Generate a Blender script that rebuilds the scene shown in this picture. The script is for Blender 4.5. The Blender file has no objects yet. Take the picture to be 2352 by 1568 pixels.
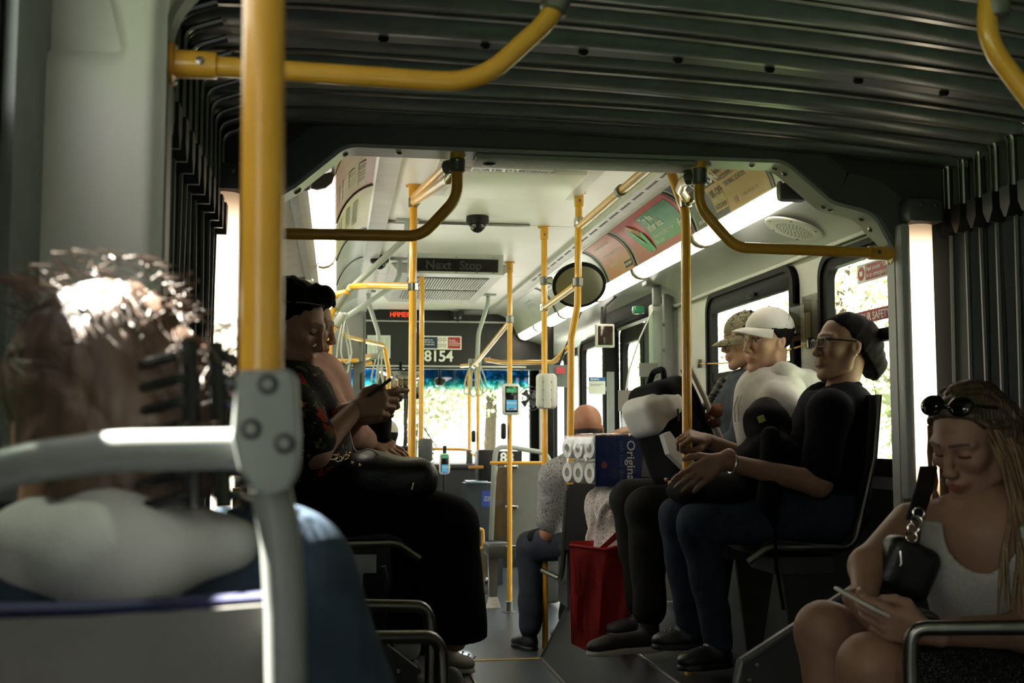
import bpy, bmesh, math, random
import numpy as np
from mathutils import Vector, Matrix, Quaternion
random.seed(7); np.random.seed(7)
R = math.radians
SC = bpy.context.scene
COL = SC.collection
# ------------------------------------------------------------------ camera, sky, sun, exposure
FPX = 2650.0; CXP = 1176.0; CYP = 784.0; ZC = 1.175
YAW = math.atan(401/FPX); PITCH = math.atan(221/FPX)
cam = bpy.data.cameras.new('camera'); cam.sensor_width = 36.0; cam.lens = FPX*36/2352
cam.clip_start = 0.02; cam.clip_end = 400
cam.dof.use_dof = True; cam.dof.focus_distance = 4.7; cam.dof.aperture_fstop = 5.4
camo = bpy.data.objects.new('camera', cam); COL.objects.link(camo)
camo.location = (0, 0, ZC); camo.rotation_euler = (math.pi/2+PITCH, 0, -YAW)
SC.camera = camo
W = bpy.data.worlds.new('sky'); SC.world = W; W.use_nodes = True
bg = W.node_tree.nodes['Background']; bg.inputs[0].default_value = (0.98, 0.96, 0.96, 1); bg.inputs[1].default_value = 4.5
SUND = Vector((0.50, -0.30, -0.80)).normalized()          # direction the light travels: from the front left, high
sl = bpy.data.lights.new('sun', 'SUN'); sl.energy = 110.0; sl.angle = R(0.8); sl.color = (1, 0.95, 0.86)
so = bpy.data.objects.new('sun', sl); COL.objects.link(so); so.rotation_euler = SUND.to_track_quat('-Z', 'Y').to_euler(); so.location = (-6, 4, 12)
vs = SC.view_settings; vs.view_transform = 'Standard'; vs.look = 'None'; vs.gamma = 1.0; vs.use_curve_mapping = False
vs.exposure = 0.35
SC.cycles.max_bounces = 8; SC.cycles.diffuse_bounces = 4; SC.cycles.glossy_bounces = 3; SC.cycles.transmission_bounces = 4
SC.cycles.transparent_max_bounces = 16; SC.cycles.caustics_reflective = False; SC.cycles.caustics_refractive = False
SC.cycles.sample_clamp_indirect = 6.0
# ------------------------------------------------------------------ pixel -> place (a pixel of the photo and a real distance)
FW = np.array([math.sin(YAW)*math.cos(PITCH), math.cos(YAW)*math.cos(PITCH), math.sin(PITCH)])
RT = np.array([math.cos(YAW), -math.sin(YAW), 0.0]); UP = np.cross(RT, FW); CC = np.array([0, 0, ZC])
def ray(x, y): return FW+RT*((x-CXP)/FPX)+UP*((CYP-y)/FPX)
def at(x, y, Y): d = ray(x, y); return Vector(CC+d*(Y/d[1]))
def aX(x, y, X): d = ray(x, y); return Vector(CC+d*(X/d[0]))
def aZ(x, y, Z): d = ray(x, y); return Vector(CC+d*((Z-ZC)/d[2]))
# ------------------------------------------------------------------ materials
MATS = {}
def mat(name, col, rough=0.5, metal=0.0, var=0.12, scale=8.0, bump=0.0, bscale=60.0, emit=None, estr=0.0, spec=0.5, coat=0.0, alpha=None, attr=None, trans=0.0, stretch=None):
    if name in MATS: return MATS[name]
    m = bpy.data.materials.new(name); m.use_nodes = True; nt = m.node_tree; N = nt.nodes; L = nt.links
    b = N['Principled BSDF']; b.inputs['Roughness'].default_value = rough; b.inputs['Metallic'].default_value = metal
    b.inputs['Specular IOR Level'].default_value = spec; b.inputs['Coat Weight'].default_value = coat
    tc = N.new('ShaderNodeTexCoord'); mp = N.new('ShaderNodeMapping'); L.new(tc.outputs['Object'], mp.inputs[0])
    if stretch: mp.inputs['Scale'].default_value = stretch
    nz = N.new('ShaderNodeTexNoise'); nz.inputs['Scale'].default_value = scale; nz.inputs['Detail'].default_value = 4; L.new(mp.outputs[0], nz.inputs['Vector'])
    mx = N.new('ShaderNodeMix'); mx.data_type = 'RGBA'; mx.blend_type = 'MULTIPLY'; mx.inputs[0].default_value = 1.0
    rp = N.new('ShaderNodeMapRange'); rp.inputs[1].default_value = 0.3; rp.inputs[2].default_value = 0.7; rp.inputs[3].default_value = 1-var; rp.inputs[4].default_value = 1+var*0.4
    L.new(nz.outputs['Fac'], rp.inputs[0])
    if attr:
        at_ = N.new('ShaderNodeAttribute'); at_.attribute_name = attr; L.new(at_.outputs['Color'], mx.inputs[6])
    else: mx.inputs[6].default_value = (*col, 1)
    L.new(rp.outputs[0], mx.inputs[7]); L.new(mx.outputs[2], b.inputs['Base Color'])
    if bump:
        n2 = N.new('ShaderNodeTexNoise'); n2.inputs['Scale'].default_value = bscale; n2.inputs['Detail'].default_value = 3; L.new(mp.outputs[0], n2.inputs['Vector'])
        bp = N.new('ShaderNodeBump'); bp.inputs['Strength'].default_value = bump; bp.inputs['Distance'].default_value = 0.01; L.new(n2.outputs['Fac'], bp.inputs['Height']); L.new(bp.outputs[0], b.inputs['Normal'])
    if emit: b.inputs['Emission Color'].default_value = (*emit, 1); b.inputs['Emission Strength'].default_value = estr
    MATS[name] = m; return m
def glass(name, col=(1, 1, 1), gloss=0.06, tint=1.0, rough=0.02):
    if name in MATS: return MATS[name]
    m = bpy.data.materials.new(name); m.use_nodes = True; nt = m.node_tree; N = nt.nodes; L = nt.links
    for n in list(N):
        if n.type != 'OUTPUT_MATERIAL': N.remove(n)
    out = [n for n in N if n.type == 'OUTPUT_MATERIAL'][0]
    t = N.new('ShaderNodeBsdfTransparent'); g = N.new('ShaderNodeBsdfGlossy'); g.inputs['Roughness'].default_value = rough
    nz = N.new('ShaderNodeTexNoise'); nz.inputs['Scale'].default_value = 5; tc = N.new('ShaderNodeTexCoord'); L.new(tc.outputs['Object'], nz.inputs['Vector'])
    mr = N.new('ShaderNodeMapRange'); mr.inputs[3].default_value = gloss*0.7; mr.inputs[4].default_value = gloss*1.3; L.new(nz.outputs['Fac'], mr.inputs[0])
    t.inputs[0].default_value = (col[0]*tint, col[1]*tint, col[2]*tint, 1)
    mx = N.new('ShaderNodeMixShader'); L.new(mr.outputs[0], mx.inputs[0]); L.new(t.outputs[0], mx.inputs[1]); L.new(g.outputs[0], mx.inputs[2]); L.new(mx.outputs[0], out.inputs[0])
    MATS[name] = m; return m
def lamp_mat(name, col, strength, axis=None, soft=0.12, power=1.0):
    """diffuser of a tube lamp: a touch dimmer and warmer towards its two ends"""
    if name in MATS: return MATS[name]
    m = bpy.data.materials.new(name); m.use_nodes = True; nt = m.node_tree; N = nt.nodes; L = nt.links
    b = N['Principled BSDF']; b.inputs['Base Color'].default_value = (0.8, 0.76, 0.68, 1); b.inputs['Roughness'].default_value = 0.4
    b.inputs['Emission Color'].default_value = (*col, 1)
    tc = N.new('ShaderNodeTexCoord'); sp = N.new('ShaderNodeSeparateXYZ'); L.new(tc.outputs['Generated'], sp.inputs[0])
    pk = N.new('ShaderNodeMath'); pk.operation = 'PINGPONG'; pk.inputs[1].default_value = 0.5; L.new(sp.outputs[axis], pk.inputs[0])
    mr = N.new('ShaderNodeMapRange'); mr.interpolation_type = 'SMOOTHSTEP'; mr.inputs[1].default_value = 0.0; mr.inputs[2].default_value = soft; mr.inputs[3].default_value = strength*0.10; mr.inputs[4].default_value = strength; L.new(pk.outputs[0], mr.inputs[0])
    rc = N.new('ShaderNodeMix'); rc.data_type = 'RGBA'; rc.inputs[6].default_value = (1, 0.62, 0.34, 1); rc.inputs[7].default_value = (*col, 1)
    m2 = N.new('ShaderNodeMapRange'); m2.inputs[2].default_value = soft; L.new(pk.outputs[0], m2.inputs[0]); L.new(m2.outputs[0], rc.inputs[0])
    L.new(mr.outputs[0], b.inputs['Emission Strength']); L.new(rc.outputs[2], b.inputs['Emission Color'])
    MATS[name] = m; return m
# ------------------------------------------------------------------ objects
def root_loc(p):
    v = Vector((0, 0, 0))
    while p is not None: v += p.location; p = p.parent
    return v
def mesh_obj(name, V, F, m, parent=None, base=None, smooth=True, cols=None, sharp=35):
    """V in world coordinates; stored relative to the parent chain (or to base)"""
    off = root_loc(parent) if parent is not None else (Vector(base) if base is not None else Vector((0, 0, 0)))
    V = np.asarray([tuple(v) for v in V], dtype=np.float64).reshape(-1, 3)
    me = bpy.data.meshes.new(name); me.from_pydata((V-np.array(off)).tolist(), [], [tuple(int(i) for i in f) for f in F]); me.validate(); me.update()
    if cols is not None:
        ca = me.color_attributes.new('Col', 'FLOAT_COLOR', 'POINT'); c4 = np.ones((len(V), 4)); c4[:, :3] = cols; ca.data.foreach_set('color', c4.ravel())
    o = bpy.data.objects.new(name, me); COL.objects.link(o)
    if parent is not None: o.parent = parent
    else: o.location = off
    if m is not None: me.materials.append(m)
    if smooth:
        me.polygons.foreach_set('use_smooth', [True]*len(me.polygons))
        if sharp: 
            try: me.set_sharp_from_angle(angle=R(sharp))
            except Exception: pass
    return o
class MB:
    def __init__(s): s.V = []; s.F = []
    def add(s, V, F):
        n = len(s.V); s.V += [Vector(v) for v in V]; s.F += [tuple(i+n for i in f) for f in F]; return s
    def box(s, lo, hi, rot=None, piv=None):
        (a, b, c), (d, e, f) = lo, hi
        V = [Vector(v) for v in ((a,b,c),(d,b,c),(d,e,c),(a,e,c),(a,b,f),(d,b,f),(d,e,f),(a,e,f))]
        if rot is not None:
            p = Vector(piv) if piv is not None else (Vector(lo)+Vector(hi))/2
            V = [rot @ (v-p)+p for v in V]
        return s.add(V, [(0,3,2,1),(4,5,6,7),(0,1,5,4),(1,2,6,5),(2,3,7,6),(3,0,4,7)])
    def rbox(s, c, size, b=0.01, rot=None, seg=2):
        """box with rounded edges"""
        bm = bmesh.new(); bmesh.ops.create_cube(bm, size=1.0)
        bmesh.ops.scale(bm, vec=Vector(size), verts=bm.verts)
        bmesh.ops.bevel(bm, geom=list(bm.edges), offset=b, segments=seg, profile=0.5, affect='EDGES')
        M = (rot.to_4x4() if rot is not None else Matrix.Identity(4))
        bm.verts.index_update(); V = [M @ v.co+Vector(c) for v in bm.verts]; F = [[v.index for v in f.verts] for f in bm.faces]; bm.free()
        return s.add(V, F)
    def tube(s, path, r, seg=10, caps=True):
        P = [Vector(p) for p in path]; n = len(P); rr = r if isinstance(r, (list, tuple)) else [r]*n
        T = []
        for i in range(n):
            t = (P[min(i+1, n-1)]-P[max(i-1, 0)]); T.append(t.normalized() if t.length > 1e-9 else Vector((0,0,1)))
        a = Vector((0,0,1)) if abs(T[0].z) < 0.9 else Vector((1,0,0))
        u = T[0].cross(a).normalized(); V = []
        for i in range(n):
            u = (u-T[i]*u.dot(T[i])).normalized(); w = T[i].cross(u)
            for k in range(seg):
                an = 2*math.pi*k/seg; V.append(P[i]+(u*math.cos(an)+w*math.sin(an))*rr[i])
        F = []
        for i in range(n-1):
            for k in range(seg):
                k2 = (k+1) % seg; F.append((i*seg+k, i*seg+k2, (i+1)*seg+k2, (i+1)*seg+k))
        if caps: F.append(tuple(reversed(range(seg)))); F.append(tuple((n-1)*seg+k for k in range(seg)))
        return s.add(V, F)
    def lathe(s, o, ax, prof, seg=16):
        """prof: (radius, height along ax)"""
        o = Vector(o); ax = Vector(ax).normalized(); a = Vector((0,0,1)) if abs(ax.z) < 0.9 else Vector((1,0,0))
        u = ax.cross(a).normalized(); w = ax.cross(u); V = []; F = []
        for r, h in prof:
            for k in range(seg):
                an = 2*math.pi*k/seg; V.append(o+ax*h+(u*math.cos(an)+w*math.sin(an))*max(r, 1e-4))
        for i in range(len(prof)-1):
            for k in range(seg):
                k2 = (k+1) % seg; F.append((i*seg+k, i*seg+k2, (i+1)*seg+k2, (i+1)*seg+k))
        F.append(tuple(reversed(range(seg)))); F.append(tuple((len(prof)-1)*seg+k for k in range(seg)))
        return s.add(V, F)
    def prism(s, poly, d):
        """closed planar polygon (world points) pushed along vector d"""
        n = len(poly); d = Vector(d); P = [Vector(p) for p in poly]
        V = P+[p+d for p in P]
        F = [tuple(reversed(range(n))), tuple(range(n, 2*n))]+[(i, (i+1) % n, n+(i+1) % n, n+i) for i in range(n)]
        return s.add(V, F)
    def sweep(s, prof, ya, yb, thick=None):
        """open XZ profile run along Y from ya to yb; thick: a second offset skin"""
        n = len(prof)
        if thick is None:
            V = [(x, y, z) for y in (ya, yb) for x, z in prof]; return s.add(V, [(i, i+1, n+i+1, n+i) for i in range(n-1)])
        q = []
        for i in range(n):
            a = Vector(prof[max(i-1, 0)]); b = Vector(prof[min(i+1, n-1)]); t = (b-a).normalized(); q.append((prof[i][0]-t.y*thick, prof[i][1]+t.x*thick))
        poly = list(prof)+q[::-1]
        return s.prism2(poly, ya, yb)
    def prism2(s, poly, ya, yb):
        n = len(poly); V = [(x, ya, z) for x, z in poly]+[(x, yb, z) for x, z in poly]
        F = [(i, (i+1) % n, n+(i+1) % n, n+i) for i in range(n)]
        h = n//2
        for o in (0, n):
            for i in range(h-1): F.append((o+i, o+i+1, o+n-2-i, o+n-1-i))
        return s.add(V, F)
    def build(s, name, m, parent=None, base=None, smooth=True, sharp=35):
        return mesh_obj(name, s.V, s.F, m, parent, base, smooth, sharp=sharp)
def fillet(P, r, n=6):
    P = [Vector(p) for p in P]; out = [P[0]]
    for i in range(1, len(P)-1):
        a = P[i-1]-P[i]; b = P[i+1]-P[i]; la, lb = a.length, b.length; a.normalize(); b.normalize()
        ang = a.angle(b)
        if ang > math.pi-0.02: out.append(P[i]); continue
        d = min(r/math.tan(ang/2), la*0.48, lb*0.48); p0 = P[i]+a*d; p2 = P[i]+b*d
        for k in range(n+1):
            t = k/n; out.append(p0*(1-t)**2+P[i]*2*t*(1-t)+p2*t*t)
    out.append(P[-1]); return out
def tag(o, label=None, cat=None, group=None, kind=None):
    if label: o['label'] = label
    if cat: o['category'] = cat
    if group: o['group'] = group
    if kind: o['kind'] = kind
    return o
def thing(name, label, cat, loc=(0, 0, 0), group=None):
    o = bpy.data.objects.new(name, None); o.empty_display_size = 0.05; COL.objects.link(o); o.location = loc
    return tag(o, label, cat, group)
def struct(o, label=None): return tag(o, label, None, None, 'structure')
def text_mesh(txt, size, bold=0.0, ext=0.0, align='LEFT', shear=0.0, space=1.0, res=3, line=1.0):
    cu = bpy.data.curves.new('t', 'FONT'); cu.body = txt; cu.size = size; cu.offset = bold; cu.extrude = ext; cu.align_x = align; cu.shear = shear
    cu.space_character = space; cu.space_line = line; cu.resolution_u = res
    o = bpy.data.objects.new('t', cu); COL.objects.link(o); dg = bpy.context.evaluated_depsgraph_get()
    me = bpy.data.meshes.new_from_object(o.evaluated_get(dg)); V = [v.co.copy() for v in me.vertices]; F = [tuple(p.vertices) for p in me.polygons]
    bpy.data.objects.remove(o); bpy.data.curves.remove(cu); bpy.data.meshes.remove(me); return V, F
def put_text(name, txt, size, o, ux, uy, m, parent, lift=0.002, **k):
    """flat lettering: o its anchor, ux reading direction, uy letter-up direction"""
    V, F = text_mesh(txt, size, **k); o = Vector(o); ux = Vector(ux).normalized(); uy = Vector(uy).normalized(); n = ux.cross(uy)
    return mesh_obj(name, [o+ux*v.x+uy*v.y+n*(v.z+lift) for v in V], F, m, parent, smooth=False)
def quadplate(o, ux, uy, w, h, t=0.002):
    """thin plate with its lower left corner at o, front side towards ux x uy"""
    o = Vector(o); ux = Vector(ux).normalized(); uy = Vector(uy).normalized(); n = ux.cross(uy)
    b = MB(); P = [o, o+ux*w, o+ux*w+uy*h, o+uy*h]; b.prism(P, n*t); return b
# colours used all over
YEL = mat('yellow_powder_coat', (0.74, 0.37, 0.035), 0.32, 0, 0.10, 14, 0.02, 400, coat=0.35)
GREYP = mat('grey_handle_plastic', (0.17, 0.18, 0.17), 0.42, 0, 0.10, 20)
CLAMP = mat('clamp_grey', (0.20, 0.20, 0.19), 0.35, 0.6, 0.15, 30)
CHROME = mat('chrome', (0.62, 0.60, 0.56), 0.18, 1.0, 0.1, 30)
STEEL = mat('brushed_steel', (0.30, 0.29, 0.27), 0.34, 1.0, 0.18, 18, 0.05, 200, stretch=(1, 8, 1))
BLK = mat('black_plastic', (0.009, 0.009, 0.009), 0.45, 0, 0.2, 12, spec=0.3)
RUB = mat('black_rubber', (0.006, 0.006, 0.006), 0.65, 0, 0.2, 10, spec=0.12)
WHITE = mat('white_panel', (0.82, 0.81, 0.77), 0.42, 0, 0.05, 3)
DKGREY = mat('dark_grey_panel', (0.05, 0.052, 0.05), 0.5, 0, 0.12, 6)
SCREW = mat('screw_metal', (0.25, 0.24, 0.22), 0.3, 1.0)
INK_W = mat('white_print', (0.8, 0.8, 0.78), 0.6, 0, 0.03)
INK_K = mat('black_print', (0.01, 0.01, 0.01), 0.6, 0, 0.03)
# ================================================================== the bus itself
XL, XR = -0.40, 2.05; ZT = 2.39; YF0, YF1 = 3.5, 3.61; YHD = 11.0
FLOOR = mat('blue_grey_rubber_floor', (0.042, 0.056, 0.068), 0.38, 0, 0.25, 30, 0.05, 500)
WALLM = mat('light_grey_wall', (0.42, 0.42, 0.39), 0.5, 0, 0.08, 5)
LOWW = mat('dark_lower_wall', (0.03, 0.032, 0.03), 0.55, 0, 0.15, 8)
BELL = mat('bellows_fabric', (0.19, 0.22, 0.21), 0.36, 0, 0.18, 14, 0.06, 90)
RIBM = mat('bellows_rib_metal', (0.30, 0.30, 0.27), 0.30, 0.9, 0.15, 25)
FRAMEM = mat('joint_frame_grey', (0.40, 0.41, 0.39), 0.36, 0, 0.08, 8)
PLAT = mat('platform_rubber', (0.017, 0.020, 0.022), 0.5, 0, 0.3, 30, 0.06, 300)
GLASS = glass('window_glass', (0.96, 0.97, 0.95), 0.05)
def wall_with_holes(name, X, thick, y0, y1, z0, z1, holes, m):
    """side wall in the YZ plane with rectangular openings (a, b, c, d) = y0 y1 z0 z1"""
    ys = sorted({y0, y1, *[h[0] for h in holes], *[h[1] for h in holes]}); zs = sorted({z0, z1, *[h[2] for h in holes], *[h[3] for h in holes]}); b = MB()
    for i in range(len(ys)-1):
        for k in range(len(zs)-1):
            cy, cz = (ys[i]+ys[i+1])/2, (zs[k]+zs[k+1])/2
            if any(h[0] < cy < h[1] and h[2] < cz < h[3] for h in holes): continue
            b.box((min(X, X+thick), ys[i], zs[k]), (max(X, X+thick), ys[i+1], zs[k+1]))
    return struct(b.build(name, m, smooth=False))
# floor
b = MB(); b.box((XL-0.05, -4.0, -0.08), (XR+0.05, 12.4, 0.0)); floor = struct(b.build('floor', FLOOR, smooth=False))
b = MB(); b.box((0.45, 6.17, 0.0), (1.10, 6.205, 0.003)); b.build('floor_stripe', mat('yellow_floor_line', (0.35, 0.24, 0.05), 0.6), floor, smooth=False)
# the raised platforms over the wheels
def platform(name, xs, xb, x_wall, y0, y1, z, label):
    b = MB(); s = 1 if x_wall > xs else -1
    poly = [(xb, 0.0), (xs, z), (x_wall, z), (x_wall, 0.0)]
    V = [(x, y0, q) for x, q in poly]+[(x, y1, q) for x, q in poly]
    b.add(V, [(0,1,2,3), (7,6,5,4), (0,4,5,1), (1,5,6,2), (2,6,7,3), (3,7,4,0)])
    o = struct(b.build(name, PLAT, smooth=False), label)
    e = MB(); e.tube([(xs, y0, z), (xs, y1, z), (xb, y1+0.001, 0.006), (xb, y0, 0.006)], 0.007, 6); e.tube([(xs, y1, z), (x_wall, y1, z)], 0.007, 6); e.build('edge_strip', STEEL, o)
    return o
platform('trim_1', 1.24, 1.09, XR, 3.86, 6.17, 0.285, 'raised dark rubber platform under the right-hand seats with steel edge strips')
platform('trim_2', 0.50, 0.60, XL, 3.86, 6.3, 0.30, 'raised dark rubber platform under the left-hand seats')
# ceiling of the front section: three panels with seams
ceil = struct(thing('ceiling', None, None)); 
for y0, y1 in ((3.84, 6.46), (6.475, 8.55), (8.565, 10.1), (10.115, YHD)):
    b = MB(); b.box((0.15, y0, ZT), (1.42, y1, ZT+0.03)); b.build('ceiling_panel', WHITE, ceil, smooth=False)
b = MB(); b.box((0.12, 3.84, ZT+0.03), (1.45, YHD, ZT+0.05)); b.build('ceiling_backing', DKGREY, ceil, smooth=False)
# cove profiles, right then mirrored left
XM = 0.845
def cove_pts(n=9):
    P0, P1, P2 = Vector((1.525, 2.365)), Vector((1.665, 2.33)), Vector((1.71, 2.165))
    return [tuple(P0*(1-t)**2+P1*2*t*(1-t)+P2*t*t) for t in [i/(n-1) for i in range(n)]]
CV = cove_pts()
mir = lambda P: [(2*XM-x, z) for x, z in P]
COVE = mat('cove_panel', (0.55, 0.55, 0.53), 0.30, 0, 0.06, 4)
for side, P in (('right', CV), ('left', mir(CV))):
    b = MB(); b.sweep(P, 3.9, YHD, 0.012 if side == 'right' else -0.012); struct(b.build('trim_3' if side == 'right' else 'trim_4', COVE), f'curved advertising cove along the {side} ceiling edge')
# perforated rail on the right, plain rail on the left
PERF = mat('perforated_rail', (0.50, 0.50, 0.48), 0.4)
rr = [(1.42, 2.39), (1.43, 2.365), (1.525, 2.372)]
b = MB(); b.sweep([(1.418, 2.392), (1.428, 2.366), (1.527, 2.366)], 3.9, YHD); rail = struct(b.build('trim_5', PERF, smooth=False), 'perforated white vent rail along the right ceiling edge')
b = MB(); y = 4.6
while y < 8.6:
    if int((y-4.6)/0.028) % 9 < 7: b.box((1.452, y, 2.3645), (1.466, y+0.013, 2.3662))
    y += 0.028
tag(b.build('vent_slots', INK_K, rail, smooth=False), kind='stuff')
b = MB(); b.sweep(mir([(1.418, 2.392), (1.428, 2.366), (1.527, 2.366)]), 3.9, YHD); struct(b.build('trim_6', PERF, smooth=False), 'plain white rail along the left ceiling edge')
# lower cove panel between the lamps and the side walls
LCP = mat('lower_cove_panel', (0.40, 0.41, 0.39), 0.28, 0, 0.05, 4)
lp = [(1.80, 2.115), (1.86, 2.10), (1.95, 2.075), (2.02, 2.03), (2.055, 1.96)]
b = MB(); b.sweep(lp, 3.84, YHD, 0.01); struct(b.build('trim_7', LCP), 'light grey curved panel below the right lamps')
b = MB(); b.sweep([(1.80, 2.115), (1.79, 2.135), (1.81, 2.15)], 3.9, YHD); struct(b.build('trim_8', mat('lamp_rail_aluminium', (0.45, 0.45, 0.43), 0.35, 0.5)), 'aluminium rail under the right lamps')
lpl = [(-0.12, 2.115), (-0.22, 2.09), (-0.32, 2.05), (-0.40, 1.96)]
b = MB(); b.sweep(lpl, 3.84, YHD, -0.01); struct(b.build('trim_9', mat('left_cove_panel', (0.38, 0.39, 0.38), 0.32)), 'light grey panel below the left lamps')
b = MB(); b.sweep([(-0.12, 2.115), (-0.115, 2.135), (-0.13, 2.15)], 3.9, YHD); b.sweep([(-0.16, 2.10), (-0.155, 2.085), (-0.19, 2.085)], 3.9, YHD); struct(b.build('trim_10', MATS['lamp_rail_aluminium']), 'aluminium rail under the left lamps')
# roof skins so that no daylight leaks in
b = MB(); b.box((XL-0.06, 3.84, 2.46), (XR+0.06, 12.4, 2.5)); struct(b.build('trim_11', DKGREY, smooth=False), 'outer roof of the front section')
b = MB(); b.box((XL-0.1, -4.0, 2.36), (XR+0.1, 1.95, 2.5)); struct(b.build('trim_12', mat('rear_ceiling', (0.6, 0.6, 0.57), 0.45), smooth=False), 'white ceiling of the rear section')
# ---- side walls of the front section
W1 = (4.93, 6.12, 1.06, 1.93); W2 = (3.90, 4.60, 1.06, 1.915); DR = (6.95, 8.35, 0.0, 2.02); FD = (9.75, 11.05, 0.0, 2.02); W3 = (8.6, 9.5, 1.0, 1.95)
wall_with_holes('wall_right', XR, 0.02, 3.5, 12.0, 0, 2.48, [W1, W2, DR, FD, W3], WALLM)
LW = [(4.3, 5.5, 1.1, 1.9), (5.8, 7.2, 1.1, 1.9), (9.6, 11.2, 1.0, 1.95)]
wall_with_holes('wall_left', XL, -0.06, 3.5, 12.0, 0, 2.48, LW, WALLM)
b = MB(); b.box((XR-0.012, 3.84, 0.0), (XR, 6.9, 0.98)); struct(b.build('baseboard_right', LOWW, smooth=False), 'dark lower wall panel behind the right seats')
b = MB(); b.box((XL, 3.84, 0.0), (XL+0.012, 8.2, 1.04)); struct(b.build('baseboard_left', LOWW, smooth=False), 'dark lower wall panel behind the left seats')
def rr_loop(y0, y1, z0, z1, r, n=6):
    P = []
    for cy, cz, a0 in ((y1-r, z1-r, 0), (y0+r, z1-r, 90), (y0+r, z0+r, 180), (y1-r, z0+r, 270)):
        for k in range(n+1): a = R(a0+90*k/n); P.append((cy+r*math.cos(a), cz+r*math.sin(a)))
    return P
def ring(outer, inner, X0, X1):
    """frame between two loops of equal length, in the YZ plane, from X0 (room side) to X1"""
    n = len(outer); V = [(X0, y, z) for y, z in outer]+[(X0, y, z) for y, z in inner]+[(X1, y, z) for y, z in outer]+[(X1, y, z) for y, z in inner]; F = []
    for i in range(n):
        j = (i+1) % n; F += [(i, j, n+j, n+i), (2*n+i, 3*n+i, 3*n+j, 2*n+j), (n+i, n+j, 3*n+j, 3*n+i), (i, 2*n+i, 2*n+j, j)]
    return V, F
def window(name, X, s, y0, y1, z0, z1, bars=(), fr=0.075, r=0.10, topbox=True, label=None, panes=None):
    """s = +1: wall to the right"""
    w = struct(thing(name, label, None)) ; 
    V, F = ring(rr_loop(y0-0.03, y1+0.03, z0-0.03, z1+0.03, r), rr_loop(y0+fr*0.62, y1-fr*0.62, z0+fr*0.6, z1-fr*0.6, r*0.55), X-s*0.022, X+s*0.014); mesh_obj('window_frame', V, F, RUB, w)
    V, F = ring(rr_loop(y0-0.03, y1+0.03, z0-0.03, z1+0.03, r), rr_loop(y0-0.005, y1+0.005, z0-0.005, z1+0.005, r*0.9), X-s*0.034, X+s*0.0); mesh_obj('gasket', V, F, RUB, w)
    # square off the corners of the opening behind the frame
    zz = [z0]+sorted(bars)+[z1]
    for i in range(len(zz)-1):
        b = MB(); b.box((min(X+s*0.005, X+s*0.009), y0+0.01, zz[i]), (max(X+s*0.005, X+s*0.009), y1-0.01, zz[i+1])); b.build('pane', GLASS if panes is None else panes[i], w, smooth=False)
    for q in bars:
        b = MB(); b.rbox((X+s*0.0, (y0+y1)/2, q), (0.036, y1-y0-0.02, 0.05), 0.008); b.build('window_bar', RUB, w)
    if topbox:
        b = MB(); b.rbox((X-s*0.008, (y0+y1)/2, z1-0.048), (0.03, y1-y0-0.06, 0.065), 0.01); b.rbox((X-s*0.03, y0+(y1-y0)*0.42, z1-0.055), (0.02, 0.12, 0.02), 0.004); b.build('vent_latch_rail', RUB, w)
    return w
window('window_1', XR, 1, *W1, bars=(1.50,), label='right side window behind the two caps')
window('window_2', XR, 1, *W2, bars=(1.565,), topbox=False, fr=0.06, label='right side window beside the joint with red stickers')
window('window_3', XR, 1, *W3, bars=(), topbox=False)
for i, h in enumerate(LW): window(f'window_{4+i}', XL, -1, *h, bars=(1.5,))
# wall ledge above the right windows
b = MB(); b.rbox((XR-0.012, 5.4, 1.975), (0.03, 3.1, 0.02), 0.006); struct(b.build('trim_13', WALLM), 'wall ledge above the right windows')
# ---- front header, windscreen and dash
HB = mat('black_header', (0.012, 0.012, 0.012), 0.5, 0, 0.2, 5)
hd = struct(thing('wall_front', 'black header wall above the windscreen', None))
b = MB(); b.box((XL, YHD, 1.83), (XR, YHD+0.06, 2.48)); b.build('header_panel', HB, hd, smooth=False)
for z in (2.285, 1.855):
    b = MB(); b.rbox((0.75, YHD-0.008, z), (2.1, 0.016, 0.016), 0.004); b.build('aluminium_strip', mat('header_strip', (0.5, 0.5, 0.48), 0.4), hd)
b = MB(); b.box((XL, YHD-0.5, 0.0), (1.72, YHD+0.5, 0.90)); b.rbox((0.66, YHD, 0.91), (2.1, 1.04, 0.05), 0.02); b.build('dash_cabinet', mat('dash_black', (0.010, 0.011, 0.012), 0.5), hd, smooth=False)
YW = 11.75
ws = struct(thing('window_7', 'windscreen with a blue tinted band at the top', None))
b = MB(); b.box((XL, YW, 0.9), (0.67, YW+0.006, 2.35)); b.build('pane', GLASS, ws, smooth=False)
b = MB(); b.box((0.70, YW, 0.9), (XR, YW+0.006, 2.35)); b.build('pane', GLASS, ws, smooth=False)
b = MB(); b.rbox((0.685, YW-0.005, 1.6), (0.035, 0.03, 1.5), 0.006); b.build('centre_post', RUB, ws)
for x in (XL+0.02, XR-0.04): b = MB(); b.rbox((x, YW, 1.6), (0.10, 0.10, 1.6), 0.02); b.build('corner_post', RUB, ws)
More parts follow.
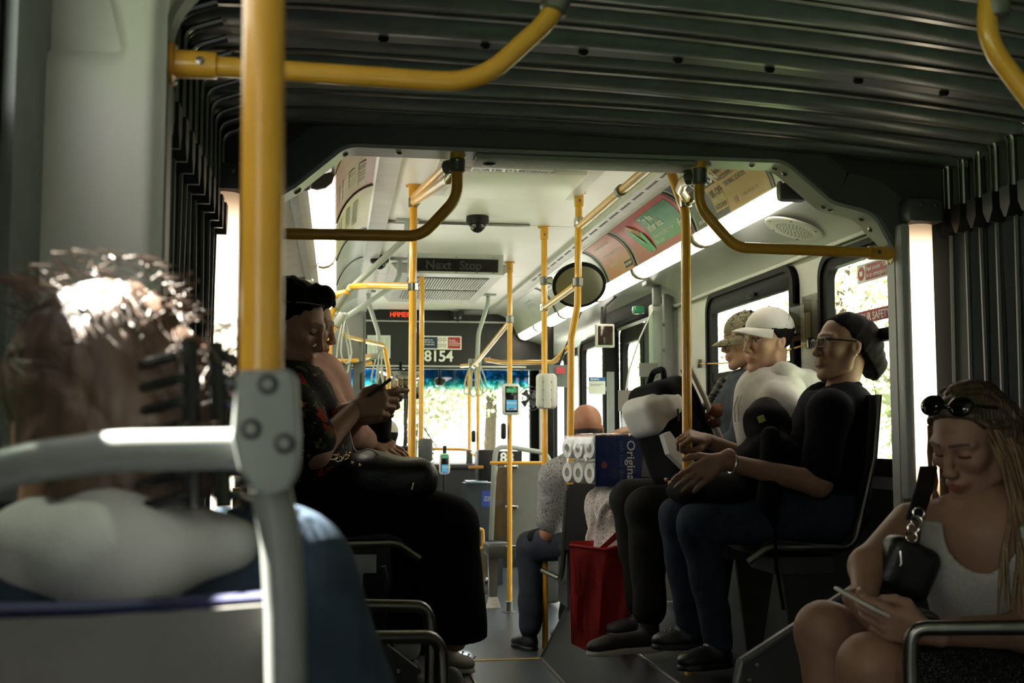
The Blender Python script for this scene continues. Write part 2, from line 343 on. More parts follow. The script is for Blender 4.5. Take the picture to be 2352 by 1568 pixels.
# tint film
def tint_mat():
    m = glass('blue_tint_film', (0.05, 0.35, 0.60), 0.04); nt = m.node_tree; N = nt.nodes; L = nt.links
    t = [n for n in N if n.type == 'BSDF_TRANSPARENT'][0]; tc = N.new('ShaderNodeTexCoord'); sp = N.new('ShaderNodeSeparateXYZ'); L.new(tc.outputs['Generated'], sp.inputs[0])
    nz = N.new('ShaderNodeTexNoise'); nz.inputs['Scale'].default_value = 14; L.new(tc.outputs['Object'], nz.inputs['Vector'])
    ad = N.new('ShaderNodeMath'); ad.operation = 'MULTIPLY_ADD'; ad.inputs[1].default_value = 0.35; L.new(nz.outputs['Fac'], ad.inputs[0]); L.new(sp.outputs[2], ad.inputs[2])
    cr = N.new('ShaderNodeValToRGB'); cr.color_ramp.elements[0].position = 0.2; cr.color_ramp.elements[0].color = (0.8, 0.95, 0.95, 1); cr.color_ramp.elements[1].position = 0.75; cr.color_ramp.elements[1].color = (0.02, 0.13, 0.27, 1)
    e = cr.color_ramp.elements.new(0.42); e.color = (0.12, 0.50, 0.58, 1)
    L.new(ad.outputs[0], cr.inputs[0]); L.new(cr.outputs[0], t.inputs[0]); return m
b = MB(); b.box((0.70, YW-0.008, 1.66), (1.95, YW-0.004, 1.87)); b.box((XL, YW-0.008, 1.66), (0.66, YW-0.004, 1.87)); b.build('tint_band', tint_mat(), ws, smooth=False)
b = MB(); b.box((XL-0.06, YW+0.02, 0), (XR+0.06, YW+0.08, 0.9)); b.box((XL-0.06, YW+0.02, 2.35), (XR+0.06, YW+0.08, 2.5)); b.box((XL-.06, 11.9, 0), (XL-0.0, 12.0, 2.5)); struct(b.build('wall_nose', RUB, smooth=False), 'bus nose below and above the windscreen')
# ---- right-hand doorway in the middle of the bus
dw = struct(thing('door_1', 'dark doorway with glazed leaves on the right side', None))
b = MB(); b.rbox((XR-0.06, 6.90, 1.0), (0.16, 0.10, 2.0), 0.015); b.build('door_post', WALLM, dw)
b = MB(); b.rbox((XR-0.04, 8.37, 1.0), (0.12, 0.08, 2.0), 0.015); b.build('door_post', RUB, dw)
b = MB(); b.rbox((XR-0.04, 7.65, 2.03), (0.16, 1.45, 0.10), 0.015); b.build('door_operator_box', RUB, dw)
for y0, y1 in ((6.97, 7.64), (7.66, 8.33)):
    V, F = ring(rr_loop(y0, y1, 0.05, 1.97, 0.06), rr_loop(y0+0.09, y1-0.09, 0.16, 1.86, 0.08), XR+0.02, XR+0.06); lf = mesh_obj('door_leaf', V, F, RUB, dw)
    b = MB(); b.box((XR+0.036, y0+0.05, 0.1), (XR+0.042, y1-0.05, 1.92)); b.build('pane', GLASS, lf, smooth=False)
dw2 = struct(thing('door_2', 'front entrance door on the right side', None))
for y0, y1 in ((9.77, 10.4), (10.42, 11.05)):
    V, F = ring(rr_loop(y0, y1, 0.05, 1.97, 0.06), rr_loop(y0+0.06, y1-0.06, 0.16, 1.9, 0.08), XR+0.02, XR+0.06); lf = mesh_obj('door_leaf', V, F, RUB, dw2)
    b = MB(); b.box((XR+0.036, y0+0.03, 0.1), (XR+0.042, y1-0.03, 1.92)); b.build('pane', GLASS, lf, smooth=False)
# ---- front joint frame: a moulded arch
def arch_loop(pts, r, n=5): 
    return [(v.x, v.z) for v in fillet([(x, 0, z) for x, z in pts], r, n)]
XA, XB = -0.27, 1.79
inn = arch_loop([(XA, 0), (XA, 1.84), (-0.13, 1.93), (0.02, 2.06), (1.42, 2.06), (1.58, 1.93), (1.72, 1.90), (XB, 1.77), (XB, 0)], 0.09)
def offset_loop(P, d):
    q = []
    for i in range(len(P)):
        a = Vector(P[max(i-1, 0)]); c = Vector(P[min(i+1, len(P)-1)]); t = (c-a).normalized(); q.append((P[i][0]-t.y*d, P[i][1]+t.x*d))
    return q
def arch_band(P, Q, ya, yb):
    n = len(P); V = [(x, ya, z) for x, z in P]+[(x, yb, z) for x, z in P]+[(x, ya, z) for x, z in Q]+[(x, yb, z) for x, z in Q]; F = []
    for i in range(n-1): F += [(i, i+1, n+i+1, n+i), (i, 2*n+i, 2*n+i+1, i+1), (n+i, n+i+1, 3*n+i+1, 3*n+i), (2*n+i, 3*n+i, 3*n+i+1, 2*n+i+1)]
    return V, F
jf = struct(thing('wall_joint_front', 'moulded grey arch frame at the front end of the joint', None))
V, F = arch_band(inn, offset_loop(inn, 0.05), YF0, YF1)
V = [(x, (YF0+0.05 if y > YF0+0.01 and z < 1.80 else y), z) for x, y, z in V]
mesh_obj('arch_trim', V, F, FRAMEM, jf)
# solid wall around the arch up to the bus shell
def fill_out(P, y, t, m, par, name, lo, hi, top):
    q = [(min(max((x-0.8)*3+0.8, lo), hi), top if z > 1.5 else z) for x, z in P]
    q = []
    for x, z in P:
        if x < 0.0 and z < 1.95: q.append((lo, z if z < 1.85 else top))
        elif x > 1.5 and z < 1.95: q.append((hi, z if z < 1.80 else top))
        else: q.append((min(max(x, lo), hi), top))
    V, F = arch_band(P, q, y, y+t); return mesh_obj(name, V, F, m, par, smooth=False)
fill_out(offset_loop(inn, 0.045), YF0+0.0, 0.05, DKGREY, jf, 'bulkhead_panel', XL-0.05, XR+0.05, 2.5)
# dark front face and bolts of the arch
V, F = arch_band(offset_loop(inn, 0.012), offset_loop(inn, 0.11), YF0-0.02, YF0+0.01); mesh_obj('arch_collar', V, F, mat('joint_collar', (0.085, 0.095, 0.09), 0.45), jf)
bx = MB()
L_ = [(a, 2.045) for a in (0.18, 0.38, 0.66, 0.95, 1.15, 1.33)]
for x, z in L_: bx.lathe((x, YF0+0.05, 2.062), (0, 0, -1), [(0.010, 0), (0.010, 0.004), (0.005, 0.008)], 8)
for i in range(3, len(inn)-3, 3):
    x, z = inn[i]
    if z > 1.80 and not (0.05 < x < 1.4):
        a, c = Vector(inn[i-1]), Vector(inn[i+1]); t = (c-a).normalized(); nn = Vector((t.y, 0, -t.x)); bx.lathe((x, YF0+0.06, z), nn, [(0.009, 0), (0.009, 0.004), (0.004, 0.007)], 8)
bx.build('bolts', SCREW, jf)
# header flap on the arch towards the hatch
b = MB(); b.rbox((0.80, YF0+0.07, 2.052), (0.76, 0.12, 0.014), 0.004); b.build('soffit_flap', mat('soffit_grain', (0.40, 0.40, 0.37), 0.55, 0, 0.1, 60, 0.2, 300), jf)
for x in (0.47, 1.13):
    b = MB(); b.lathe((x, YF0+0.09, 2.05), (0, 0, -1), [(0.020, 0), (0.022, 0.006), (0.012, 0.010)], 12); b.build('rubber_stop', BLK, jf)
# ---- bellows of the joint: folds of fabric and ribs
bel = struct(thing('ceiling_joint', 'dark folded bellows roof of the joint', None))
def rib_y(t, x): # t 0 at the front frame, 1 at the rear frame; the folds fan open as the bus bends
    ang = R(7.0)*t; return max((YF0-0.03)-t*(YF0-1.98)+math.tan(ang)*(x-0.8), 1.985+0.002*(1-t))
def roof_z(x, t): 
    u = (x-0.8)/1.25; return 2.135+0.045*t-0.045*max(0, u+0.3)**2-0.05*max(0, -u-0.7)
xs = [XL+0.02+i*(2.42/24) for i in range(25)]
NF = 11
for i in range(NF):
    t0, t1 = i/NF, (i+1)/NF
    d_ = 0.9+0.35*math.sin(i*2.7); prof = [(0.0, 0.0), (0.10, -0.012*d_), (0.32, -0.016*d_), (0.60, -0.010*d_), (0.72, 0.010), (0.80, 0.045), (0.86, 0.060), (0.93, 0.045), (1.0, 0.0)]
    V = []; F = []
    for a, h in prof:
        t = t0+(t1-t0)*a
        for x in xs: V.append((x, rib_y(t, x), roof_z(x, t)+h+0.002*math.sin(4*x+i*2.1)))
    n = len(xs)
    for r_ in range(len(prof)-1):
        for k in range(n-1): F.append((r_*n+k, r_*n+k+1, (r_+1)*n+k+1, (r_+1)*n+k))
    mesh_obj('fabric_fold', V, F, BELL, bel, sharp=60)
for i in range(NF+1):
    t = i/NF; V = []; F = []; hw = 0.009 if i != 5 else 0.03
    for x in xs:
        y, z = rib_y(t, x), roof_z(x, t)
        for dy, dz in ((-hw, 0.004), (-hw, -0.014), (hw, -0.014), (hw, 0.004)): V.append((x, y+dy, z+dz+0.002*math.sin(4*x+i*2.1)))
    for k in range(len(xs)-1):
        for q in range(4): F.append((4*k+q, 4*k+(q+1) % 4, 4*k+4+(q+1) % 4, 4*k+4+q))
    rb = mesh_obj('roof_rib', V, F, RIBM if i != 5 else mat('centre_rib', (0.10, 0.105, 0.10), 0.4, 0.3), bel, smooth=False)
    if i == 5:
        q = MB()
        for x in (0.1, 0.35, 0.6, 0.85, 1.1, 1.35, 1.6): q.lathe((x, rib_y(t, x), roof_z(x, t)-0.014+0.002*math.sin(4*x+i*2.1)), (0, 0, -1), [(0.013, 0), (0.013, 0.006), (0.007, 0.012)], 10)
        q.build('bolts', BLK, rb)
b = MB(); b.box((XL-0.1, 1.7, 2.42), (XR+0.1, 3.9, 2.5)); b.build('outer_cover', BELL, bel, smooth=False)
# bellows sides
def side_bellows(name, X, s, label, rod_t):
    o = struct(thing(name, label, None)); NS = 15
    for i in range(NS):
        V = []; F = []; t0, t1 = i/NS, (i+1)/NS; prof = [(0.0, 0.0), (0.15, 0.02), (0.5, 0.05), (0.85, 0.02), (1.0, 0.0)]; zs = [0.0, 0.5, 1.0, 1.5, 1.9, 2.06, 2.2]
        for a, d in prof:
            t = t0+(t1-t0)*a
            for z in zs: V.append((X+s*(d+0.012*math.sin(3*z+i)*0.5), rib_y(t, X)+0.01*math.sin(2.5*z+i*1.3), z))
        n = len(zs)
        for r_ in range(len(prof)-1):
            for k in range(n-1): F.append((r_*n+k, r_*n+k+1, (r_+1)*n+k+1, (r_+1)*n+k))
        mesh_obj('fabric_fold', V, F, mat('bellows_side_fabric', (0.045, 0.05, 0.047), 0.6, 0, 0.2, 10, 0.1, 90), o, sharp=70)
    for i in range(NS+1):
        t = i/NS; y = rib_y(t, X); zc = 1.87 if s > 0 else 1.80
        b = MB(); b.tube([(X-s*0.012+0.004*math.sin(3*z+i), y+0.012*math.sin(2.5*z+i*1.3), z) for z in (0.3, 0.7, 1.0, 1.3, 1.6, zc-0.04)], 0.0075, 6); b.build('seam_tube', mat('seam_tube_grey', (0.085, 0.09, 0.085), 0.5), o)
        b = MB(); b.prism([(X-s*0.045, y-0.026, zc+0.045), (X-s*0.045, y+0.026, zc+0.045), (X-s*0.045, y+0.026, zc-0.01), (X-s*0.045, y+0.006, zc-0.045), (X-s*0.045, y-0.006, zc-0.045), (X-s*0.045, y-0.026, zc-0.01)], (s*0.05, 0, 0)); b.build('rib_clip', mat('clip_black', (0.018, 0.019, 0.018), 0.4), o, smooth=False)
        for dy in (-0.012, 0.016):
            b = MB(); b.tube(fillet([(X-s*0.02, y+dy, zc+0.03), (X-s*0.02, y+dy, 2.075), (X-s*0.10, y+dy+0.004, 2.105)], 0.04, 4), 0.0042 if dy > 0 else 0.006, 6); b.build('hanger_rod', RIBM if dy < 0 else mat('rod_dark', (0.08, 0.08, 0.075), 0.35, 0.6), o)
    return o
side_bellows('wall_joint_right', 1.985, 1, 'dark bellows wall on the right side of the joint', 0)
side_bellows('wall_joint_left', -0.365, -1, 'dark bellows wall on the left side of the joint', 0)
b = MB(); b.box((XR+0.06, 1.7, 0), (XR+0.1, 3.6, 2.5)); b.box((XL-0.1, 1.7, 0), (XL-0.06, 3.6, 2.5)); struct(b.build('wall_joint_cover', BELL, smooth=False), 'outer bellows skin')
# ---- vertical lamps on the joint frame
LV = lamp_mat('frame_lamp_diffuser', (1.0, 0.87, 0.66), 3.2, 2, 0.16)
CAPM = mat('lamp_cap_grey', (0.075, 0.08, 0.078), 0.45)
def frame_lamp(x0, x1, z0, z1, label, s):
    t = thing('frame_lamp', label, 'lamp', ((x0+x1)/2, YF0-0.05, z0), 'upright lamps of the joint frame')
    b = MB(); P = [(x0, YF0-0.03)]+[(x0+(x1-x0)*(0.5-0.5*math.cos(math.pi*k/8)), YF0-0.03-0.035*math.sin(math.pi*k/8)) for k in range(9)]+[(x1, YF0-0.03)]
    b.prism([(x, y, z0) for x, y in P], (0, 0, z1-z0)); b.build('diffuser', LV, t)
    c = MB(); c.rbox(((x0+x1)/2, YF0-0.045, z1+0.04), (x1-x0+0.045, 0.085, 0.085), 0.02); cp = c.build('end_cap', CAPM, t)
    for x in ((x0+x1)/2-0.018, (x0+x1)/2+0.03): q = MB(); q.lathe((x, YF0-0.087, z1+0.055), (0, -1, 0), [(0.007, 0), (0.007, 0.003), (0.003, 0.005)], 8); q.build('screw', SCREW, cp)
    c = MB(); c.rbox(((x0+x1)/2, YF0-0.045, z0-0.04), (x1-x0+0.04, 0.08, 0.08), 0.02); c.build('end_cap', CAPM, t)
    c = MB(); c.rbox((x0-s*0.02 if s > 0 else x1+0.02, YF0-0.035, (z0+z1)/2), (0.035, 0.05, z1-z0), 0.012); c.build('lamp_rail', FRAMEM if s > 0 else CAPM, t)
frame_lamp(1.822, 1.905, 0.98, 1.865, 'lit upright lamp strip on the joint frame beside the bellows at the right', 1)
frame_lamp(-0.388, -0.295, 0.80, 1.90, 'lit upright lamp strip on the joint frame behind the near yellow pole', -1)
# ---- rear section: end frame, walls, windows
RPAN = mat('rear_frame_panel', (0.64, 0.64, 0.60), 0.5, 0, 0.06, 3, 0.05, 250)
YR = 1.95
rf = struct(thing('wall_joint_rear', 'smooth light grey moulded end frame of the rear section', None))
RX0, RX1 = -0.285, 1.93
inn2 = arch_loop([(RX0, 0), (RX0, 1.88), (-0.14, 2.06), (0.1, 2.10), (1.6, 2.10), (1.8, 2.04), (RX1, 1.85), (RX1, 0)], 0.12)
V, F = arch_band(inn2, offset_loop(inn2, 0.02), YR-0.0, YR+0.05); mesh_obj('arch_lip', V, F, mat('rear_lip', (0.30, 0.31, 0.29), 0.5), rf)
q = []
for x, z in offset_loop(inn2, 0.012):
    if x < 0 and z < 2.0: q.append((-0.47, z))
    elif x > 1.6 and z < 2.0: q.append((2.13, z))
    else: q.append((x, 2.45))
V, F = arch_band(offset_loop(inn2, 0.012), q, YR-0.06, YR+0.0); mesh_obj('end_panel', V, F, RPAN, rf, sharp=50)
# smooth moulded face of the end panel: a recess in its upper outer corner
NX, NZ = 26, 120; GV = []; GF = []
def ss(a, b, v): q = min(1, max(0, (v-a)/(b-a))); return q*q*(3-2*q)
for k in range(NZ+1):
    z = 2.40*k/NZ
    xe = RX0+0.004+(0.10*ss(1.86, 2.1, z))
    for i in range(NX+1):
        x = -0.462+(xe+0.462)*i/NX; edge = -0.345-0.26*max(0, z-1.79)          # slanting inner border of the recess
        rec = ss(1.775, 1.80, z)*ss(0.012, -0.012, x-edge); rim = ss(xe-0.03, xe, x)
        GV.append((x, YR-0.085+0.035*rec+0.03*rim*rim, z))
for k in range(NZ):
    for i in range(NX): a_ = k*(NX+1)+i; GF.append((a_, a_+1, a_+NX+2, a_+NX+1))
mesh_obj('moulded_face', GV, GF, RPAN, rf, sharp=None)
b = MB(); b.rbox((-0.478, YR-0.10, 1.25), (0.034, 0.05, 2.4), 0.01); fl = b.build('edge_flange', RPAN, rf)
q = MB(); [q.lathe((-0.475, YR-0.126, z), (0, -1, 0), [(0.006, 0), (0.006, 0.003), (0.003, 0.005)], 8) for z in (1.87, 1.71, 1.41, 1.1)]; q.build('bolts', SCREW, fl)
RW = [(0.35, 1.72, 0.95, 1.97), (-1.5, 0.15, 0.95, 1.97)]
wall_with_holes('wall_rear_left', -0.50, -0.06, -4.0, 2.02, 0, 2.48, RW, WALLM)
wall_with_holes('wall_rear_right', 2.13, 0.06, -4.0, 2.02, 0, 2.48, [(-3.3, -2.5, 1.2, 1.97)], WALLM)
b = MB(); b.box((-0.6, -4.06, 0), (2.2, -4.0, 2.5)); struct(b.build('wall_back', WALLM, smooth=False), 'back wall of the bus')
SHADEG = glass('added_shade_glass', (0.10, 0.11, 0.10), 0.06)  # unseen lower pane, added dark to keep sun off the hood and jacket
for i, h in enumerate(RW): window(f'window_{8+i}', -0.50, -1, *h, bars=(1.635,), topbox=False, panes=(SHADEG if i == 0 else GLASS, GLASS))
window('window_11', 2.13, 1, -3.3, -2.5, 1.2, 1.97, bars=(1.62,), topbox=False)
# joint floor plate
b = MB(); b.lathe((0.82, 2.75, 0.0), (0, 0, 1), [(0.0, 0.001), (0.85, 0.004), (0.87, 0.0)], 40); struct(b.build('trim_14', mat('turntable', (0.04, 0.042, 0.042), 0.45), smooth=False), 'turntable plate in the joint floor')
# ================================================================== cove lamps
LC = lamp_mat('cove_lamp_diffuser', (1.0, 0.91, 0.75), 12.0, 1, 0.035)
def cove_lamp(side, y0, y1, label, lit=True):
    f = (lambda P: P) if side == 'right' else mir
    t = thing('cove_lamp', label, 'lamp', (1.76 if side == 'right' else 2*XM-1.76, y0, 2.13), f'{side} row of ceiling cove lamps')
    P = f([(1.712, 2.168), (1.722, 2.140), (1.745, 2.121), (1.775, 2.113), (1.800, 2.118)])
    Q = f([(1.800, 2.15), (1.775, 2.16), (1.745, 2.17), (1.73, 2.175), (1.715, 2.18)])
    b = MB(); b.prism2(P+Q, y0+0.02, y1-0.02); b.build('diffuser', LC, t)
    for a in (y0, y1-0.02):
        b = MB(); b.prism2(f([(1.71, 2.170), (1.72, 2.137), (1.744, 2.117), (1.775, 2.109), (1.802, 2.114)])+Q, a, a+0.02); b.build('end_cap', mat('lamp_end_cap', (0.30, 0.29, 0.26), 0.5), t)
for i, (a, c) in enumerate(((4.28, 5.42), (5.44, 6.58), (6.60, 7.74), (7.76, 8.90), (8.92, 10.06), (10.08, 10.95))):
    cove_lamp('right', a, c, ('nearest right cove lamp, its dark end cap beside the arch', 'right cove lamp under the red and green advert', 'right cove lamp beside the round mirror', 'right cove lamp behind the white card reader pole', 'right cove lamp above the front door', 'farthest right cove lamp at the black header')[i])
for i, (a, c) in enumerate(((4.35, 6.4), (6.42, 8.4), (8.42, 10.4))):
    cove_lamp('left', a, c, ('nearest left cove lamp beside the pink advert', 'left cove lamp above the seated people', 'farthest left cove lamp')[i])
b = MB(); b.rbox((1.755, 4.255, 2.14), (0.12, 0.05, 0.085), 0.02); tag(b.build('lamp_end_housing', CAPM, None, (1.755, 4.255, 2.10)), 'dark grey end housing of the right lamp row beside the arch', 'housing')
b = MB(); b.rbox((-0.175, 4.315, 2.14), (0.14, 0.06, 0.09), 0.02); tag(b.build('lamp_end_housing', CAPM, None, (-0.175, 4.315, 2.10)), 'dark grey end housing of the left lamp row beside the arch', 'housing')
# ================================================================== yellow rails
PR = 0.0178
def flange(t, p, ax, r=PR):
    ax = Vector(ax).normalized(); b = MB(); b.lathe(Vector(p), ax, [(r*2.1, 0), (r*2.1, 0.006), (r*1.35, 0.010), (r*1.28, 0.075), (r*1.0, 0.078)], 14); f = b.build('flange', YEL, t)
    a = Vector((1, 0, 0)) if abs(ax.x) < 0.9 else Vector((0, 0, 1)); u = ax.cross(a).normalized(); w = ax.cross(u)
    for k in (-1, 1):
        q = MB(); q.lathe(Vector(p)+w*k*r*1.7+ax*0.006, ax, [(0.006, 0), (0.006, 0.003), (0.002, 0.005)], 6); q.build('screw', SCREW, f)
    q = MB(); q.lathe(Vector(p)+ax*0.05+Vector((0, -1, 0))*r*1.25, (0, -1, 0), [(0.007, 0), (0.007, 0.003), (0.003, 0.004)], 8); q.build('set_screw', SCREW, f)
def clamp(t, p, ax, r=PR, h=0.05, m=None, side=None):
    ax = Vector(ax).normalized(); p = Vector(p); b = MB(); b.lathe(p-ax*h/2, ax, [(r*1.05, 0), (r*1.42, 0.004), (r*1.42, h-0.004), (r*1.05, h)], 12)
    if side is not None:
        s = Vector(side).normalized(); b.lathe(p+s*r*0.8, s, [(r*1.25, 0), (r*1.25, 0.03), (r*1.05, 0.034)], 12)
    return b.build('clamp', m or CLAMP, t)
def pole(label, path, r=PR, fl=(), cl=(), name='grab_pole', rad=0.06, m=None, seg=12, base=None, group=None, foot=None):
    P = fillet(path, rad, 7); lo = min(P, key=lambda v: v.z) if base is None else Vector(base)
    t = thing(name, label, 'pole' if 'pole' in name else 'rail', lo, group); b = MB(); b.tube(P, r, seg); b.build('tube', m or YEL, t)
    for p, ax in fl: flange(t, p, ax, r)
    for c in cl: clamp(t, *c)
    if foot: q = MB(); q.lathe(Vector(foot), (0, 0, 1), [(0.055, 0), (0.055, 0.004), (r*1.3, 0.008), (r*1.3, 0.07), (r, 0.075)], 14); q.build('floor_foot', STEEL, t)
    return t
V3 = Vector
# the rail of the rear frame and its right-hand twin
a, c, d, e = at(392, 146, 1.95), at(1100, 192, 1.95), at(1272, 35, 1.95), at(1292, -60, 1.95)
t = pole('thick yellow rail across the top left, bent upwards under the bellows', [a, c, d, e], fl=[(a, (1, 0, 0))], cl=[(at(1276, 8, 1.95), (0.3, 0, 1), PR, 0.035)], name='grab_rail', rad=0.16)
a, c, d = at(2275, -40, 1.85), at(2262, 90, 1.85), at(2420, 300, 1.85)
pole('yellow bent rail in the top right corner', [a, c, d], cl=[(at(2285, 12, 1.85), (-0.1, 0, 1), PR, 0.05)], name='grab_rail', rad=0.12)
# rails of the front frame
ft, lt = at(1050, 333, YF0+.03), at(645, 540, YF0+.03)
t = pole('yellow rail bent from the arch down and across above the seated person with the phone', [ft, at(1050, 455, YF0+.03), at(968, 542, YF0+.03), at(520, 534, YF0+.03)], fl=[(ft, (0, 0, -1))], cl=[(at(1050, 380, YF0+.03), (0, 0, 1), PR, 0.045, None, (-0.7, 0.7, 0))], name='grab_rail', rad=0.10)
ft = at(1606, 358, YF0+.03); rt_ = at(2045, 582, YF0+.03)
t = pole('yellow rail bent from the arch down to the right frame above the seated women', [ft, at(1606, 475, YF0+.03), at(1688, 568, YF0+.03), rt_], fl=[(ft, (0, 0, -1)), (rt_, (-1, 0, 0))], cl=[(at(1606, 405, YF0+.03), (0, 0, 1), PR, 0.055, None, (-0.7, 0.7, 0))], name='grab_rail', rad=0.10)
# A: left aisle pole
AX, AY = 0.352, 5.5
t = pole('tall yellow pole in front of the black handbag, fixed to the ceiling', [(AX, AY, ZT), (AX, AY, 0.75), (AX-0.01, AY, 0.0)], r=0.0185, fl=[((AX, AY, ZT), (0, 0, -1))], cl=[((AX, AY, 2.305), (0, 0, 1), PR, 0.05, CHROME, (0.3, -1, 0)), ((AX, AY, 1.895), (0, 0, 1), PR, 0.04, CHROME)])
pole('short yellow link from the tall left pole to the arch rail', [(AX, AY-.02, 2.305), at(1030, 412, 3.62), at(1044, 392, 3.55)], name='grab_rail', rad=0.05)
pole('yellow rail running forward from the arch to the tall left pole', [(AX, AY, 2.33), (AX+0.02, 3.66, 2.08)], name='grab_rail')
BX = at(967, 1020, 8.0)
pole('yellow pole just behind the tall left pole, ending in a grey seat fitting', [(BX.x, BX.y, ZT), (BX.x, BX.y, 1.15)], r=0.017)
b = MB(); b.rbox((BX.x+0.03, BX.y, 1.09), (0.10, 0.06, 0.16), 0.02); tag(b.build('seat_fitting', CAPM, None, (BX.x, BX.y, 1.01)), 'small grey plastic fitting at the foot of the far left pole', 'fitting')
# D: pole the woman holds
YD = 4.3; D0, D1, D2, D3 = at(1579, 1120, YD), at(1575, 490, YD), at(1543, 400, YD+.05), at(1530, 330, YD+.1)
t = pole('yellow pole held by the woman in glasses', [(D0.x, YD, 0.285), D0, D1, D2, (D3.x, YD+.15, ZT)], r=0.0195, fl=[], cl=[(at(1574, 462, YD), (-.1, 0, 1), PR, 0.05, CHROME, (0.4, -1, 0.3))], rad=0.12)
pole('short shiny yellow link between the held pole and the arch rail', [at(1576, 455, YD-.03), at(1562, 435, 4.0), at(1570, 418, 3.75), at(1598, 408, YF0+.05)], name='grab_rail', rad=0.05)
# E, F, G: row of aisle poles on the right
EX = 1.17
E1, E2 = at(1327, 700, 5.52), at(1312, 775, 5.55)
t = pole('yellow pole beside the round mirror with a kink at head height', [(EX, 5.52, ZT), E1, E2, (E2.x-.005, 5.57, 0.95)], fl=[((EX, 5.52, ZT), (0, 0, -1))], cl=[((EX, 5.52, 2.235), (0, 0, 1), PR, 0.05, CHROME, (0, -1, 0)), (at(1327, 648, 5.52), (0, 0, 1), PR, 0.045, CLAMP)], rad=0.15)
pole('yellow rail sloping from the mirror pole up to the arch', [(EX, 5.5, 2.215), (EX-0.02, 3.9, 2.19)], name='grab_rail', cl=[((EX-0.012, 4.62, 2.20), (0, 1, 0), PR, 0.05, CLAMP)])
t = pole('yellow pole carrying the back of a white card reader', [(EX, 6.49, ZT), (EX, 6.49, 0.0)], fl=[((EX, 6.49, ZT), (0, 0, -1))], cl=[((EX, 6.49, 2.075), (0, 0, 1), PR, 0.05, CLAMP, (1, -0.3, 0)), ((EX, 6.49, 1.92), (0, 0, 1), PR, 0.045, CHROME, (0, -1, 0))], foot=None)
pole('short yellow link between the card reader pole and the mirror pole', [(EX, 6.47, 1.92), at(1322, 655, 5.54)], name='grab_rail')
GX, GY = 1.172, 7.85
t = pole('slim yellow pole standing on the blue floor with the green-lit card reader', [(GX, GY, ZT), (GX, GY, 0.0)], r=0.0175, fl=[((GX, GY, ZT), (0, 0, -1))], cl=[((GX, GY, 1.99), (0, 0, 1), PR, 0.05, CLAMP)], foot=(GX, GY, 0))
GB = at(1090, 838, 9.6)
pole('yellow rail sloping down from the slim pole to the strap clamp', [(GX, GY, 1.975), GB, at(1060, 840, 10.3)], name='grab_rail', cl=[(GB, (-0.1, 1, -.1), PR, 0.08, CHROME)], rad=0.05)
pole('yellow rail above the front door bent towards the right wall', [at(1115, 826, 9.6), at(1150, 832, 9.2), at(1270, 832, 8.6), at(1305, 798, 8.4), at(1312, 790, 8.4)], name='grab_rail', rad=0.12, cl=[(at(1118, 827, 9.6), (1, -0.3, 0), PR, 0.06, CLAMP)])
# poles by the windscreen
H0 = aZ(1078, 716, ZT)
pole('yellow pole under the round ceiling disc near the windscreen', [(H0.x, H0.y, ZT), at(1078, 900, H0.y), at(1078, 1055, H0.y)], fl=[((H0.x, H0.y, ZT), (0, 0, -1))])
pole('far right yellow pole by the windscreen with a dark stop button', [at(1098, 830, 10.6), at(1098, 1060, 10.6)])
pole('thin yellow rail across the foot of the windscreen', [at(965, 1030, 10.9), at(1075, 1032, 10.85), at(1090, 1045, 10.6), at(1098, 1050, 10.55)], r=0.014, name='grab_rail', rad=0.1)
b = MB(); b.lathe((H0.x+0.02, H0.y-0.1, ZT), (0, 0, -1), [(0.14, 0), (0.15, 0.02), (0.10, 0.035)], 24); tag(b.build('ceiling_disc', mat('disc_grey', (0.22, 0.23, 0.22), 0.5), None, (H0.x, H0.y, ZT)), 'round grey disc on the ceiling by the windscreen', 'ceiling disc')
for i, (x, y0) in enumerate(((1078, 1050), (1098, 1052))):
    p = at(x, y0, 10.75); b = MB(); b.rbox(p, (0.06, 0.06, 0.14), 0.015); tag(b.build('pole_foot_block', CAPM, None, p-V3((0, 0, .07))), ('dark grey foot block of the pole under the ceiling disc', 'dark grey foot block of the far right pole')[i], 'fitting')
p = at(1168, 990, GY-0.03); b = MB(); b.rbox(p-V3((0.035, 0, 0)), (0.035, 0.05, 0.11), 0.014); tag(b.build('stop_button', BLK, None, p-V3((0, 0, .055))), 'black stop button on the slim yellow pole', 'button')
p = at(1095, 1002, 10.57); b = MB(); b.rbox(p-V3((0.03, 0, 0)), (0.04, 0.05, 0.11), 0.014); tag(b.build('stop_button', BLK, None, p-V3((0, 0, .055))), 'black stop button on the far right pole by the windscreen', 'button')
# ---- left side: grey hangers from the ceiling, yellow stanchions
GRT = mat('grey_tube', (0.36, 0.40, 0.38), 0.4, 0, 0.08)
def bracket(t, p, m=GRT): b = MB(); b.rbox(Vector(p)-V3((0, 0, 0.008)), (0.13, 0.05, 0.016), 0.005); b.build('ceiling_bracket', m, t)
J1 = at(800, 668, 6.35); J2 = at(792, 730, 7.6)
c1 = aZ(936, 503, ZT); t = pole('grey tube sloping from the ceiling to the left stanchion, nearest', [c1, (c1.x, c1.y, ZT-0.1), J1], m=GRT, name='hanger_rail', rad=0.15); bracket(t, c1)
c2 = aZ(918, 593, ZT); t = pole('grey tube sloping from the ceiling bracket left of the next stop sign', [c2, (c2.x, c2.y, ZT-0.16), J2], m=GRT, name='hanger_rail', rad=0.2); bracket(t, c2)
c3 = aZ(845, 667, ZT); K3 = at(872, 800, c3.y); t = pole('grey hanger tube with a kink above the white paper notice', [c3, at(848, 700, c3.y), at(868, 760, c3.y), K3], m=GRT, name='hanger_rail', rad=0.3); bracket(t, c3)
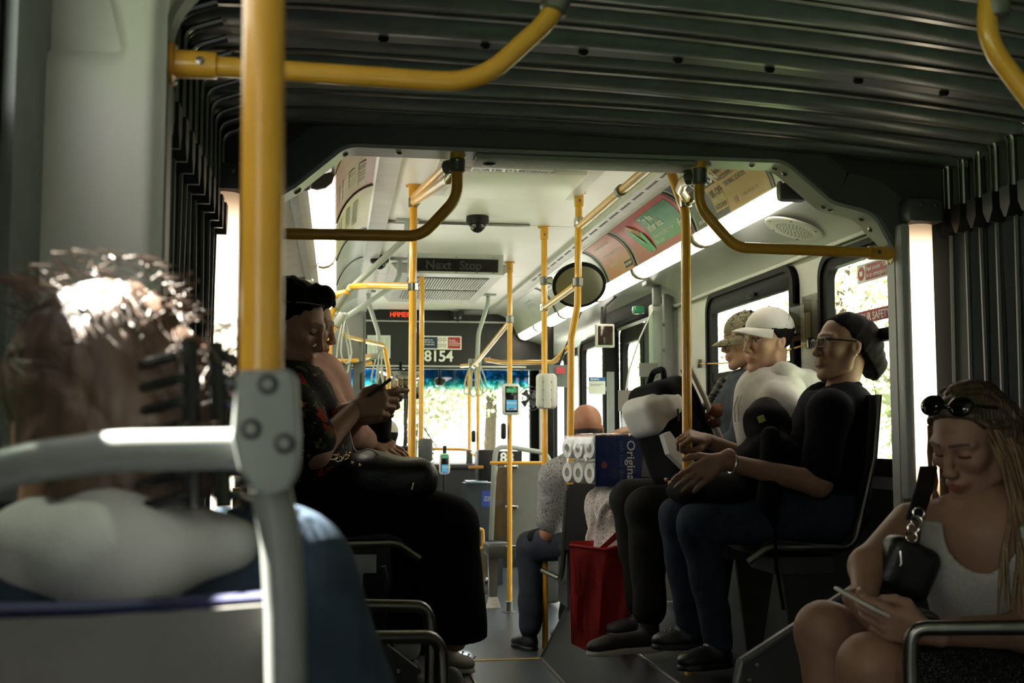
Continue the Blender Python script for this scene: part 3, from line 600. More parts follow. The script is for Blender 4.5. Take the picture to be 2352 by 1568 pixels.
c4 = aZ(1122, 675, ZT); K4 = at(1096, 832, c4.y); t = pole('grey hanger tube above the strap clamp at the right', [c4, at(1120, 700, c4.y), at(1099, 765, c4.y), K4], m=GRT, name='hanger_rail', rad=0.3); bracket(t, c4)
t = pole('yellow arm from the tall left pole to the upper grey joint', [(AX, AY+.02, 1.90), at(850, 655, 6.2), at(806, 658, 6.35), J1], name='grab_rail', rad=0.06)
t = pole('short yellow stub to the left of the upper grey joint', [at(740, 686, 6.35), at(795, 672, 6.35)], name='grab_rail', r=0.02)
S1 = at(748, 770, 6.4); t = pole('left yellow stanchion in front of the driver partition', [J1, at(762, 718, 6.38), S1, (S1.x, 6.4, 0.9)], rad=0.12, cl=[(at(781, 690, 6.36), (-.5, 0, -.8), 0.021, 0.10, mat('joint_plastic', (0.25, 0.25, 0.22), 0.4))])
S2 = at(757, 790, 7.6); t = pole('second left yellow stanchion behind the first', [J2, at(766, 752, 7.6), S2, (S2.x, 7.6, 0.9)], rad=0.12, cl=[(at(780, 735, 7.6), (-.5, 0, -.8), 0.022, 0.10, MATS['joint_plastic'])])
pole('yellow arm sloping to the strap clamp beside the white paper notice', [at(786, 760, 8.0), at(793, 773, 8.0), at(878, 792, 9.2), at(882, 796, 9.25)], name='grab_rail', rad=0.05)
pole('level yellow rail across the driver partition', [at(690, 829, 8.4), at(815, 829, 8.4), at(850, 818, 8.8)], name='grab_rail', cl=[(at(852, 819, 8.8), (1, 0.3, 0.2), PR, 0.10, GRT)], rad=0.1)
pole('yellow rail bent down on the driver partition', [at(852, 833, 8.7), at(820, 840, 8.6), at(815, 880, 8.6), at(813, 950, 8.6)], name='grab_rail', rad=0.12)
pole('yellow pole left of the rear-view mirror', [at(884, 800, 9.4), at(893, 850, 9.4), at(892, 960, 9.4), (at(892, 960, 9.4).x, 9.4, 0.0)], rad=0.2)
# strap loops
STRAP = mat('strap_cord', (0.42, 0.44, 0.40), 0.45)
def strap(px, py, Y, L, w, tilt, label):
    p = at(px, py, Y); t = thing('hanging_strap', label, 'strap', p-V3((0, 0, L)), 'hanging strap loops'); P = []
    for k in range(13):
        a = 2*math.pi*k/12; P.append(p+V3((math.sin(a)*w*(0.5-0.5*math.cos(a))*0.9+tilt*L*(0.5-0.5*math.cos(a)), math.sin(a)*0.02, -L*(0.5-0.5*math.cos(a)))))
    b = MB(); b.tube(P, 0.0065, 6, False); b.build('loop', STRAP, t)
    b = MB(); b.rbox(p+V3((0, 0, 0.01)), (0.03, 0.04, 0.05), 0.008); b.build('strap_holder', GRT, t)
for i, a in enumerate(((786, 732, 7.6, 0.37, 0.075, 0.03), (792, 730, 7.6, 0.30, 0.06, 0.05))): strap(*a, ('longer grey strap loop hanging from the lower grey joint at the left', 'shorter grey strap loop hanging from the lower grey joint at the left')[i])
for i, (dx, L, tl) in enumerate(((-4, 0.32, -0.1), (0, 0.34, 0.0), (4, 0.31, 0.12))): strap(873+dx, 800, c3.y, L, 0.05, tl, ('strap loop in the bunch left of the mirror, swinging left', 'strap loop in the bunch left of the mirror, hanging straight', 'strap loop in the bunch left of the mirror, swinging right')[i])
for i, (dx, L, tl) in enumerate(((-12, 0.27, -0.1), (-4, 0.29, 0.0), (3, 0.28, 0.1), (10, 0.25, 0.15))): strap(1092+dx, 833, 9.7, L, 0.06, tl, ('strap loop in the bunch by the windscreen, farthest left', 'strap loop in the bunch by the windscreen, second from the left', 'strap loop in the bunch by the windscreen, third from the left', 'strap loop in the bunch by the windscreen, farthest right')[i])
# ================================================================== ceiling fittings
t = thing('roof_hatch', 'white roof hatch with a French emergency exit plate', 'hatch', (0.8, 5.3, ZT))
b = MB(); b.rbox((0.80, 5.25, ZT-0.012), (0.76, 0.72, 0.03), 0.012); b.build('hatch_frame', mat('hatch_grey_white', (0.60, 0.59, 0.55), 0.45), t)
b = MB(); b.rbox((0.80, 5.25, ZT-0.035), (0.60, 0.56, 0.03), 0.014); b.build('hatch_lid', WHITE, t)
b = MB(); b.rbox((0.80, 5.53, ZT-0.035), (0.03, 0.03, 0.02), 0.005); b.build('latch', STEEL, t)
hp = aZ(1167, 396, ZT-0.05)
b = quadplate((hp.x-0.17, hp.y-0.02, ZT-0.052), (1, 0, 0), (0, -1, 0), 0.36, 0.065, 0.001); pl = b.build('exit_plate', mat('exit_plate_white', (0.5, 0.48, 0.42), 0.3, 0.4), t, smooth=False)
put_text('exit_lettering', "SORTIE D'URGENCE", 0.040, (hp.x-0.165, hp.y-0.035, ZT-0.053), (1, 0, 0), (0, -1, 0), INK_K, pl, bold=0.0012, shear=0.2, space=1.02)
b = MB(); b.rbox((0.60, 6.43, ZT-0.008), (0.95, 0.03, 0.014), 0.004); tag(b.build('ceiling_conduit', STEEL, None, (0.6, 6.43, ZT)), 'thin dark conduit strip across the ceiling at the camera', 'conduit')
def dome(p, s, label, bracket=False):
    p = Vector(p); t = thing('dome_camera', label, 'camera', p)
    b = MB(); b.lathe(p, (0, 0, -1), [(0.062*s, 0), (0.064*s, 0.02*s), (0.060*s, 0.045*s), (0.05*s, 0.05*s)], 20); b.build('housing', BLK, t)
    b = MB(); b.lathe(p-V3((0, 0, 0.045*s)), (0, 0, -1), [(0.047*s*math.cos(R(a)), 0.047*s*math.sin(R(a))) for a in (0, 15, 30, 45, 60, 75, 89)], 20); b.build('dome', mat('dome_dark_glass', (0.05, 0.05, 0.05), 0.05, 0.6), t)
dome(aZ(1097, 497, ZT), 1.0, 'black dome camera on the ceiling seam left of the yellow poles')
dome(aZ(872, 588, ZT), 1.0, 'black dome camera half hidden by the grey hanger tube')
dome(at(1051, 716, 10.85), 1.0, 'black dome camera at the top of the black header')
# next stop sign
n0 = aZ(948, 590, ZT); YN = 7.55
t = thing('next_stop_sign', 'ceiling display reading next stop in dim letters', 'sign', (0.77, YN, ZT))
b = MB(); b.prism([(0.455, YN, ZT), (1.085, YN, ZT), (1.085, YN+0.03, 2.26), (0.455, YN+0.03, 2.26)], (0, 0.16, 0)); b.build('housing', mat('sign_housing', (0.42, 0.43, 0.40), 0.4), t)
nn = V3((0, -0.13, -0.03)).normalized(); uy = V3((0, -0.03, 0.13)).normalized()
b = quadplate((0.50, YN+0.022, 2.275), (1, 0, 0), uy, 0.55, 0.085, 0.003); sc = b.build('screen', mat('dead_screen', (0.004, 0.004, 0.004), 0.25), t, smooth=False)
[put_text('sign_word', w_, 0.082, (x_, YN+0.0145, 2.29), (1, 0, 0), uy, mat('dim_letters', (0.022, 0.021, 0.02), 0.5), sc, lift=0.003, bold=0.002) for w_, x_ in (('Next', 0.565), ('Stop', 0.79))]
for x in (0.52, 0.77, 1.02):
    for z in (2.27, 2.37): q = MB(); q.lathe((x, YN+0.028*(2.39-z)/0.13-0.001, z), nn, [(0.005, 0), (0.004, 0.003)], 6); q.build('screw', SCREW, t)
# air return grille
t = thing('ceiling_grille', 'wide white air grille with two louvred fields behind the next stop sign', 'grille', (0.8, 8.8, ZT))
b = MB(); b.prism([(0.36, 8.0, 2.385), (1.22, 8.0, 2.385), (1.16, 8.06, 2.33), (0.42, 8.06, 2.33)], (0, 1.75, 0)); b.build('housing', mat('grille_frame', (0.40, 0.41, 0.39), 0.45), t)
for y0, y1 in ((8.25, 8.85), (8.95, 9.55)):
    b = MB(); b.box((0.50, y0, 2.326), (1.08, y1, 2.332)); f = b.build('louvre_field', mat('grille_dark', (0.10, 0.10, 0.095), 0.6), t, smooth=False)
    for i in range(30): x = 0.505+i*0.0195; b = MB(); b.box((x, y0, 2.318), (x+0.010, y1, 2.327)); b.build('slat', MATS['grille_frame'], f, smooth=False)
# mirror disc
c = at(1330, 653, 6.05); t = thing('round_mirror', 'round convex mirror with a black rim on the yellow poles', 'mirror', c)
ax = V3((-0.06, -0.74, -0.67)).normalized()
b = MB(); b.lathe(c, ax, [(0.14, -0.006), (0.146, 0.0), (0.146, 0.012), (0.138, 0.014)], 36); b.build('rim', RUB, t)
b = MB(); b.lathe(c+ax*0.008, ax, [(0.139, 0), (0.12, 0.010), (0.08, 0.020), (0.04, 0.026), (0.002, 0.028)], 36); b.build('mirror_face', mat('mirror_tan', (0.19, 0.17, 0.13), 0.35, 0.35), t)
b = MB(); b.tube([(EX+.02, 6.47, 2.075), c-ax*0.01], 0.012, 8); b.build('arm', GRT, t)
# card readers
def reader(p, label, face, w=0.125, h=0.215, d=0.06):
    p = Vector(p); t = thing('card_reader', label, 'card reader', p-V3((0, 0, h/2))); b = MB(); b.rbox(p, (w, d, h), 0.024, None, 3); b.build('housing', mat('reader_white', (0.70, 0.70, 0.66), 0.35), t)
    if face:
        b = MB(); b.rbox(p-V3((0, d/2, 0)), (w*0.70, 0.008, h*0.82), 0.012 if False else 0.0035); s = b.build('screen_glass', mat('screen_black', (0.006, 0.006, 0.007), 0.15), t)
        y = p.y-d/2-0.005
        for nm, z0, z1, m in (('green_field', 0.045, 0.075, mat('screen_green', (0.03, 0.16, 0.07), 0.4, emit=(0.04, 0.30, 0.12), estr=0.5)), ('blue_field', -0.075, -0.005, mat('screen_blue', (0.05, 0.20, 0.34), 0.4, emit=(0.07, 0.33, 0.55), estr=0.55))):
            b = MB(); b.box((p.x-w*0.29, y-0.001, p.z+z0), (p.x+w*0.29, y, p.z+z1)); b.build(nm, m, s, smooth=False)
        put_text('reader_lettering', 'compass', 0.020, (p.x-w*0.28, y, p.z-0.03), (1, 0, 0), (0, 0, 1), INK_W, s, lift=0.0015, bold=0.0004)
        put_text('tap_mark', '+ ~~', 0.02, (p.x-w*0.2, y, p.z+0.052), (1, 0, 0), (0, 0, 1), INK_W, s, lift=0.0015)
        for k, cc in enumerate(((0.5, 0.35, 0.05), (0.02, 0.05, 0.25), (0.5, 0.05, 0.03), (0.5, 0.5, 0.5))): b = MB(); b.box((p.x-0.034+k*0.018, y-0.002, p.z-0.07), (p.x-0.022+k*0.018, y-0.001, p.z-0.06)); b.build('card_mark', mat(f'card_mark_{k}', cc, 0.5), s, smooth=False)
        for k in range(4): b = MB(); b.box((p.x-0.02+k*0.012, y-0.001, p.z+0.081), (p.x-0.016+k*0.012, y, p.z+0.085)); b.build('status_light', mat('status_green', (0.1, 0.6, 0.15), 0.4, emit=(0.1, 0.8, 0.2), estr=0.8), s, smooth=False)
    else:
        b = MB(); b.rbox(p-V3((0, d/2+0.004, 0)), (w*0.34, 0.02, h*0.98), 0.008); b.build('mounting_rib', MATS['reader_white'], t)
        for sx in (-1, 1):
            for k in (-0.05, 0.005, 0.05): q = MB(); q.lathe(p+V3((sx*w*0.2, -d/2, k)), (0, -1, 0), [(0.004, 0), (0.003, 0.002)], 6); q.build('screw', SCREW, t)
reader((GX, GY-0.055, at(1170, 917, GY-.055).z), 'white card reader with a green and blue lit screen on the slim pole', True)
reader((EX, 6.49-0.06, at(1243, 898, 6.43).z), 'white back of a card reader on the yellow pole', False, 0.118, 0.20)
rp = at(1021, 1065, 9.3); reader(rp, 'far white card reader with a lit screen below the windscreen', True, 0.085, 0.17)
b = MB(); b.rbox(rp+V3((0, 0, 0.11)), (0.03, 0.03, 0.07), 0.006); b.tube([rp+V3((0, 0.05, -0.05)), V3((rp.x, rp.y+0.1, 0.0))], 0.012, 8); tag(b.build('reader_stand', BLK, None, (rp.x, rp.y+.1, 0.0)), 'black stand of the far card reader', 'stand')
# ================================================================== front header: LED, numbers, stickers, paper
yh = YHD-0.02
def on_hdr(px, py): return at(px, py, yh)
t = thing('led_display', 'black LED display with red HAMBER lettering', 'display', on_hdr(945, 733)); 
a, c = on_hdr(868, 735), on_hdr(1035, 714); b = MB(); b.box((a.x, yh-0.04, a.z), (c.x, yh+0.01, c.z)); dsp = b.build('housing', BLK, t, smooth=False)
led = mat('led_red', (0.5, 0.03, 0.01), 0.5, emit=(1.0, 0.06, 0.02), estr=1.6)
FONT = {'H': '10001 10001 10001 11111 10001 10001 10001', 'A': '01110 10001 10001 11111 10001 10001 10001', 'M': '10001 11011 10101 10101 10001 10001 10001', 'B': '11110 10001 10001 11110 10001 10001 11110', 'E': '11111 10000 10000 11110 10000 10000 11111', 'R': '11110 10001 10001 11110 10100 10010 10001'}
o = on_hdr(896, 728); px_ = 0.0068
for i, ch in enumerate('HAMBER'):
    b = MB()
    for r_, row in enumerate(FONT[ch].split()):
        for k, v in enumerate(row):
            if v == '1': x = o.x+(i*6+k)*px_; z = o.z+(6-r_)*px_; b.box((x, yh-0.043, z), (x+px_*0.82, yh-0.040, z+px_*0.82))
    tag(b.build('led_letter', led, dsp, smooth=False), kind='stuff')
o = on_hdr(974, 829); t = thing('bus_number', 'large white bus number 8154 on the black header', 'number', o)
V, F = text_mesh('8154', 0.145, bold=0.003, space=0.95); mesh_obj('digits', [o+V3((v.x, -0.003, v.y)) for v in V], F, INK_W, t, smooth=False)
a, c = on_hdr(968, 802), on_hdr(1060, 772); t = thing('rules_sticker', 'wide blue, white and red rules sticker above the bus number', 'sticker', a)
w, h = c.x-a.x, c.z-a.z; b = quadplate(a, (1, 0, 0), (0, 0, 1), w, h, 0.002); b.build('backing', INK_W, t, smooth=False)
for nm, u0, u1, cc in (('blue_field', 0.0, 0.40, (0.012, 0.035, 0.085)), ('red_field', 0.66, 0.97, (0.42, 0.03, 0.035))):
    b = quadplate(a+V3((w*u0, -0.002, h*0.08)), (1, 0, 0), (0, 0, 1), w*(u1-u0), h*0.84, 0.001); f = b.build(nm, mat('sticker_'+nm, cc, 0.5), t, smooth=False)
    put_text('small_print', 'assaults on\nstaff will not\nbe tolerated' if nm == 'blue_field' else 'No pets*\nNo smoking\nNo alcohol drinks\nNo loud audio', 0.022 if nm == 'blue_field' else 0.016, a+V3((w*(u0+0.03), -0.003, h*0.66)), (1, 0, 0), (0, 0, 1), INK_W, f, lift=0.001, bold=0.0003)
for k in range(4):
    q = MB(); p = a+V3((w*(0.46+0.11*(k % 2)), -0.002, h*(0.3+0.42*(k//2)))); q.lathe(p, (0, -1, 0), [(0.017, 0), (0.017, 0.001)], 14); f = q.build('ban_sign', mat('ban_red', (0.25, 0.05, 0.04), 0.5), t); q = MB(); q.lathe(p-V3((0, 0.001, 0)), (0, -1, 0), [(0.012, 0), (0.012, 0.0006)], 14); q.build('ban_disc', INK_W, f)
a, c = on_hdr(843, 822), on_hdr(897, 770); t = thing('paper_notice', 'white printed paper sheet on the black header', 'paper', a); b = quadplate(a, (1, 0, 0), (0, 0, 1), c.x-a.x, c.z-a.z, 0.002); pp = b.build('sheet', mat('paper', (0.62, 0.63, 0.62), 0.6), t, smooth=False)
PW, PH = c.x-a.x, c.z-a.z; q = MB()
for r_ in range(9):
    for k in range(4): q.box((a.x+PW*(0.08+0.23*k), a.y-0.003, a.z+PH*(0.12+0.09*r_)), (a.x+PW*(0.24+0.23*k), a.y-0.002, a.z+PH*(0.145+0.09*r_)))
tag(q.build('table_print', mat('grey_print', (0.35, 0.36, 0.36), 0.6), pp, smooth=False), kind='stuff')
# rear-view mirror and hanging domes
a, c = at(867, 916, 10.9), at(974, 849, 10.9); t = thing('rear_view_mirror', 'wide rear-view mirror at the top of the windscreen', 'mirror', (a+c)/2)
b = MB(); b.rbox((a+c)/2, (c.x-a.x, 0.05, c.z-a.z), 0.02, None, 3); b.build('housing', BLK, t); b = MB(); b.rbox((a+c)/2-V3((0, 0.028, 0)), (c.x-a.x-0.03, 0.004, c.z-a.z-0.03), 0.0015, Matrix.Rotation(R(-2.5), 3, 'Z') @ Matrix.Rotation(R(3), 3, 'X')); b.build('mirror_face', mat('mirror_silver', (0.6, 0.6, 0.6), 0.03, 1.0), t); b = MB(); b.tube([(a+c)/2+V3((0, 0.02, 0.1)), ((a.x+c.x)/2, 11.02, 1.90)], 0.014, 8); b.build('mirror_arm', BLK, t)
for px, py, s, lb in ((1010, 866, 1.0, 'small black round mirror hanging at the blue tinted band'), (1080, 870, 1.0, 'black round mirror behind the far yellow pole')):
    p = at(px, py+8, 11.3); t = thing('blind_spot_mirror', lb, 'mirror', p); b = MB(); b.lathe(p, (0, 0, 1), [(0.001, -0.06), (0.04, -0.045), (0.055, -0.015), (0.055, 0.015), (0.03, 0.03)], 18); b.build('shell', BLK, t); b = MB(); b.tube([p+V3((0, 0, 0.02)), p+V3((0, 0, 0.16))], 0.012, 8); b.build('stalk', BLK, t)
b = MB(); pa, pb = at(884, 916, 11.2), at(880, 1010, 11.2); b.tube([pa, pb], 0.007, 6); tag(b.build('mirror_cable', BLK, None, pb), 'thin dark cable hanging below the rear-view mirror', 'cable')
b = MB(); pa, pb = at(938, 890, 11.4), at(928, 1025, 11.4); b.tube([pa, pb], 0.014, 6); b.rbox(pb+V3((0, 0, -0.02)), (0.16, 0.06, 0.05), 0.015); tag(b.build('dash_post', BLK, None, pb), 'black upright post on the dash behind the yellow poles', 'post')
for i, (x0, y0, x1, y1) in enumerate(((969, 975, 1005, 1030), (970, 1000, 995, 1035))): b = MB(); b.tube([at(x0, y0, 11.9), at(x1, y1, 11.9)], 0.007, 6); tag(b.build('wiper_arm', BLK, None, at(x1, y1, 11.9)), ('upper wiper arm leaning across the windscreen', 'lower wiper arm leaning across the windscreen')[i], 'wiper')
# fan on the dash
def fan(p, r, label):
    t = thing('dash_fan', label, 'fan', Vector(p)-V3((0, 0, r))); p = Vector(p)
    for rr_ in (r, r*0.66, r*0.33):
        b = MB(); b.tube([p+V3((rr_*math.cos(a), -0.02*(1-rr_/r), rr_*math.sin(a))) for a in [2*math.pi*k/20 for k in range(21)]], 0.004, 5, False); b.build('cage_ring', BLK, t)
    for k in range(4):
        a0 = k*math.pi/2+0.3; b = MB(); b.add([p, p+V3((math.cos(a0)*r*0.85, 0.02, math.sin(a0)*r*0.85)), p+V3((math.cos(a0+0.8)*r*0.85, 0.05, math.sin(a0+0.8)*r*0.85))], [(0, 1, 2)]); b.prism([p+V3((0, .01, 0)), p+V3((math.cos(a0)*r*0.85, 0.02, math.sin(a0)*r*0.85)), p+V3((math.cos(a0+0.8)*r*0.85, 0.04, math.sin(a0+0.8)*r*0.85))], (0, 0.004, 0)); b.build('blade', DKGREY, t)
    b = MB(); b.lathe(p, (0, 1, 0), [(r*0.2, 0), (r*0.2, 0.08), (r*0.12, 0.10)], 12); b.build('motor', BLK, t); b = MB(); b.tube([p+V3((0, 0.09, 0)), p+V3((0, 0.09, -r*1.6)) if p.z < 1.3 else p+V3((0.20, 0.02, 0))], 0.010, 8); b.build('fan_arm', BLK, t)
fan(at(983, 1047, 10.8), 0.078, 'small wire fan on the dash by the far left pole'); fan(at(1218, 915, 9.62), 0.10, 'wire fan behind the white back of the card reader')
# ================================================================== driver partition at the left
t = struct(thing('wall_partition', 'grey driver partition with a handle and stickers', None)); yp = 8.5
PG = mat('partition_grey', (0.16, 0.17, 0.165), 0.5); PG2 = mat('partition_light', (0.26, 0.27, 0.26), 0.5)
b = MB(); b.box((XL, yp, 0.0), (0.10, yp+0.04, 2.08)); b.build('partition_panel', PG2, t, smooth=False)
a = at(755, 832, yp-0.02); b = MB(); b.rbox((-0.07, yp-0.02, 1.90), (0.50, 0.06, 0.36), 0.02); b.build('upper_box', PG, t)
b = MB(); b.rbox((0.155, yp+0.02, 1.65), (0.09, 0.07, 0.9), 0.012); b.build('partition_post', PG, t)
for z in (2.02, 1.75): q = MB(); q.lathe((0.165, yp-0.018, z), (0, -1, 0), [(0.008, 0), (0.006, 0.004)], 8); q.build('bolt', BLK, t)
b = MB(); b.tube(fillet([at(835, 858, yp-0.02), at(829, 860, yp-.06), at(829, 892, yp-.06), at(835, 896, yp-.02)], 0.02, 4), 0.009, 8); b.build('door_handle', BLK, t)
a = at(761, 906, yp-0.004); b = quadplate(a, (1, 0, 0), (0, 0, 1), 0.035, 0.085, 0.002); f = b.build('black_sticker', mat('sticker_black', (0.01, 0.011, 0.012), 0.5), t, smooth=False); q = MB(); q.lathe(a+V3((0.018, -0.003, 0.052)), (0, -1, 0), [(0.012, 0), (0.012, 0.001)], 12); q.build('crest', INK_W, f)
a = at(757, 925, yp-0.05); b = quadplate(a, (1, 0, 0), (0, 0, 1), 0.16, 0.055, 0.006); f = b.build('blue_notice', mat('notice_blue', (0.02, 0.06, 0.15), 0.5), t, smooth=False); put_text('notice_lettering', '& Offences', 0.022, a+V3((0.0, -0.007, 0.022)), (1, 0, 0), (0, 0, 1), INK_W, f, lift=0.001, bold=0.0003)
b = MB(); b.box((XL, yp-0.35, 0.9), (0.0, yp-0.01, 0.96)); b.build('ledge', PG, t, smooth=False)
# ================================================================== adverts in the right cove
ARC = [0.0]
for i in range(1, len(CV)): ARC.append(ARC[-1]+(Vector(CV[i])-Vector(CV[i-1])).length)
ALEN = ARC[-1]
def cove_at(v, lift, side=1):
    """v metres up from the lower edge of the cove"""
    s = ALEN-v; i = 0
    while i < len(ARC)-2 and ARC[i+1] < s: i += 1
    f = (s-ARC[i])/(ARC[i+1]-ARC[i]); a, c = Vector(CV[i]), Vector(CV[i+1]); p = a.lerp(c, f); tn = (c-a).normalized(); n = Vector((-abs(tn.y), -abs(tn.x))).normalized(); p = p+n*lift
    return (p.x if side > 0 else 2*XM-p.x, p.y)
def cove_patch(name, m, par, ynear, yfar, v0, v1, lift, side=1, ny=1, t=0.002):
    """curved sheet lying in the cove"""
    V = []; F = []; nv = 10
    for l in (lift, lift-t):
        for k in range(nv+1):
            x, z = cove_at(v0+(v1-v0)*k/nv, l, side); V += [(x, ynear, z), (x, yfar, z)]
    n = 2*(nv+1)
    for o in (0, n):
        for k in range(nv): F.append((o+2*k, o+2*k+1, o+2*k+3, o+2*k+2))
    for k in range(nv): F += [(2*k, 2*k+2, n+2*k+2, n+2*k), (2*k+1, n+2*k+1, n+2*k+3, 2*k+3)]
    F += [(0, n, n+1, 1), (2*nv, 2*nv+1, n+2*nv+1, n+2*nv)]
    return mesh_obj(name, V, F, m, par)
def cove_poly(name, m, par, y_origin, poly, lift, side=1):
    V = []; F = [tuple(range(len(poly)))]
    for u, v in poly: x, z = cove_at(v, lift, side); V.append((x, y_origin-u if side > 0 else y_origin+u, z))
    return mesh_obj(name, V, F, m, par, smooth=False)
def cove_text(name, txt, size, y_far, u, v, m, par, lift=0.005, rot=0, side=1, **k):
    V, F = text_mesh(txt, size, **k); W_ = []; ca, sa = math.cos(rot), math.sin(rot)
    for q in V:
        uu, vv = u+q.x*ca-q.y*sa, v+q.x*sa+q.y*ca; x, z = cove_at(min(max(vv, 0.0), ALEN-0.001), lift, side); W_.append((x, y_far-uu if side > 0 else y_far+uu, z))
    return mesh_obj(name, W_, F, m, par, smooth=False)
AV = ALEN-0.015
def cove_lines(par, m, y0, rows, side=1):
    """print too small to read: thin broken bars"""
    for u0, u1, v, hh in rows:
        u = u0; k = 0
        while u < u1: w_ = (0.05, 0.03, 0.07, 0.04)[k % 4]; cove_poly('print_line', m, par, y0, [(u, v), (min(u+w_, u1), v), (min(u+w_, u1), v+hh), (u, v+hh)], 0.0055, side); u += w_+0.014; k += 1
def advert(label, yn, yf, m, side=1):
    x, z = cove_at(0.0, 0.004, side); t = thing('cove_advert', label, 'advert', (x, (yn+yf)/2, z), 'adverts in the ceiling coves'); cove_patch('sheet', m, t, yn, yf, 0.004, AV, 0.003, side); return t
# driving school: dark left half, tan right half
AD1 = mat('advert_charcoal', (0.045, 0.045, 0.045), 0.35); TAN = mat('advert_tan', (0.52, 0.30, 0.10), 0.4)
t = advert('tan and charcoal driving school advert nearest the arch', 4.30, 5.28, AD1); yo = 5.28
p = cove_patch('tan_field', TAN, t, 4.33, 4.82, 0.004, AV, 0.0045)
INK_G = mat('advert_grey_print', (0.06, 0.055, 0.05), 0.5)
cove_text('thanks_lettering', "THANK YOU FOR RA\nVANCOUVER'S TOP-RATED\n    DRIVING SCHOOL", 0.031, yo, 0.49, 0.185, INK_G, p, 0.006, bold=0.0006, line=1.15)
cove_text('follow_lettering', 'FOLLOW US  f  O', 0.022, yo, 0.66, 0.035, INK_G, p, 0.006)
for k in range(3): cove_poly('mascot_badge', mat(f'badge_{k}', ((0.30, 0.22, 0.12), (0.5, 0.12, 0.08), (0.45, 0.42, 0.35))[k], 0.5), p, yo, [(0.555+k*0.03+0.013*math.cos(a), 0.04+0.017*math.sin(a)) for a in [2*math.pi*i/12 for i in range(12)]], 0.006)
cove_text('name_lettering', "LEY'S DRI", 0.075, yo, 0.22, 0.165, INK_W, t, 0.0055, bold=0.002, rot=0.0)
cove_text('school_lettering', 'DRIVING SCHOOL', 0.026, yo, 0.03, 0.02, INK_W, t, 0.0055, bold=0.0004); cove_text('phone_lettering', '604.557', 0.03, yo, 0.10, 0.235, INK_W, t, 0.0055, bold=0.0006)
bx_ = cove_patch('offer_box', TAN, t, yo-0.47, yo-0.30, 0.03, 0.155, 0.0055); cove_text('offer_lettering', '10% OFF', 0.048, yo, 0.305, 0.10, INK_G, bx_, 0.007, bold=0.0012); cove_text('code_lettering', 'WITH CODE', 0.02, yo, 0.33, 0.075, INK_W, bx_, 0.007); cove_text('code_lettering', 'BUS2CAR10', 0.028, yo, 0.31, 0.043, INK_G, bx_, 0.007, bold=0.0006)
# red advert with a green field
RED = mat('advert_red', (0.46, 0.035, 0.03), 0.35); GRN = mat('advert_green', (0.035, 0.24, 0.12), 0.35)
t = advert('red advert with a green field reading try the other side', 5.37, 6.40, RED); yo = 6.40
g = cove_patch('green_field', GRN, t, 5.42, 5.98, 0.04, 0.235, 0.0045)
for k in range(11): cove_poly('wave_line', mat('advert_green_line', (0.03, 0.20, 0.10), 0.4), g, 5.98, [(0.01+0.54*i/12, 0.05+k*0.017+0.006*math.sin(i*1.1+k)) for i in range(13)]+[(0.01+0.54*i/12, 0.0525+k*0.017+0.006*math.sin(i*1.1+k)) for i in range(12, -1, -1)], 0.0055)
cove_text('headline', 'Try the\nother side.', 0.062, yo, 0.45, 0.180, INK_W, g, 0.0065, bold=0.0018, line=0.85); cove_text('subline', 'These phone plans are fair.\nPinky swear.', 0.034, yo, 0.45, 0.082, INK_W, g, 0.0065, bold=0.0004, line=0.95); cove_text('brand_lettering', 'fizz', 0.075, yo, 0.90, 0.06, INK_W, g, 0.0065, bold=0.002)
HS = mat('printed_hand', (0.50, 0.30, 0.20), 0.5)
cove_poly('printed_phone', mat('advert_phone_green', (0.05, 0.36, 0.16), 0.4), t, yo, [(0.14, 0.20), (0.20, 0.21), (0.34, 0.05), (0.29, 0.03)], 0.0045); cove_poly('printed_phone', MATS['advert_phone_green'], t, yo, [(0.28, 0.16), (0.33, 0.155), (0.41, 0.03), (0.36, 0.02)], 0.0048); cove_poly('printed_hand', HS, t, yo, [(0.17, 0.225), (0.23, 0.235), (0.31, 0.17), (0.30, 0.12), (0.26, 0.10), (0.21, 0.15)], 0.0055); cove_poly('printed_hand', mat('printed_hand_light', (0.55, 0.40, 0.30), 0.5), t, yo, [(0.16, 0.19), (0.20, 0.20), (0.28, 0.13), (0.27, 0.10), (0.24, 0.10)], 0.0060)
# orange advert
ORG = mat('advert_orange', (0.52, 0.13, 0.025), 0.35); t = advert('orange safety advert with a small black badge beside the round mirror', 6.50, 7.10, ORG); yo = 7.10
cove_text('orange_lettering', "more training to avoid the", 0.030, yo, 0.12, 0.215, INK_W, t, 0.0055, bold=0.0003); cove_text('orange_lettering', "Listen to your gut. It knows what's right.", 0.026, yo, 0.10, 0.145, INK_W, t, 0.0055, bold=0.0003); cove_text('web_lettering', 'worksafebc.com', 0.030, yo, 0.13, 0.075, INK_W, t, 0.0055)
q = cove_patch('badge', INK_K, t, 6.515, 6.66, 0.022, 0.062, 0.0055); cove_text('badge_lettering', 'WORK SAFE BC', 0.022, yo, 0.445, 0.035, INK_W, q, 0.007, bold=0.0004)
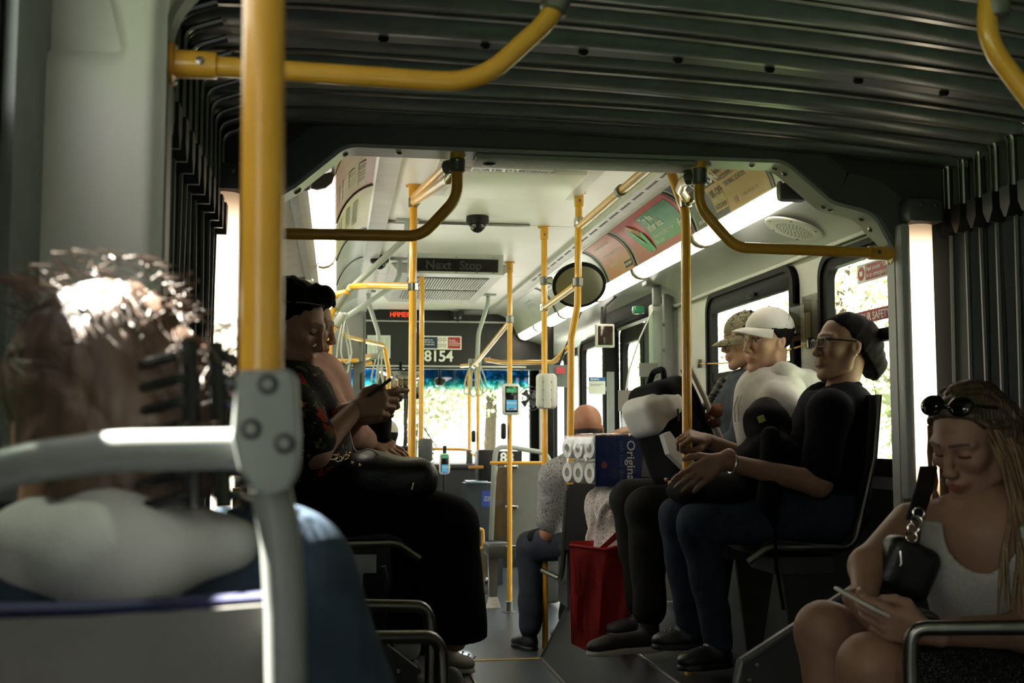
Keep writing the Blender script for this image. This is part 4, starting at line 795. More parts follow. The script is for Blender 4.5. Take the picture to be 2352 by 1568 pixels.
# clear empty advert holders further on, and the left side
CLR = glass('clear_advert_sheet', (0.95, 0.96, 0.95), 0.22, rough=0.08); PALE = mat('pale_notice', (0.55, 0.57, 0.56), 0.3)
for i, (yn, yf, m) in enumerate(((7.2, 7.9, PALE), (8.0, 8.9, PALE), (9.0, 9.9, PALE))):
    t = advert(('pale notice behind the round mirror in the right cove', 'pale blue printed notice in the right cove above the card reader', 'farthest pale printed notice in the right cove')[i], yn, yf, m)
    cove_lines(t, mat('notice_teal', (0.15, 0.30, 0.32), 0.5), yf, [(0.08, 0.40, 0.20, 0.012), (0.08, 0.34, 0.17, 0.008), (0.08, 0.38, 0.15, 0.008), (0.42, 0.60, 0.10, 0.010), (0.42, 0.58, 0.07, 0.006)])
PNK = mat('advert_pink', (0.42, 0.17, 0.13), 0.4); CRM = mat('advert_cream', (0.60, 0.54, 0.34), 0.4)
t = advert('dusty pink advert at the near end of the left cove', 4.35, 5.35, PNK, -1)
cove_lines(t, INK_W, 4.35, [(0.45, 0.90, 0.19, 0.035), (0.45, 0.80, 0.13, 0.035), (0.45, 0.85, 0.08, 0.012), (0.45, 0.75, 0.05, 0.012)], -1)
t = advert('cream advert with grey lettering in the left cove', 5.37, 6.45, CRM, -1)
cove_lines(t, mat('cream_print', (0.30, 0.29, 0.22), 0.5), 5.37, [(0.20, 0.80, 0.17, 0.03), (0.20, 0.70, 0.12, 0.03), (0.20, 0.85, 0.07, 0.008), (0.20, 0.80, 0.045, 0.008)], -1)
for i, (yn, yf) in enumerate(((6.55, 7.5), (7.6, 8.6), (8.7, 9.8))): advert(('pale empty advert frame in the left cove after the cream one', 'middle pale advert frame in the left cove', 'farthest pale advert frame in the left cove')[i], yn, yf, mat('silver_sheet', (0.42, 0.43, 0.42), 0.25), -1)
for side in (1, -1):
    for i, y in enumerate((5.325, 6.45, 7.15, 7.95, 8.95) if side > 0 else (5.36, 6.5, 7.55, 8.65)):
        x, z = cove_at(0.0, 0.006, side); t = thing('advert_divider', f"{'first second third fourth fifth'.split()[i]} dark divider strip from the arch in the {'right' if side > 0 else 'left'} cove", 'divider', (x, y, z)); cove_patch('strip', mat('divider_dark', (0.04, 0.04, 0.04), 0.4), t, y-0.012, y+0.012, 0.0, AV, 0.010, side, t=0.006)
# speakers
def speaker(c, n, label, r=0.13):
    c = Vector(c); n = Vector(n).normalized(); t = thing('ceiling_speaker', label, 'speaker', c); b = MB(); b.lathe(c, n, [(r, 0), (r, 0.006), (r*0.93, 0.010), (r*0.62, 0.010)], 32); b.build('speaker_plate', WHITE, t)
    u = n.cross(V3((0, 1, 0))).normalized(); w = n.cross(u); b = MB()
    for rr_ in (0.12, 0.24, 0.36, 0.48, 0.58):
        for k in range(int(rr_*50)): a = 2*math.pi*k/int(rr_*50); b.lathe(c+(u*math.cos(a)+w*math.sin(a))*r*rr_+n*0.0105, n, [(0.0035, 0), (0.003, 0.0006)], 5)
    tag(b.build('speaker_holes', INK_K, t), kind='stuff')
    for k in range(6): a = 2*math.pi*k/6; q = MB(); q.lathe(c+(u*math.cos(a)+w*math.sin(a))*r*0.88+n*0.01, n, [(0.006, 0), (0.004, 0.003)], 8); q.build('screw', SCREW, t)
speaker((1.925, 4.64, 2.066), (-0.33, 0, -0.94), 'round white speaker grille below the right lamps near the arch'); speaker((-0.27, 6.8, 2.055), (0.33, 0, -0.94), 'round white speaker grille below the left lamps')
# ================================================================== things at the right doorway
GL2 = glass('partition_glass', (0.80, 0.90, 0.84), 0.10)
t = thing('glass_partition', 'clear curved-edge glass partition beside the doorway behind the backpack', 'partition', (1.95, 6.75, 0.3))
P = [at(1500, 712, 6.85), at(1470, 775, 6.85), at(1445, 850, 6.85), at(1432, 930, 6.85), at(1425, 1000, 6.85), at(1425, 1100, 6.85), at(1540, 1100, 6.85), at(1540, 715, 6.85)]
b = MB(); b.prism(P, (0, 0.008, 0)); b.build('glass_pane', GL2, t, smooth=False); b = MB(); b.tube(P[:6], 0.005, 6); b.build('edge_trim', mat('bright_edge', (0.65, 0.66, 0.62), 0.3), t)
b = MB(); b.rbox(at(1535, 900, 6.8), (0.06, 0.05, 1.2), 0.01); b.build('partition_post', PG, t)
for y in (745, 805, 870): q = MB(); q.lathe(at(1524, y, 6.77), (0, -1, 0), [(0.011, 0), (0.008, 0.005)], 8); q.build('bolt', SCREW, t)
b = quadplate(at(1468, 865, 6.83), (1, 0, 0), (0, 0, 1), 0.12, 0.085, 0.002); b.build('notice', mat('notice_clear_grey', (0.20, 0.21, 0.19), 0.5), t, smooth=False)
b = quadplate(at(1420, 945, 6.84), (1, 0, 0), (0, 0, 1), 0.16, 0.13, 0.002); b.build('notice', mat('notice_pinkish', (0.25, 0.23, 0.20), 0.5), t, smooth=False)
t = thing('door_monitor', 'small white-framed screen hanging by the doorway', 'monitor', at(1389, 770, 7.4)); c = at(1389, 771, 7.4)
b = MB(); b.rbox(c, (0.125, 0.04, 0.155), 0.008); b.build('frame', mat('monitor_frame', (0.5, 0.5, 0.47), 0.4), t); b = MB(); b.rbox(c-V3((0, 0.021, 0)), (0.10, 0.004, 0.125), 0.0015); b.build('screen', mat('monitor_brown', (0.03, 0.018, 0.012), 0.12), t); b = MB(); b.rbox(c+V3((0, 0.03, 0.13)), (0.03, 0.05, 0.14), 0.006); b.tube([c+V3((0, 0.03, 0.19)), (1.83, 7.43, 2.12)], 0.010, 8); b.build('bracket', BLK, t)
t = thing('exiting_sign', 'white sign headed Exiting on the doorway glass', 'sign', at(1370, 900, 7.6)); a, c = at(1352, 905, 7.6), at(1390, 866, 7.6)
b = quadplate(a, (1, 0, 0), (0, 0, 1), c.x-a.x, c.z-a.z, 0.004); s = b.build('sheet', mat('sign_white', (0.62, 0.64, 0.62), 0.5), t, smooth=False)
b = quadplate(V3((a.x, a.y-0.005, c.z-0.026)), (1, 0, 0), (0, 0, 1), c.x-a.x, 0.026, 0.001); hb = b.build('blue_header', mat('sign_blue', (0.02, 0.10, 0.32), 0.5), s, smooth=False); put_text('heading', 'Exiting', 0.022, V3((a.x+0.012, a.y-0.006, c.z-0.02)), (1, 0, 0), (0, 0, 1), INK_W, hb, lift=0.001, bold=0.0004); put_text('small_print', 'Keep arms and hands\nclear of this area', 0.010, V3((a.x+0.012, a.y-0.005, c.z-0.05)), (1, 0, 0), (0, 0, 1), INK_K, s, lift=0.001); pp_ = at(1403, 885, 7.62); b = MB(); b.box((pp_.x-.022, 7.61, 0.0), (pp_.x+.022, 7.65, 1.62)); b.box((a.x, 7.606, a.z+.02), (pp_.x, 7.612, a.z+.05)); b.build('sign_post', PG, t, smooth=False)
c = at(1466, 712, 7.0); b = MB(); b.rbox(c, (0.07, 0.06, 0.05), 0.01); tag(b.build('door_lamp', mat('green_lens', (0.02, 0.16, 0.07), 0.2), None, c), 'small green lens box above the doorway', 'lamp')
c = at(1508, 680, 6.7); b = MB(); b.rbox(c, (0.05, 0.05, 0.12), 0.012); b.rbox(c+V3((-0.01, -0.01, 0.075)), (0.14, 0.10, 0.03), 0.008); tag(b.build('door_sensor', PG, None, c), 'grey door sensor box under the lamp row', 'sensor')
a, c = at(1262, 888, 8.4), at(1305, 838, 8.4); b = MB(); b.box((a.x, 8.4, a.z), (c.x, 8.44, c.z)); t = thing('door_header_panel', 'grey panel with a small red label beside the mirror pole', 'panel', a); b.build('panel', mat('panel_blue_grey', (0.13, 0.15, 0.16), 0.35), t, smooth=False); b2 = MB(); b2.tube([((a.x+c.x)/2, 8.42, c.z-.01), (1.80, 8.42, 2.13)], 0.010, 8); b2.build('hanger', BLK, t); b = quadplate(at(1277, 858, 8.38), (1, 0, 0), (0, 0, 1), 0.065, 0.05, 0.002); b.build('red_label', mat('label_red', (0.5, 0.05, 0.08), 0.5), t, smooth=False)
b = MB(); b.rbox(at(1262, 960, 9.6), (0.07, 0.07, 1.7), 0.02); tag(b.build('door_post', RUB, None, at(1262, 1190, 9.6)), 'black post beside the front door, right of the card readers', 'post')
# pull cord, brochure holder, window stickers
CORD = mat('pull_cord_yellow', (0.55, 0.30, 0.06), 0.5); p0, p1 = aX(1606, 835, XR-0.03), aX(1860, 788, XR-0.03)
t = thing('pull_cord', 'yellow pull cord sagging along the right window', 'cord', p0); b = MB(); P = [p0.lerp(p1, k/10)-V3((0, 0, 0.028*math.sin(math.pi*k/10))) for k in range(11)]; b.tube(P, 0.004, 6); b.build('cord', CORD, t)
for p in (p0, p1): q = MB(); q.rbox(p, (0.03, 0.03, 0.05), 0.006); q.build('cord_guide', SCREW, t)
t = thing('pull_cord', 'yellow pull cord at the far left window edge', 'cord', at(0, 300, 1.85)); b = MB(); b.tube([at(-60, 285, 1.82), at(8, 310, 1.86), at(38, 330, 1.87)], 0.0035, 6); b.build('cord', CORD, t); q = MB(); q.rbox(at(42, 328, 1.87), (0.022, 0.03, 0.045), 0.006); q.lathe(at(46, 335, 1.85), (0, -1, 0), [(0.012, 0), (0.012, 0.02)], 10); q.build('cord_guide', CHROME, t)
t = thing('brochure_holder', 'clear plastic brochure holder between the right windows', 'brochure holder', (XR-0.05, 4.78, 1.6)); CL = glass('clear_acrylic', (0.75, 0.74, 0.68), 0.14)
a = aX(1832, 745, XR-0.06)
for lo, hi in (((XR-0.065, 4.70, 1.60), (XR-0.061, 4.86, 1.75)), ((XR-0.008, 4.70, 1.60), (XR-0.004, 4.86, 1.80)), ((XR-0.065, 4.70, 1.60), (XR-0.004, 4.704, 1.77)), ((XR-0.065, 4.856, 1.60), (XR-0.004, 4.86, 1.77)), ((XR-0.065, 4.70, 1.596), (XR-0.004, 4.86, 1.60))): b = MB(); b.box(lo, hi); b.build('acrylic_side', CL, t, smooth=False)
b = MB(); b.box((XR-0.03, 4.72, 1.603), (XR-0.024, 4.80, 1.72)); b.build('leaflet', mat('leaflet_beige', (0.32, 0.28, 0.20), 0.6), t, smooth=False)
STK = mat('sticker_red', (0.36, 0.02, 0.03), 0.5)
t = thing('window_sticker', 'red and white feel unsafe sticker at the top of the near window', 'sticker', aX(1970, 640, XR+0.005)); ya, yb = aX(1970, 640, XR+.005).y, 4.0; z0 = 1.785
b = quadplate((XR+0.0045, ya, z0), (0, -1, 0), (0, 0, 1), ya-yb, 0.075, 0.001); s = b.build('sheet', INK_W, t, smooth=False)
b = quadplate((XR+0.0032, ya-0.075, z0+0.008), (0, -1, 0), (0, 0, 1), ya-yb-0.08, 0.06, 0.001); rf_ = b.build('red_field', STK, s, smooth=False); q = MB(); q.lathe((XR+0.0032, ya-0.036, z0+0.038), (-1, 0, 0), [(0.027, 0), (0.027, 0.001)], 18); rr2 = q.build('chat_disc', STK, s); q = MB(); q.rbox((XR+0.0022, ya-0.036, z0+0.038), (0.001, 0.026, 0.02), 0.0004); q.build('chat_bubble', INK_W, rr2)
put_text('sticker_lettering', 'Feel unsafe? Text Transit\nIn an emergency call 911', 0.026, (XR+0.0020, ya-0.083, z0+0.042), (0, -1, 0), (0, 0, 1), INK_W, rf_, lift=0.0006, bold=0.0004, line=0.95)
t = thing('window_sticker', 'narrow red safety strip across the middle of the near window', 'sticker', aX(1990, 735, XR+0.005)); z0 = 1.625
b = quadplate((XR+0.0045, 4.55, z0), (0, -1, 0), (0, 0, 1), 0.56, 0.048, 0.001); s = b.build('sheet', STK, t, smooth=False); put_text('strip_lettering', 'FOR YOUR SAFETY PLEASE HOLD ON', 0.044, (XR+0.0032, 4.43, z0+0.008), (0, -1, 0), (0, 0, 1), INK_W, s, lift=0.0006, bold=0.0009)
# ================================================================== seats
SHELL = mat('black_seat_shell', (0.010, 0.010, 0.011), 0.5, 0, 0.25, 12); TUBEM = mat('dark_steel_tube', (0.22, 0.21, 0.19), 0.28, 1.0, 0.15, 20)
def side_seat(x_back, x_front, y, zs, ztop, s, label, zfl, group='aisle-facing seats'):
    """seat facing the aisle; s = +1 faces -x (right side of the bus), -1 faces +x"""
    t = thing('bus_chair', label, 'chair', (x_back, y, zfl), group); wd = 0.21
    P = [(x_front, zs+0.0), (x_front+s*0.05, zs+0.02), (x_back-s*0.12, zs-0.01), (x_back-s*0.05, zs+0.05), (x_back+s*0.01, zs+0.30), (x_back+s*0.03, ztop)]
    V_ = []; F_ = []; n = len(P); ys = [y-wd, y-wd*0.5, y, y+wd*0.5, y+wd]
    for o in (0, 0.03):
        for yy in ys:
            for i, (x, z) in enumerate(P): e = abs(yy-y)/wd; V_.append((x+(s*o if i > 2 else 0)-s*0.02*e*e*(1 if i > 2 else 0), yy, z-(o if i <= 2 else 0)+0.015*e*e*(1 if i <= 2 else 0)))
    for o in (0, n*5):
        for k in range(4):
            for i in range(n-1): F_.append((o+k*n+i, o+k*n+i+1, o+(k+1)*n+i+1, o+(k+1)*n+i))
    for k in range(4): F_ += [(k*n, (k+1)*n, 5*n+(k+1)*n, 5*n+k*n), (k*n+n-1, 5*n+k*n+n-1, 5*n+(k+1)*n+n-1, (k+1)*n+n-1)]
    for i in range(n-1): F_ += [(i, 5*n+i, 5*n+i+1, i+1), (4*n+i, 4*n+i+1, 9*n+i+1, 9*n+i)]
    mesh_obj('seat_shell', V_, F_, SHELL, t, sharp=50)
    b = MB(); b.tube(fillet([(x_front-s*0.055, y-wd-0.012, zs-0.045), (x_front+s*0.02, y-wd-0.012, zs+0.005), (x_back-s*0.07, y-wd-0.012, zs+0.0), (x_back+s*0.015, y-wd-0.012, zs+0.32), (x_back+s*0.04, y-wd-0.012, ztop)], 0.07), 0.0135, 10); b.build('side_tube', TUBEM, t)
    b = MB(); b.box((min(x_front+s*0.08, x_back-s*0.1), y-0.12, zs-0.10), (max(x_front+s*0.08, x_back-s*0.1), y+0.12, zs-0.04)); b.build('seat_bracket', STEEL if s < 0 else DKGREY, t, smooth=False)
    b = MB(); b.prism([(x_front+s*0.12, y-0.10, zs-0.10), (x_back-s*0.12, y-0.10, zs-0.10), (x_front+s*0.22, y-0.10, zfl), (x_front+s*0.17, y-0.10, zfl)], (0, 0.02, 0)); b.build('leg_panel', mat('leg_panel_lit', (0.30, 0.28, 0.24), 0.5) if s < 0 else mat('leg_panel_shaded', (0.03, 0.03, 0.028), 0.5), t, smooth=False)  # left panel coloured as lit, right one darkened for shade under the seats
    return t
zr = at(1800, 1250, 4.1).z; xf = at(1715, 1250, 4.1).x; xbk = 1.90
for i, y in enumerate((4.16, 4.66, 5.14, 5.62)): side_seat(xbk, xf, y, zr, 1.33, 1, ('black aisle-facing seat of the woman in glasses with a curved steel side tube', 'black aisle-facing seat of the young man in the white cap', 'black aisle-facing seat of the woman in the camouflage cap', 'empty black aisle-facing seat behind the tissue pack')[i], 0.285)
zl = at(850, 1250, 3.74).z; xfl_ = at(925, 1250, 3.74).x
for i, y in enumerate((3.95, 4.42)): side_seat(-0.26, xfl_, y, zl, 1.30, -1, ('aisle-facing seat under the person with the phone, with a bent steel front tube', 'aisle-facing seat of the person in pink')[i], 0.30)
# dark wheel box beside the left seat
b = MB(); b.rbox((0.18, 5.2, 0.55), (0.5, 0.9, 0.5), 0.05); struct(b.build('trim_15', PLAT), 'dark wheel box under the left seats')
b = MB(); b.tube([at(880, 1300, 4.7), at(895, 1360, 4.7), at(890, 1470, 4.7)], 0.012, 8); tag(b.build('wheel_box_strip', DKGREY, None, at(890, 1470, 4.7)), 'thin steel strip on the wheel box under the left seat', 'trim strip')
# bald man's seat
t = thing('bus_chair', 'black forward-facing seat of the man in the grey floral shirt', 'chair', (1.5, 6.0, 0.0)); x0, x1 = at(1296, 1200, 5.92).x, 1.80
b = MB(); b.prism([(x0, 5.90, 0.60), (x0+.02, 5.90, 0.93), (x0+.06, 5.92, 0.96), (x1-.06, 5.92, .96), (x1, 5.90, 0.93), (x1, 5.90, 0.60)], (0, 0.05, 0)); b.build('backrest', SHELL, t); b = MB(); b.rbox(((x0+x1)/2, 6.12, 0.60), (x1-x0, 0.42, 0.05), 0.02); b.build('seat_pan', SHELL, t)
b = MB(); b.tube(fillet([at(1302, 1125, 5.92), at(1293, 1300, 5.92), at(1288, 1330, 5.95), at(1246, 1310, 6.25)], 0.06), 0.014, 8); b.build('side_tube', TUBEM, t); b = MB(); b.box((x0+.02, 5.95, 0.30), (x0+0.10, 6.2, 0.58)); b.build('pedestal', DKGREY, t, smooth=False)
# flip seat with the grey modesty panel
YP = 7.95; a, c = at(1160, 1262, YP), at(1262, 1066, YP)
t = thing('modesty_panel', 'grey modesty panel clipped to the slim yellow pole, yellow rail on top', 'panel', (a.x, YP, 0.0)); b = MB(); b.box((GX+0.02, YP-0.01, a.z), (1.75, YP+0.01, c.z)); b.build('panel', mat('modesty_grey', (0.17, 0.18, 0.17), 0.5), t, smooth=False); b = MB(); b.tube([(1.05, YP, c.z+0.01), (1.75, YP, c.z+0.01)], 0.012, 8); b.build('top_rail', YEL, t)
for z in (at(1165, 1072, GY).z, at(1165, 1165, GY).z, at(1165, 1257, GY).z): q = MB(); q.rbox((GX+0.02, YP-0.045, z), (0.085, 0.05, 0.025), 0.005); q.build('pole_clip', CHROME, t)
t = thing('folding_chair', 'folded seat with a steel back in a grey tube frame beyond the slim pole', 'chair', (1.1, 8.1, 0.0)); YS = 8.1
b = MB(); b.tube(fillet([at(1128, 1240, YS), at(1135, 1070, YS), at(1140, 1025, YS), at(1180, 1028, YS), at(1255, 1040, YS), at(1268, 1075, YS)], 0.10), 0.018, 10); b.build('back_frame', GRT, t)
b = MB(); b.prism([at(1143, 1072, YS), at(1165, 1070, YS), at(1168, 1245, YS), at(1132, 1238, YS)], (0, 0.02, 0)); b.build('steel_back', mat('back_steel', (0.35, 0.33, 0.30), 0.25, 1.0), t, smooth=False); b = MB(); b.rbox(at(1148, 1262, YS), (0.20, 0.30, 0.09), 0.02); b.build('seat_base', DKGREY, t); b = MB(); b.prism([at(1122, 1276, YS), at(1145, 1276, YS), at(1142, 1370, YS), at(1124, 1370, YS)], (0, 0.06, 0)); b.build('leg', STEEL, t, smooth=False); b = MB(); pf = at(1131, 1385, YS); b.prism([(pf.x-.055, YS-.05, 0), (pf.x+.055, YS-.05, 0), (pf.x+.035, YS-.02, 0.07), (pf.x-.03, YS-.02, 0.07)], (0, 0.14, 0)); b.build('foot', STEEL, t, smooth=False)
b = MB(); b.rbox((1.45, 8.2, 0.27), (0.22, 0.3, 0.5), 0.03); tag(b.build('heater_box', DKGREY, None, (1.45, 8.2, 0.0)), 'dark heater box under the modesty panel', 'box')
# yellow pull and belt anchor, fare machine
p = at(1100, 1240, 8.6); t = thing('belt_anchor', 'yellow belt handle on a steel wheelchair anchor', 'anchor', (p.x, 8.6, 0.0)); b = MB(); b.tube(fillet([p+V3((-.02, 0, -.06)), p+V3((-.02, 0, .08)), p+V3((.03, 0, .08)), p+V3((.03, 0, -.06)), p+V3((-.02, 0, -.06))], 0.02), 0.012, 8); b.build('handle', YEL, t); b = MB(); b.box((p.x-0.015, 8.6, 0.02), (p.x+0.06, 8.66, p.z-0.06)); b.build('anchor_plate', mat('anchor_tan_steel', (0.35, 0.29, 0.2), 0.35, 0.8), t, smooth=False); b = MB(); b.rbox((p.x+0.03, 8.58, 0.09), (0.11, 0.10, 0.12), 0.02); b.build('buckle_box', CHROME, t)
t = thing('fare_machine', 'dark steel fare machine with a blue notice beside the front door', 'fare machine', (1.17, 9.4, 0.0)); x0, z1 = at(1070, 1110, 9.3).x, at(1090, 1110, 9.3).z
b = MB(); b.prism([(x0, 9.3, z1), (x0+0.3, 9.3, z1), (x0+0.3, 9.3, 0), (x0+0.10, 9.3, 0)], (0, 0.3, 0)); b.build('cabinet', mat('machine_steel', (0.07, 0.085, 0.10), 0.35, 0.7), t, smooth=False); b = MB(); b.rbox((x0+0.09, 9.35, z1+0.012), (0.17, 0.22, 0.02), 0.005); b.build('top_tray', mat('tray_blue_steel', (0.35, 0.45, 0.55), 0.3, 0.8), t); b = MB(); b.rbox((x0+0.18, 9.42, z1+0.14), (0.16, 0.2, 0.26), 0.02); b.build('reader_head', BLK, t); b = MB(); b.tube([(x0+0.02, 9.28, z1+0.13), (x0+0.14, 9.28, z1+0.13)], 0.014, 8); b.build('yellow_bar', mat('bar_orange', (0.35, 0.16, 0.03), 0.4), t)
b = quadplate((at(1106, 1163, 9.29).x, 9.296, at(1106, 1163, 9.29).z), (1, 0, 0), (0, 0, 1), 0.11, 0.125, 0.003); nb = b.build('blue_notice', mat('notice_bright_blue', (0.015, 0.06, 0.32), 0.5), t, smooth=False); put_text('notice_lettering', 'Take a transit\nwho ride\nfriendly', 0.014, (at(1112, 1140, 9.29).x, 9.292, at(1112, 1142, 9.29).z), (1, 0, 0), (0, 0, 1), INK_W, nb, lift=0.001, bold=0.0002)
# route board on the dash
a = at(1102, 1066, 11.3); b = MB(); b.box((a.x, 11.3, a.z), (a.x+0.42, 11.31, a.z+0.13)); t = thing('route_board', 'black route board on the dash with large white characters', 'sign', a); bd = b.build('board', BLK, t, smooth=False); put_text('board_lettering', 'X  88', 0.135, (a.x+0.03, 11.298, a.z+0.02), (1, 0, 0), (0, 0, 1), INK_W, bd, bold=0.004)
# ---- armrests in the joint
def armrest(path, label, r=0.0155, rad=0.10): t = thing('armrest', label, 'armrest', min(path, key=lambda v: v.z)); b = MB(); b.tube(fillet(path, rad), r, 12); b.build('tube', TUBEM, t); return t
armrest([at(740, 1388, 2.9), at(985, 1392, 3.0), at(990, 1470, 3.0), V3((at(985, 1500, 3.0).x, 3.0, 0.02))], 'farther bent steel armrest beside the black trousers')
armrest([at(760, 1465, 2.6), at(1012, 1462, 2.75), at(1016, 1560, 2.75), V3((at(1012, 1560, 2.75).x, 2.75, 0.02))], 'nearer bent steel armrest beside the black trousers')
armrest([at(2420, 1440, 2.15), at(2092, 1442, 2.25), at(2090, 1520, 2.25), V3((at(2095, 1560, 2.25).x, 2.25, 0.02))], 'bent steel armrest in front of the young woman')
CVR = mat('joint_cover_grey', (0.10, 0.105, 0.10), 0.45)
t = thing('joint_cover', 'sloping grey joint cover panel beside the young woman', 'cover', (1.2, 2.9, 0.0)); P = [at(1692, 1568, 2.95), at(1700, 1520, 2.95), at(1960, 1350, 3.15), at(2000, 1330, 3.2), at(2010, 1600, 3.2), at(1692, 1640, 2.95)]
b = MB(); b.prism(P, (0.01, 0.03, 0)); b.build('panel', CVR, t); b = MB(); b.tube(P[0:4], 0.012, 8); b.build('rolled_edge', mat('edge_grey', (0.16, 0.165, 0.16), 0.4), t)
for px, py in ((1738, 1528), (1722, 1562)): q = MB(); q.lathe(at(px, py, 2.93), (0, -1, 0), [(0.006, 0), (0.004, 0.004)], 8); q.build('screw', SCREW, t)
t = thing('joint_cover', 'dark sloping joint cover panel below the left armrests', 'cover', (0.2, 3.1, 0.0)); P = [at(790, 1415, 3.2), at(850, 1450, 3.2), at(960, 1535, 3.2), at(955, 1600, 3.2), at(700, 1620, 3.2), at(700, 1415, 3.2)]
b = MB(); b.prism(P, (0, 0.03, 0)); b.build('panel', mat('cover_dark', (0.035, 0.037, 0.035), 0.5), t, smooth=False); q = MB(); q.lathe(at(915, 1542, 3.18), (0, -1, 0), [(0.007, 0), (0.004, 0.004)], 8); q.build('screw', SCREW, t)
# joint seat behind the lamp strip at the left: orange piping and dark cushion
t = thing('joint_bench', 'dark blue joint seat with orange tubes beside the left lamp strip', 'chair', (-0.25, 3.2, 0.0)); b = MB()
b.tube(fillet([at(545, 1120, 3.2), at(545, 1200, 3.2), at(565, 1290, 3.2), at(560, 1500, 3.2)], 0.2), 0.012, 8); b.build('orange_tube', mat('orange_tube', (0.45, 0.20, 0.04), 0.4), t); b = MB(); b.tube(fillet([at(610, 1150, 3.2), at(612, 1210, 3.2), at(635, 1290, 3.2), at(640, 1500, 3.2)], 0.2), 0.012, 8); b.build('orange_tube', MATS['orange_tube'], t); b = MB(); b.prism([at(555, 1130, 3.22), at(607, 1150, 3.22), at(640, 1400, 3.22), at(560, 1400, 3.22)], (0, 0.03, 0)); b.build('cushion', mat('cushion_navy', (0.010, 0.012, 0.03), 0.8), t, smooth=False)
# ---- the seat in front of the camera with its grey handle, and the near pole
YS = 0.97
pole('thick out-of-focus yellow pole rising from the near grey fitting', [at(600, -120, YS)+V3((0, 0, 0.25)), at(600, 870, YS)], r=0.0176, seg=20)
t = thing('bus_chair', 'nearest seat with a steel back panel, blue cushion edge and thick grey grab handle', 'chair', (-0.2, 1.0, 0.0))
b = MB(); b.tube(fillet([at(-160, 1130, YS+.04), at(60, 1062, YS+.02), at(260, 1035, YS+.01), at(560, 1030, YS)], 0.25), 0.0168, 16); b.build('grab_handle', GREYP, t)
b = MB(); b.tube(fillet([at(620, 1120, YS), at(645, 1230, YS), at(655, 1400, YS), at(660, 1700, YS)], 0.2), [0.0168]*len(fillet([at(620, 1120, YS), at(645, 1230, YS), at(655, 1400, YS), at(660, 1700, YS)], 0.2)), 16); b.build('handle_leg', GREYP, t)
c = at(610, 992, YS-0.012); P = [at(x, y, YS-0.032) for x, y in ((545, 855), (560, 848), (665, 848), (680, 860), (688, 1000), (686, 1085), (665, 1125), (625, 1142), (585, 1130), (548, 1085), (530, 1000), (538, 900))]
bm = bmesh.new(); vs_ = [bm.verts.new(p) for p in P]; fc = bm.faces.new(vs_); ex = bmesh.ops.extrude_face_region(bm, geom=[fc]); [v.co.__setitem__(1, v.co.y+0.055) for v in ex['geom'] if isinstance(v, bmesh.types.BMVert)]; bmesh.ops.recalc_face_normals(bm, faces=bm.faces); bmesh.ops.bevel(bm, geom=[e for e in bm.edges], offset=0.006, segments=3, profile=0.6, affect='EDGES'); bm.verts.index_update(); ft_ = mesh_obj('pole_fitting', [v.co.copy() for v in bm.verts], [[v.index for v in f_.verts] for f_ in bm.faces], mat('fitting_grey', (0.22, 0.23, 0.22), 0.45), t); bm.free()
for px, py in ((615, 882), (577, 985), (653, 1018)): q = MB(); q.lathe(at(px, py, YS-0.030), (0, -1, 0), [(0.0085, 0), (0.0085, 0.003), (0.005, 0.0035), (0.004, 0.001)], 14); q.build('bolt', mat('bolt_dark', (0.03, 0.03, 0.032), 0.4, 0.6), ft_)
P = [at(-80, 1428, YS+.02), at(200, 1420, YS+.02), at(450, 1402, YS+.02), at(605, 1390, YS+.02), at(615, 1410, YS+.02), at(620, 1750, YS+.05), at(-80, 1750, YS+.05)]
b = MB(); b.prism(P, (0, 0.012, 0)); b.build('back_panel', mat('seat_back_steel', (0.15, 0.145, 0.135), 0.48, 0.7, 0.2, 6, 0.1, 90), t, smooth=False)
b = MB(); b.prism([p+V3((0, 0.012, 0.0)) for p in (at(-80, 1408, YS+.02), at(200, 1402, YS+.02), at(450, 1386, YS+.02), at(600, 1376, YS+.02), at(612, 1420, YS+.02), at(610, 1750, YS+.05), at(-80, 1750, YS+.05))], (0, 0.045, 0)); b.build('cushion', mat('cushion_blue', (0.012, 0.014, 0.07), 0.85, 0, 0.5, 220, 0.5, 300), t, smooth=False)

t = thing('bus_chair', 'dark forward-facing seat of the passenger in the white cap', 'chair', (0.12, 7.2, 0.0)); b = MB(); b.rbox((0.12, 7.30, 0.40), (0.44, 0.42, 0.05), 0.02); b.build('seat_pan', SHELL, t); b = MB(); b.rbox((0.12, 7.06, 0.68), (0.44, 0.05, 0.55), 0.02); b.build('backrest', SHELL, t)
b = MB(); b.box((0.02, 7.2, 0.0), (0.22, 7.3, 0.38)); b.build('pedestal', DKGREY, t, smooth=False)
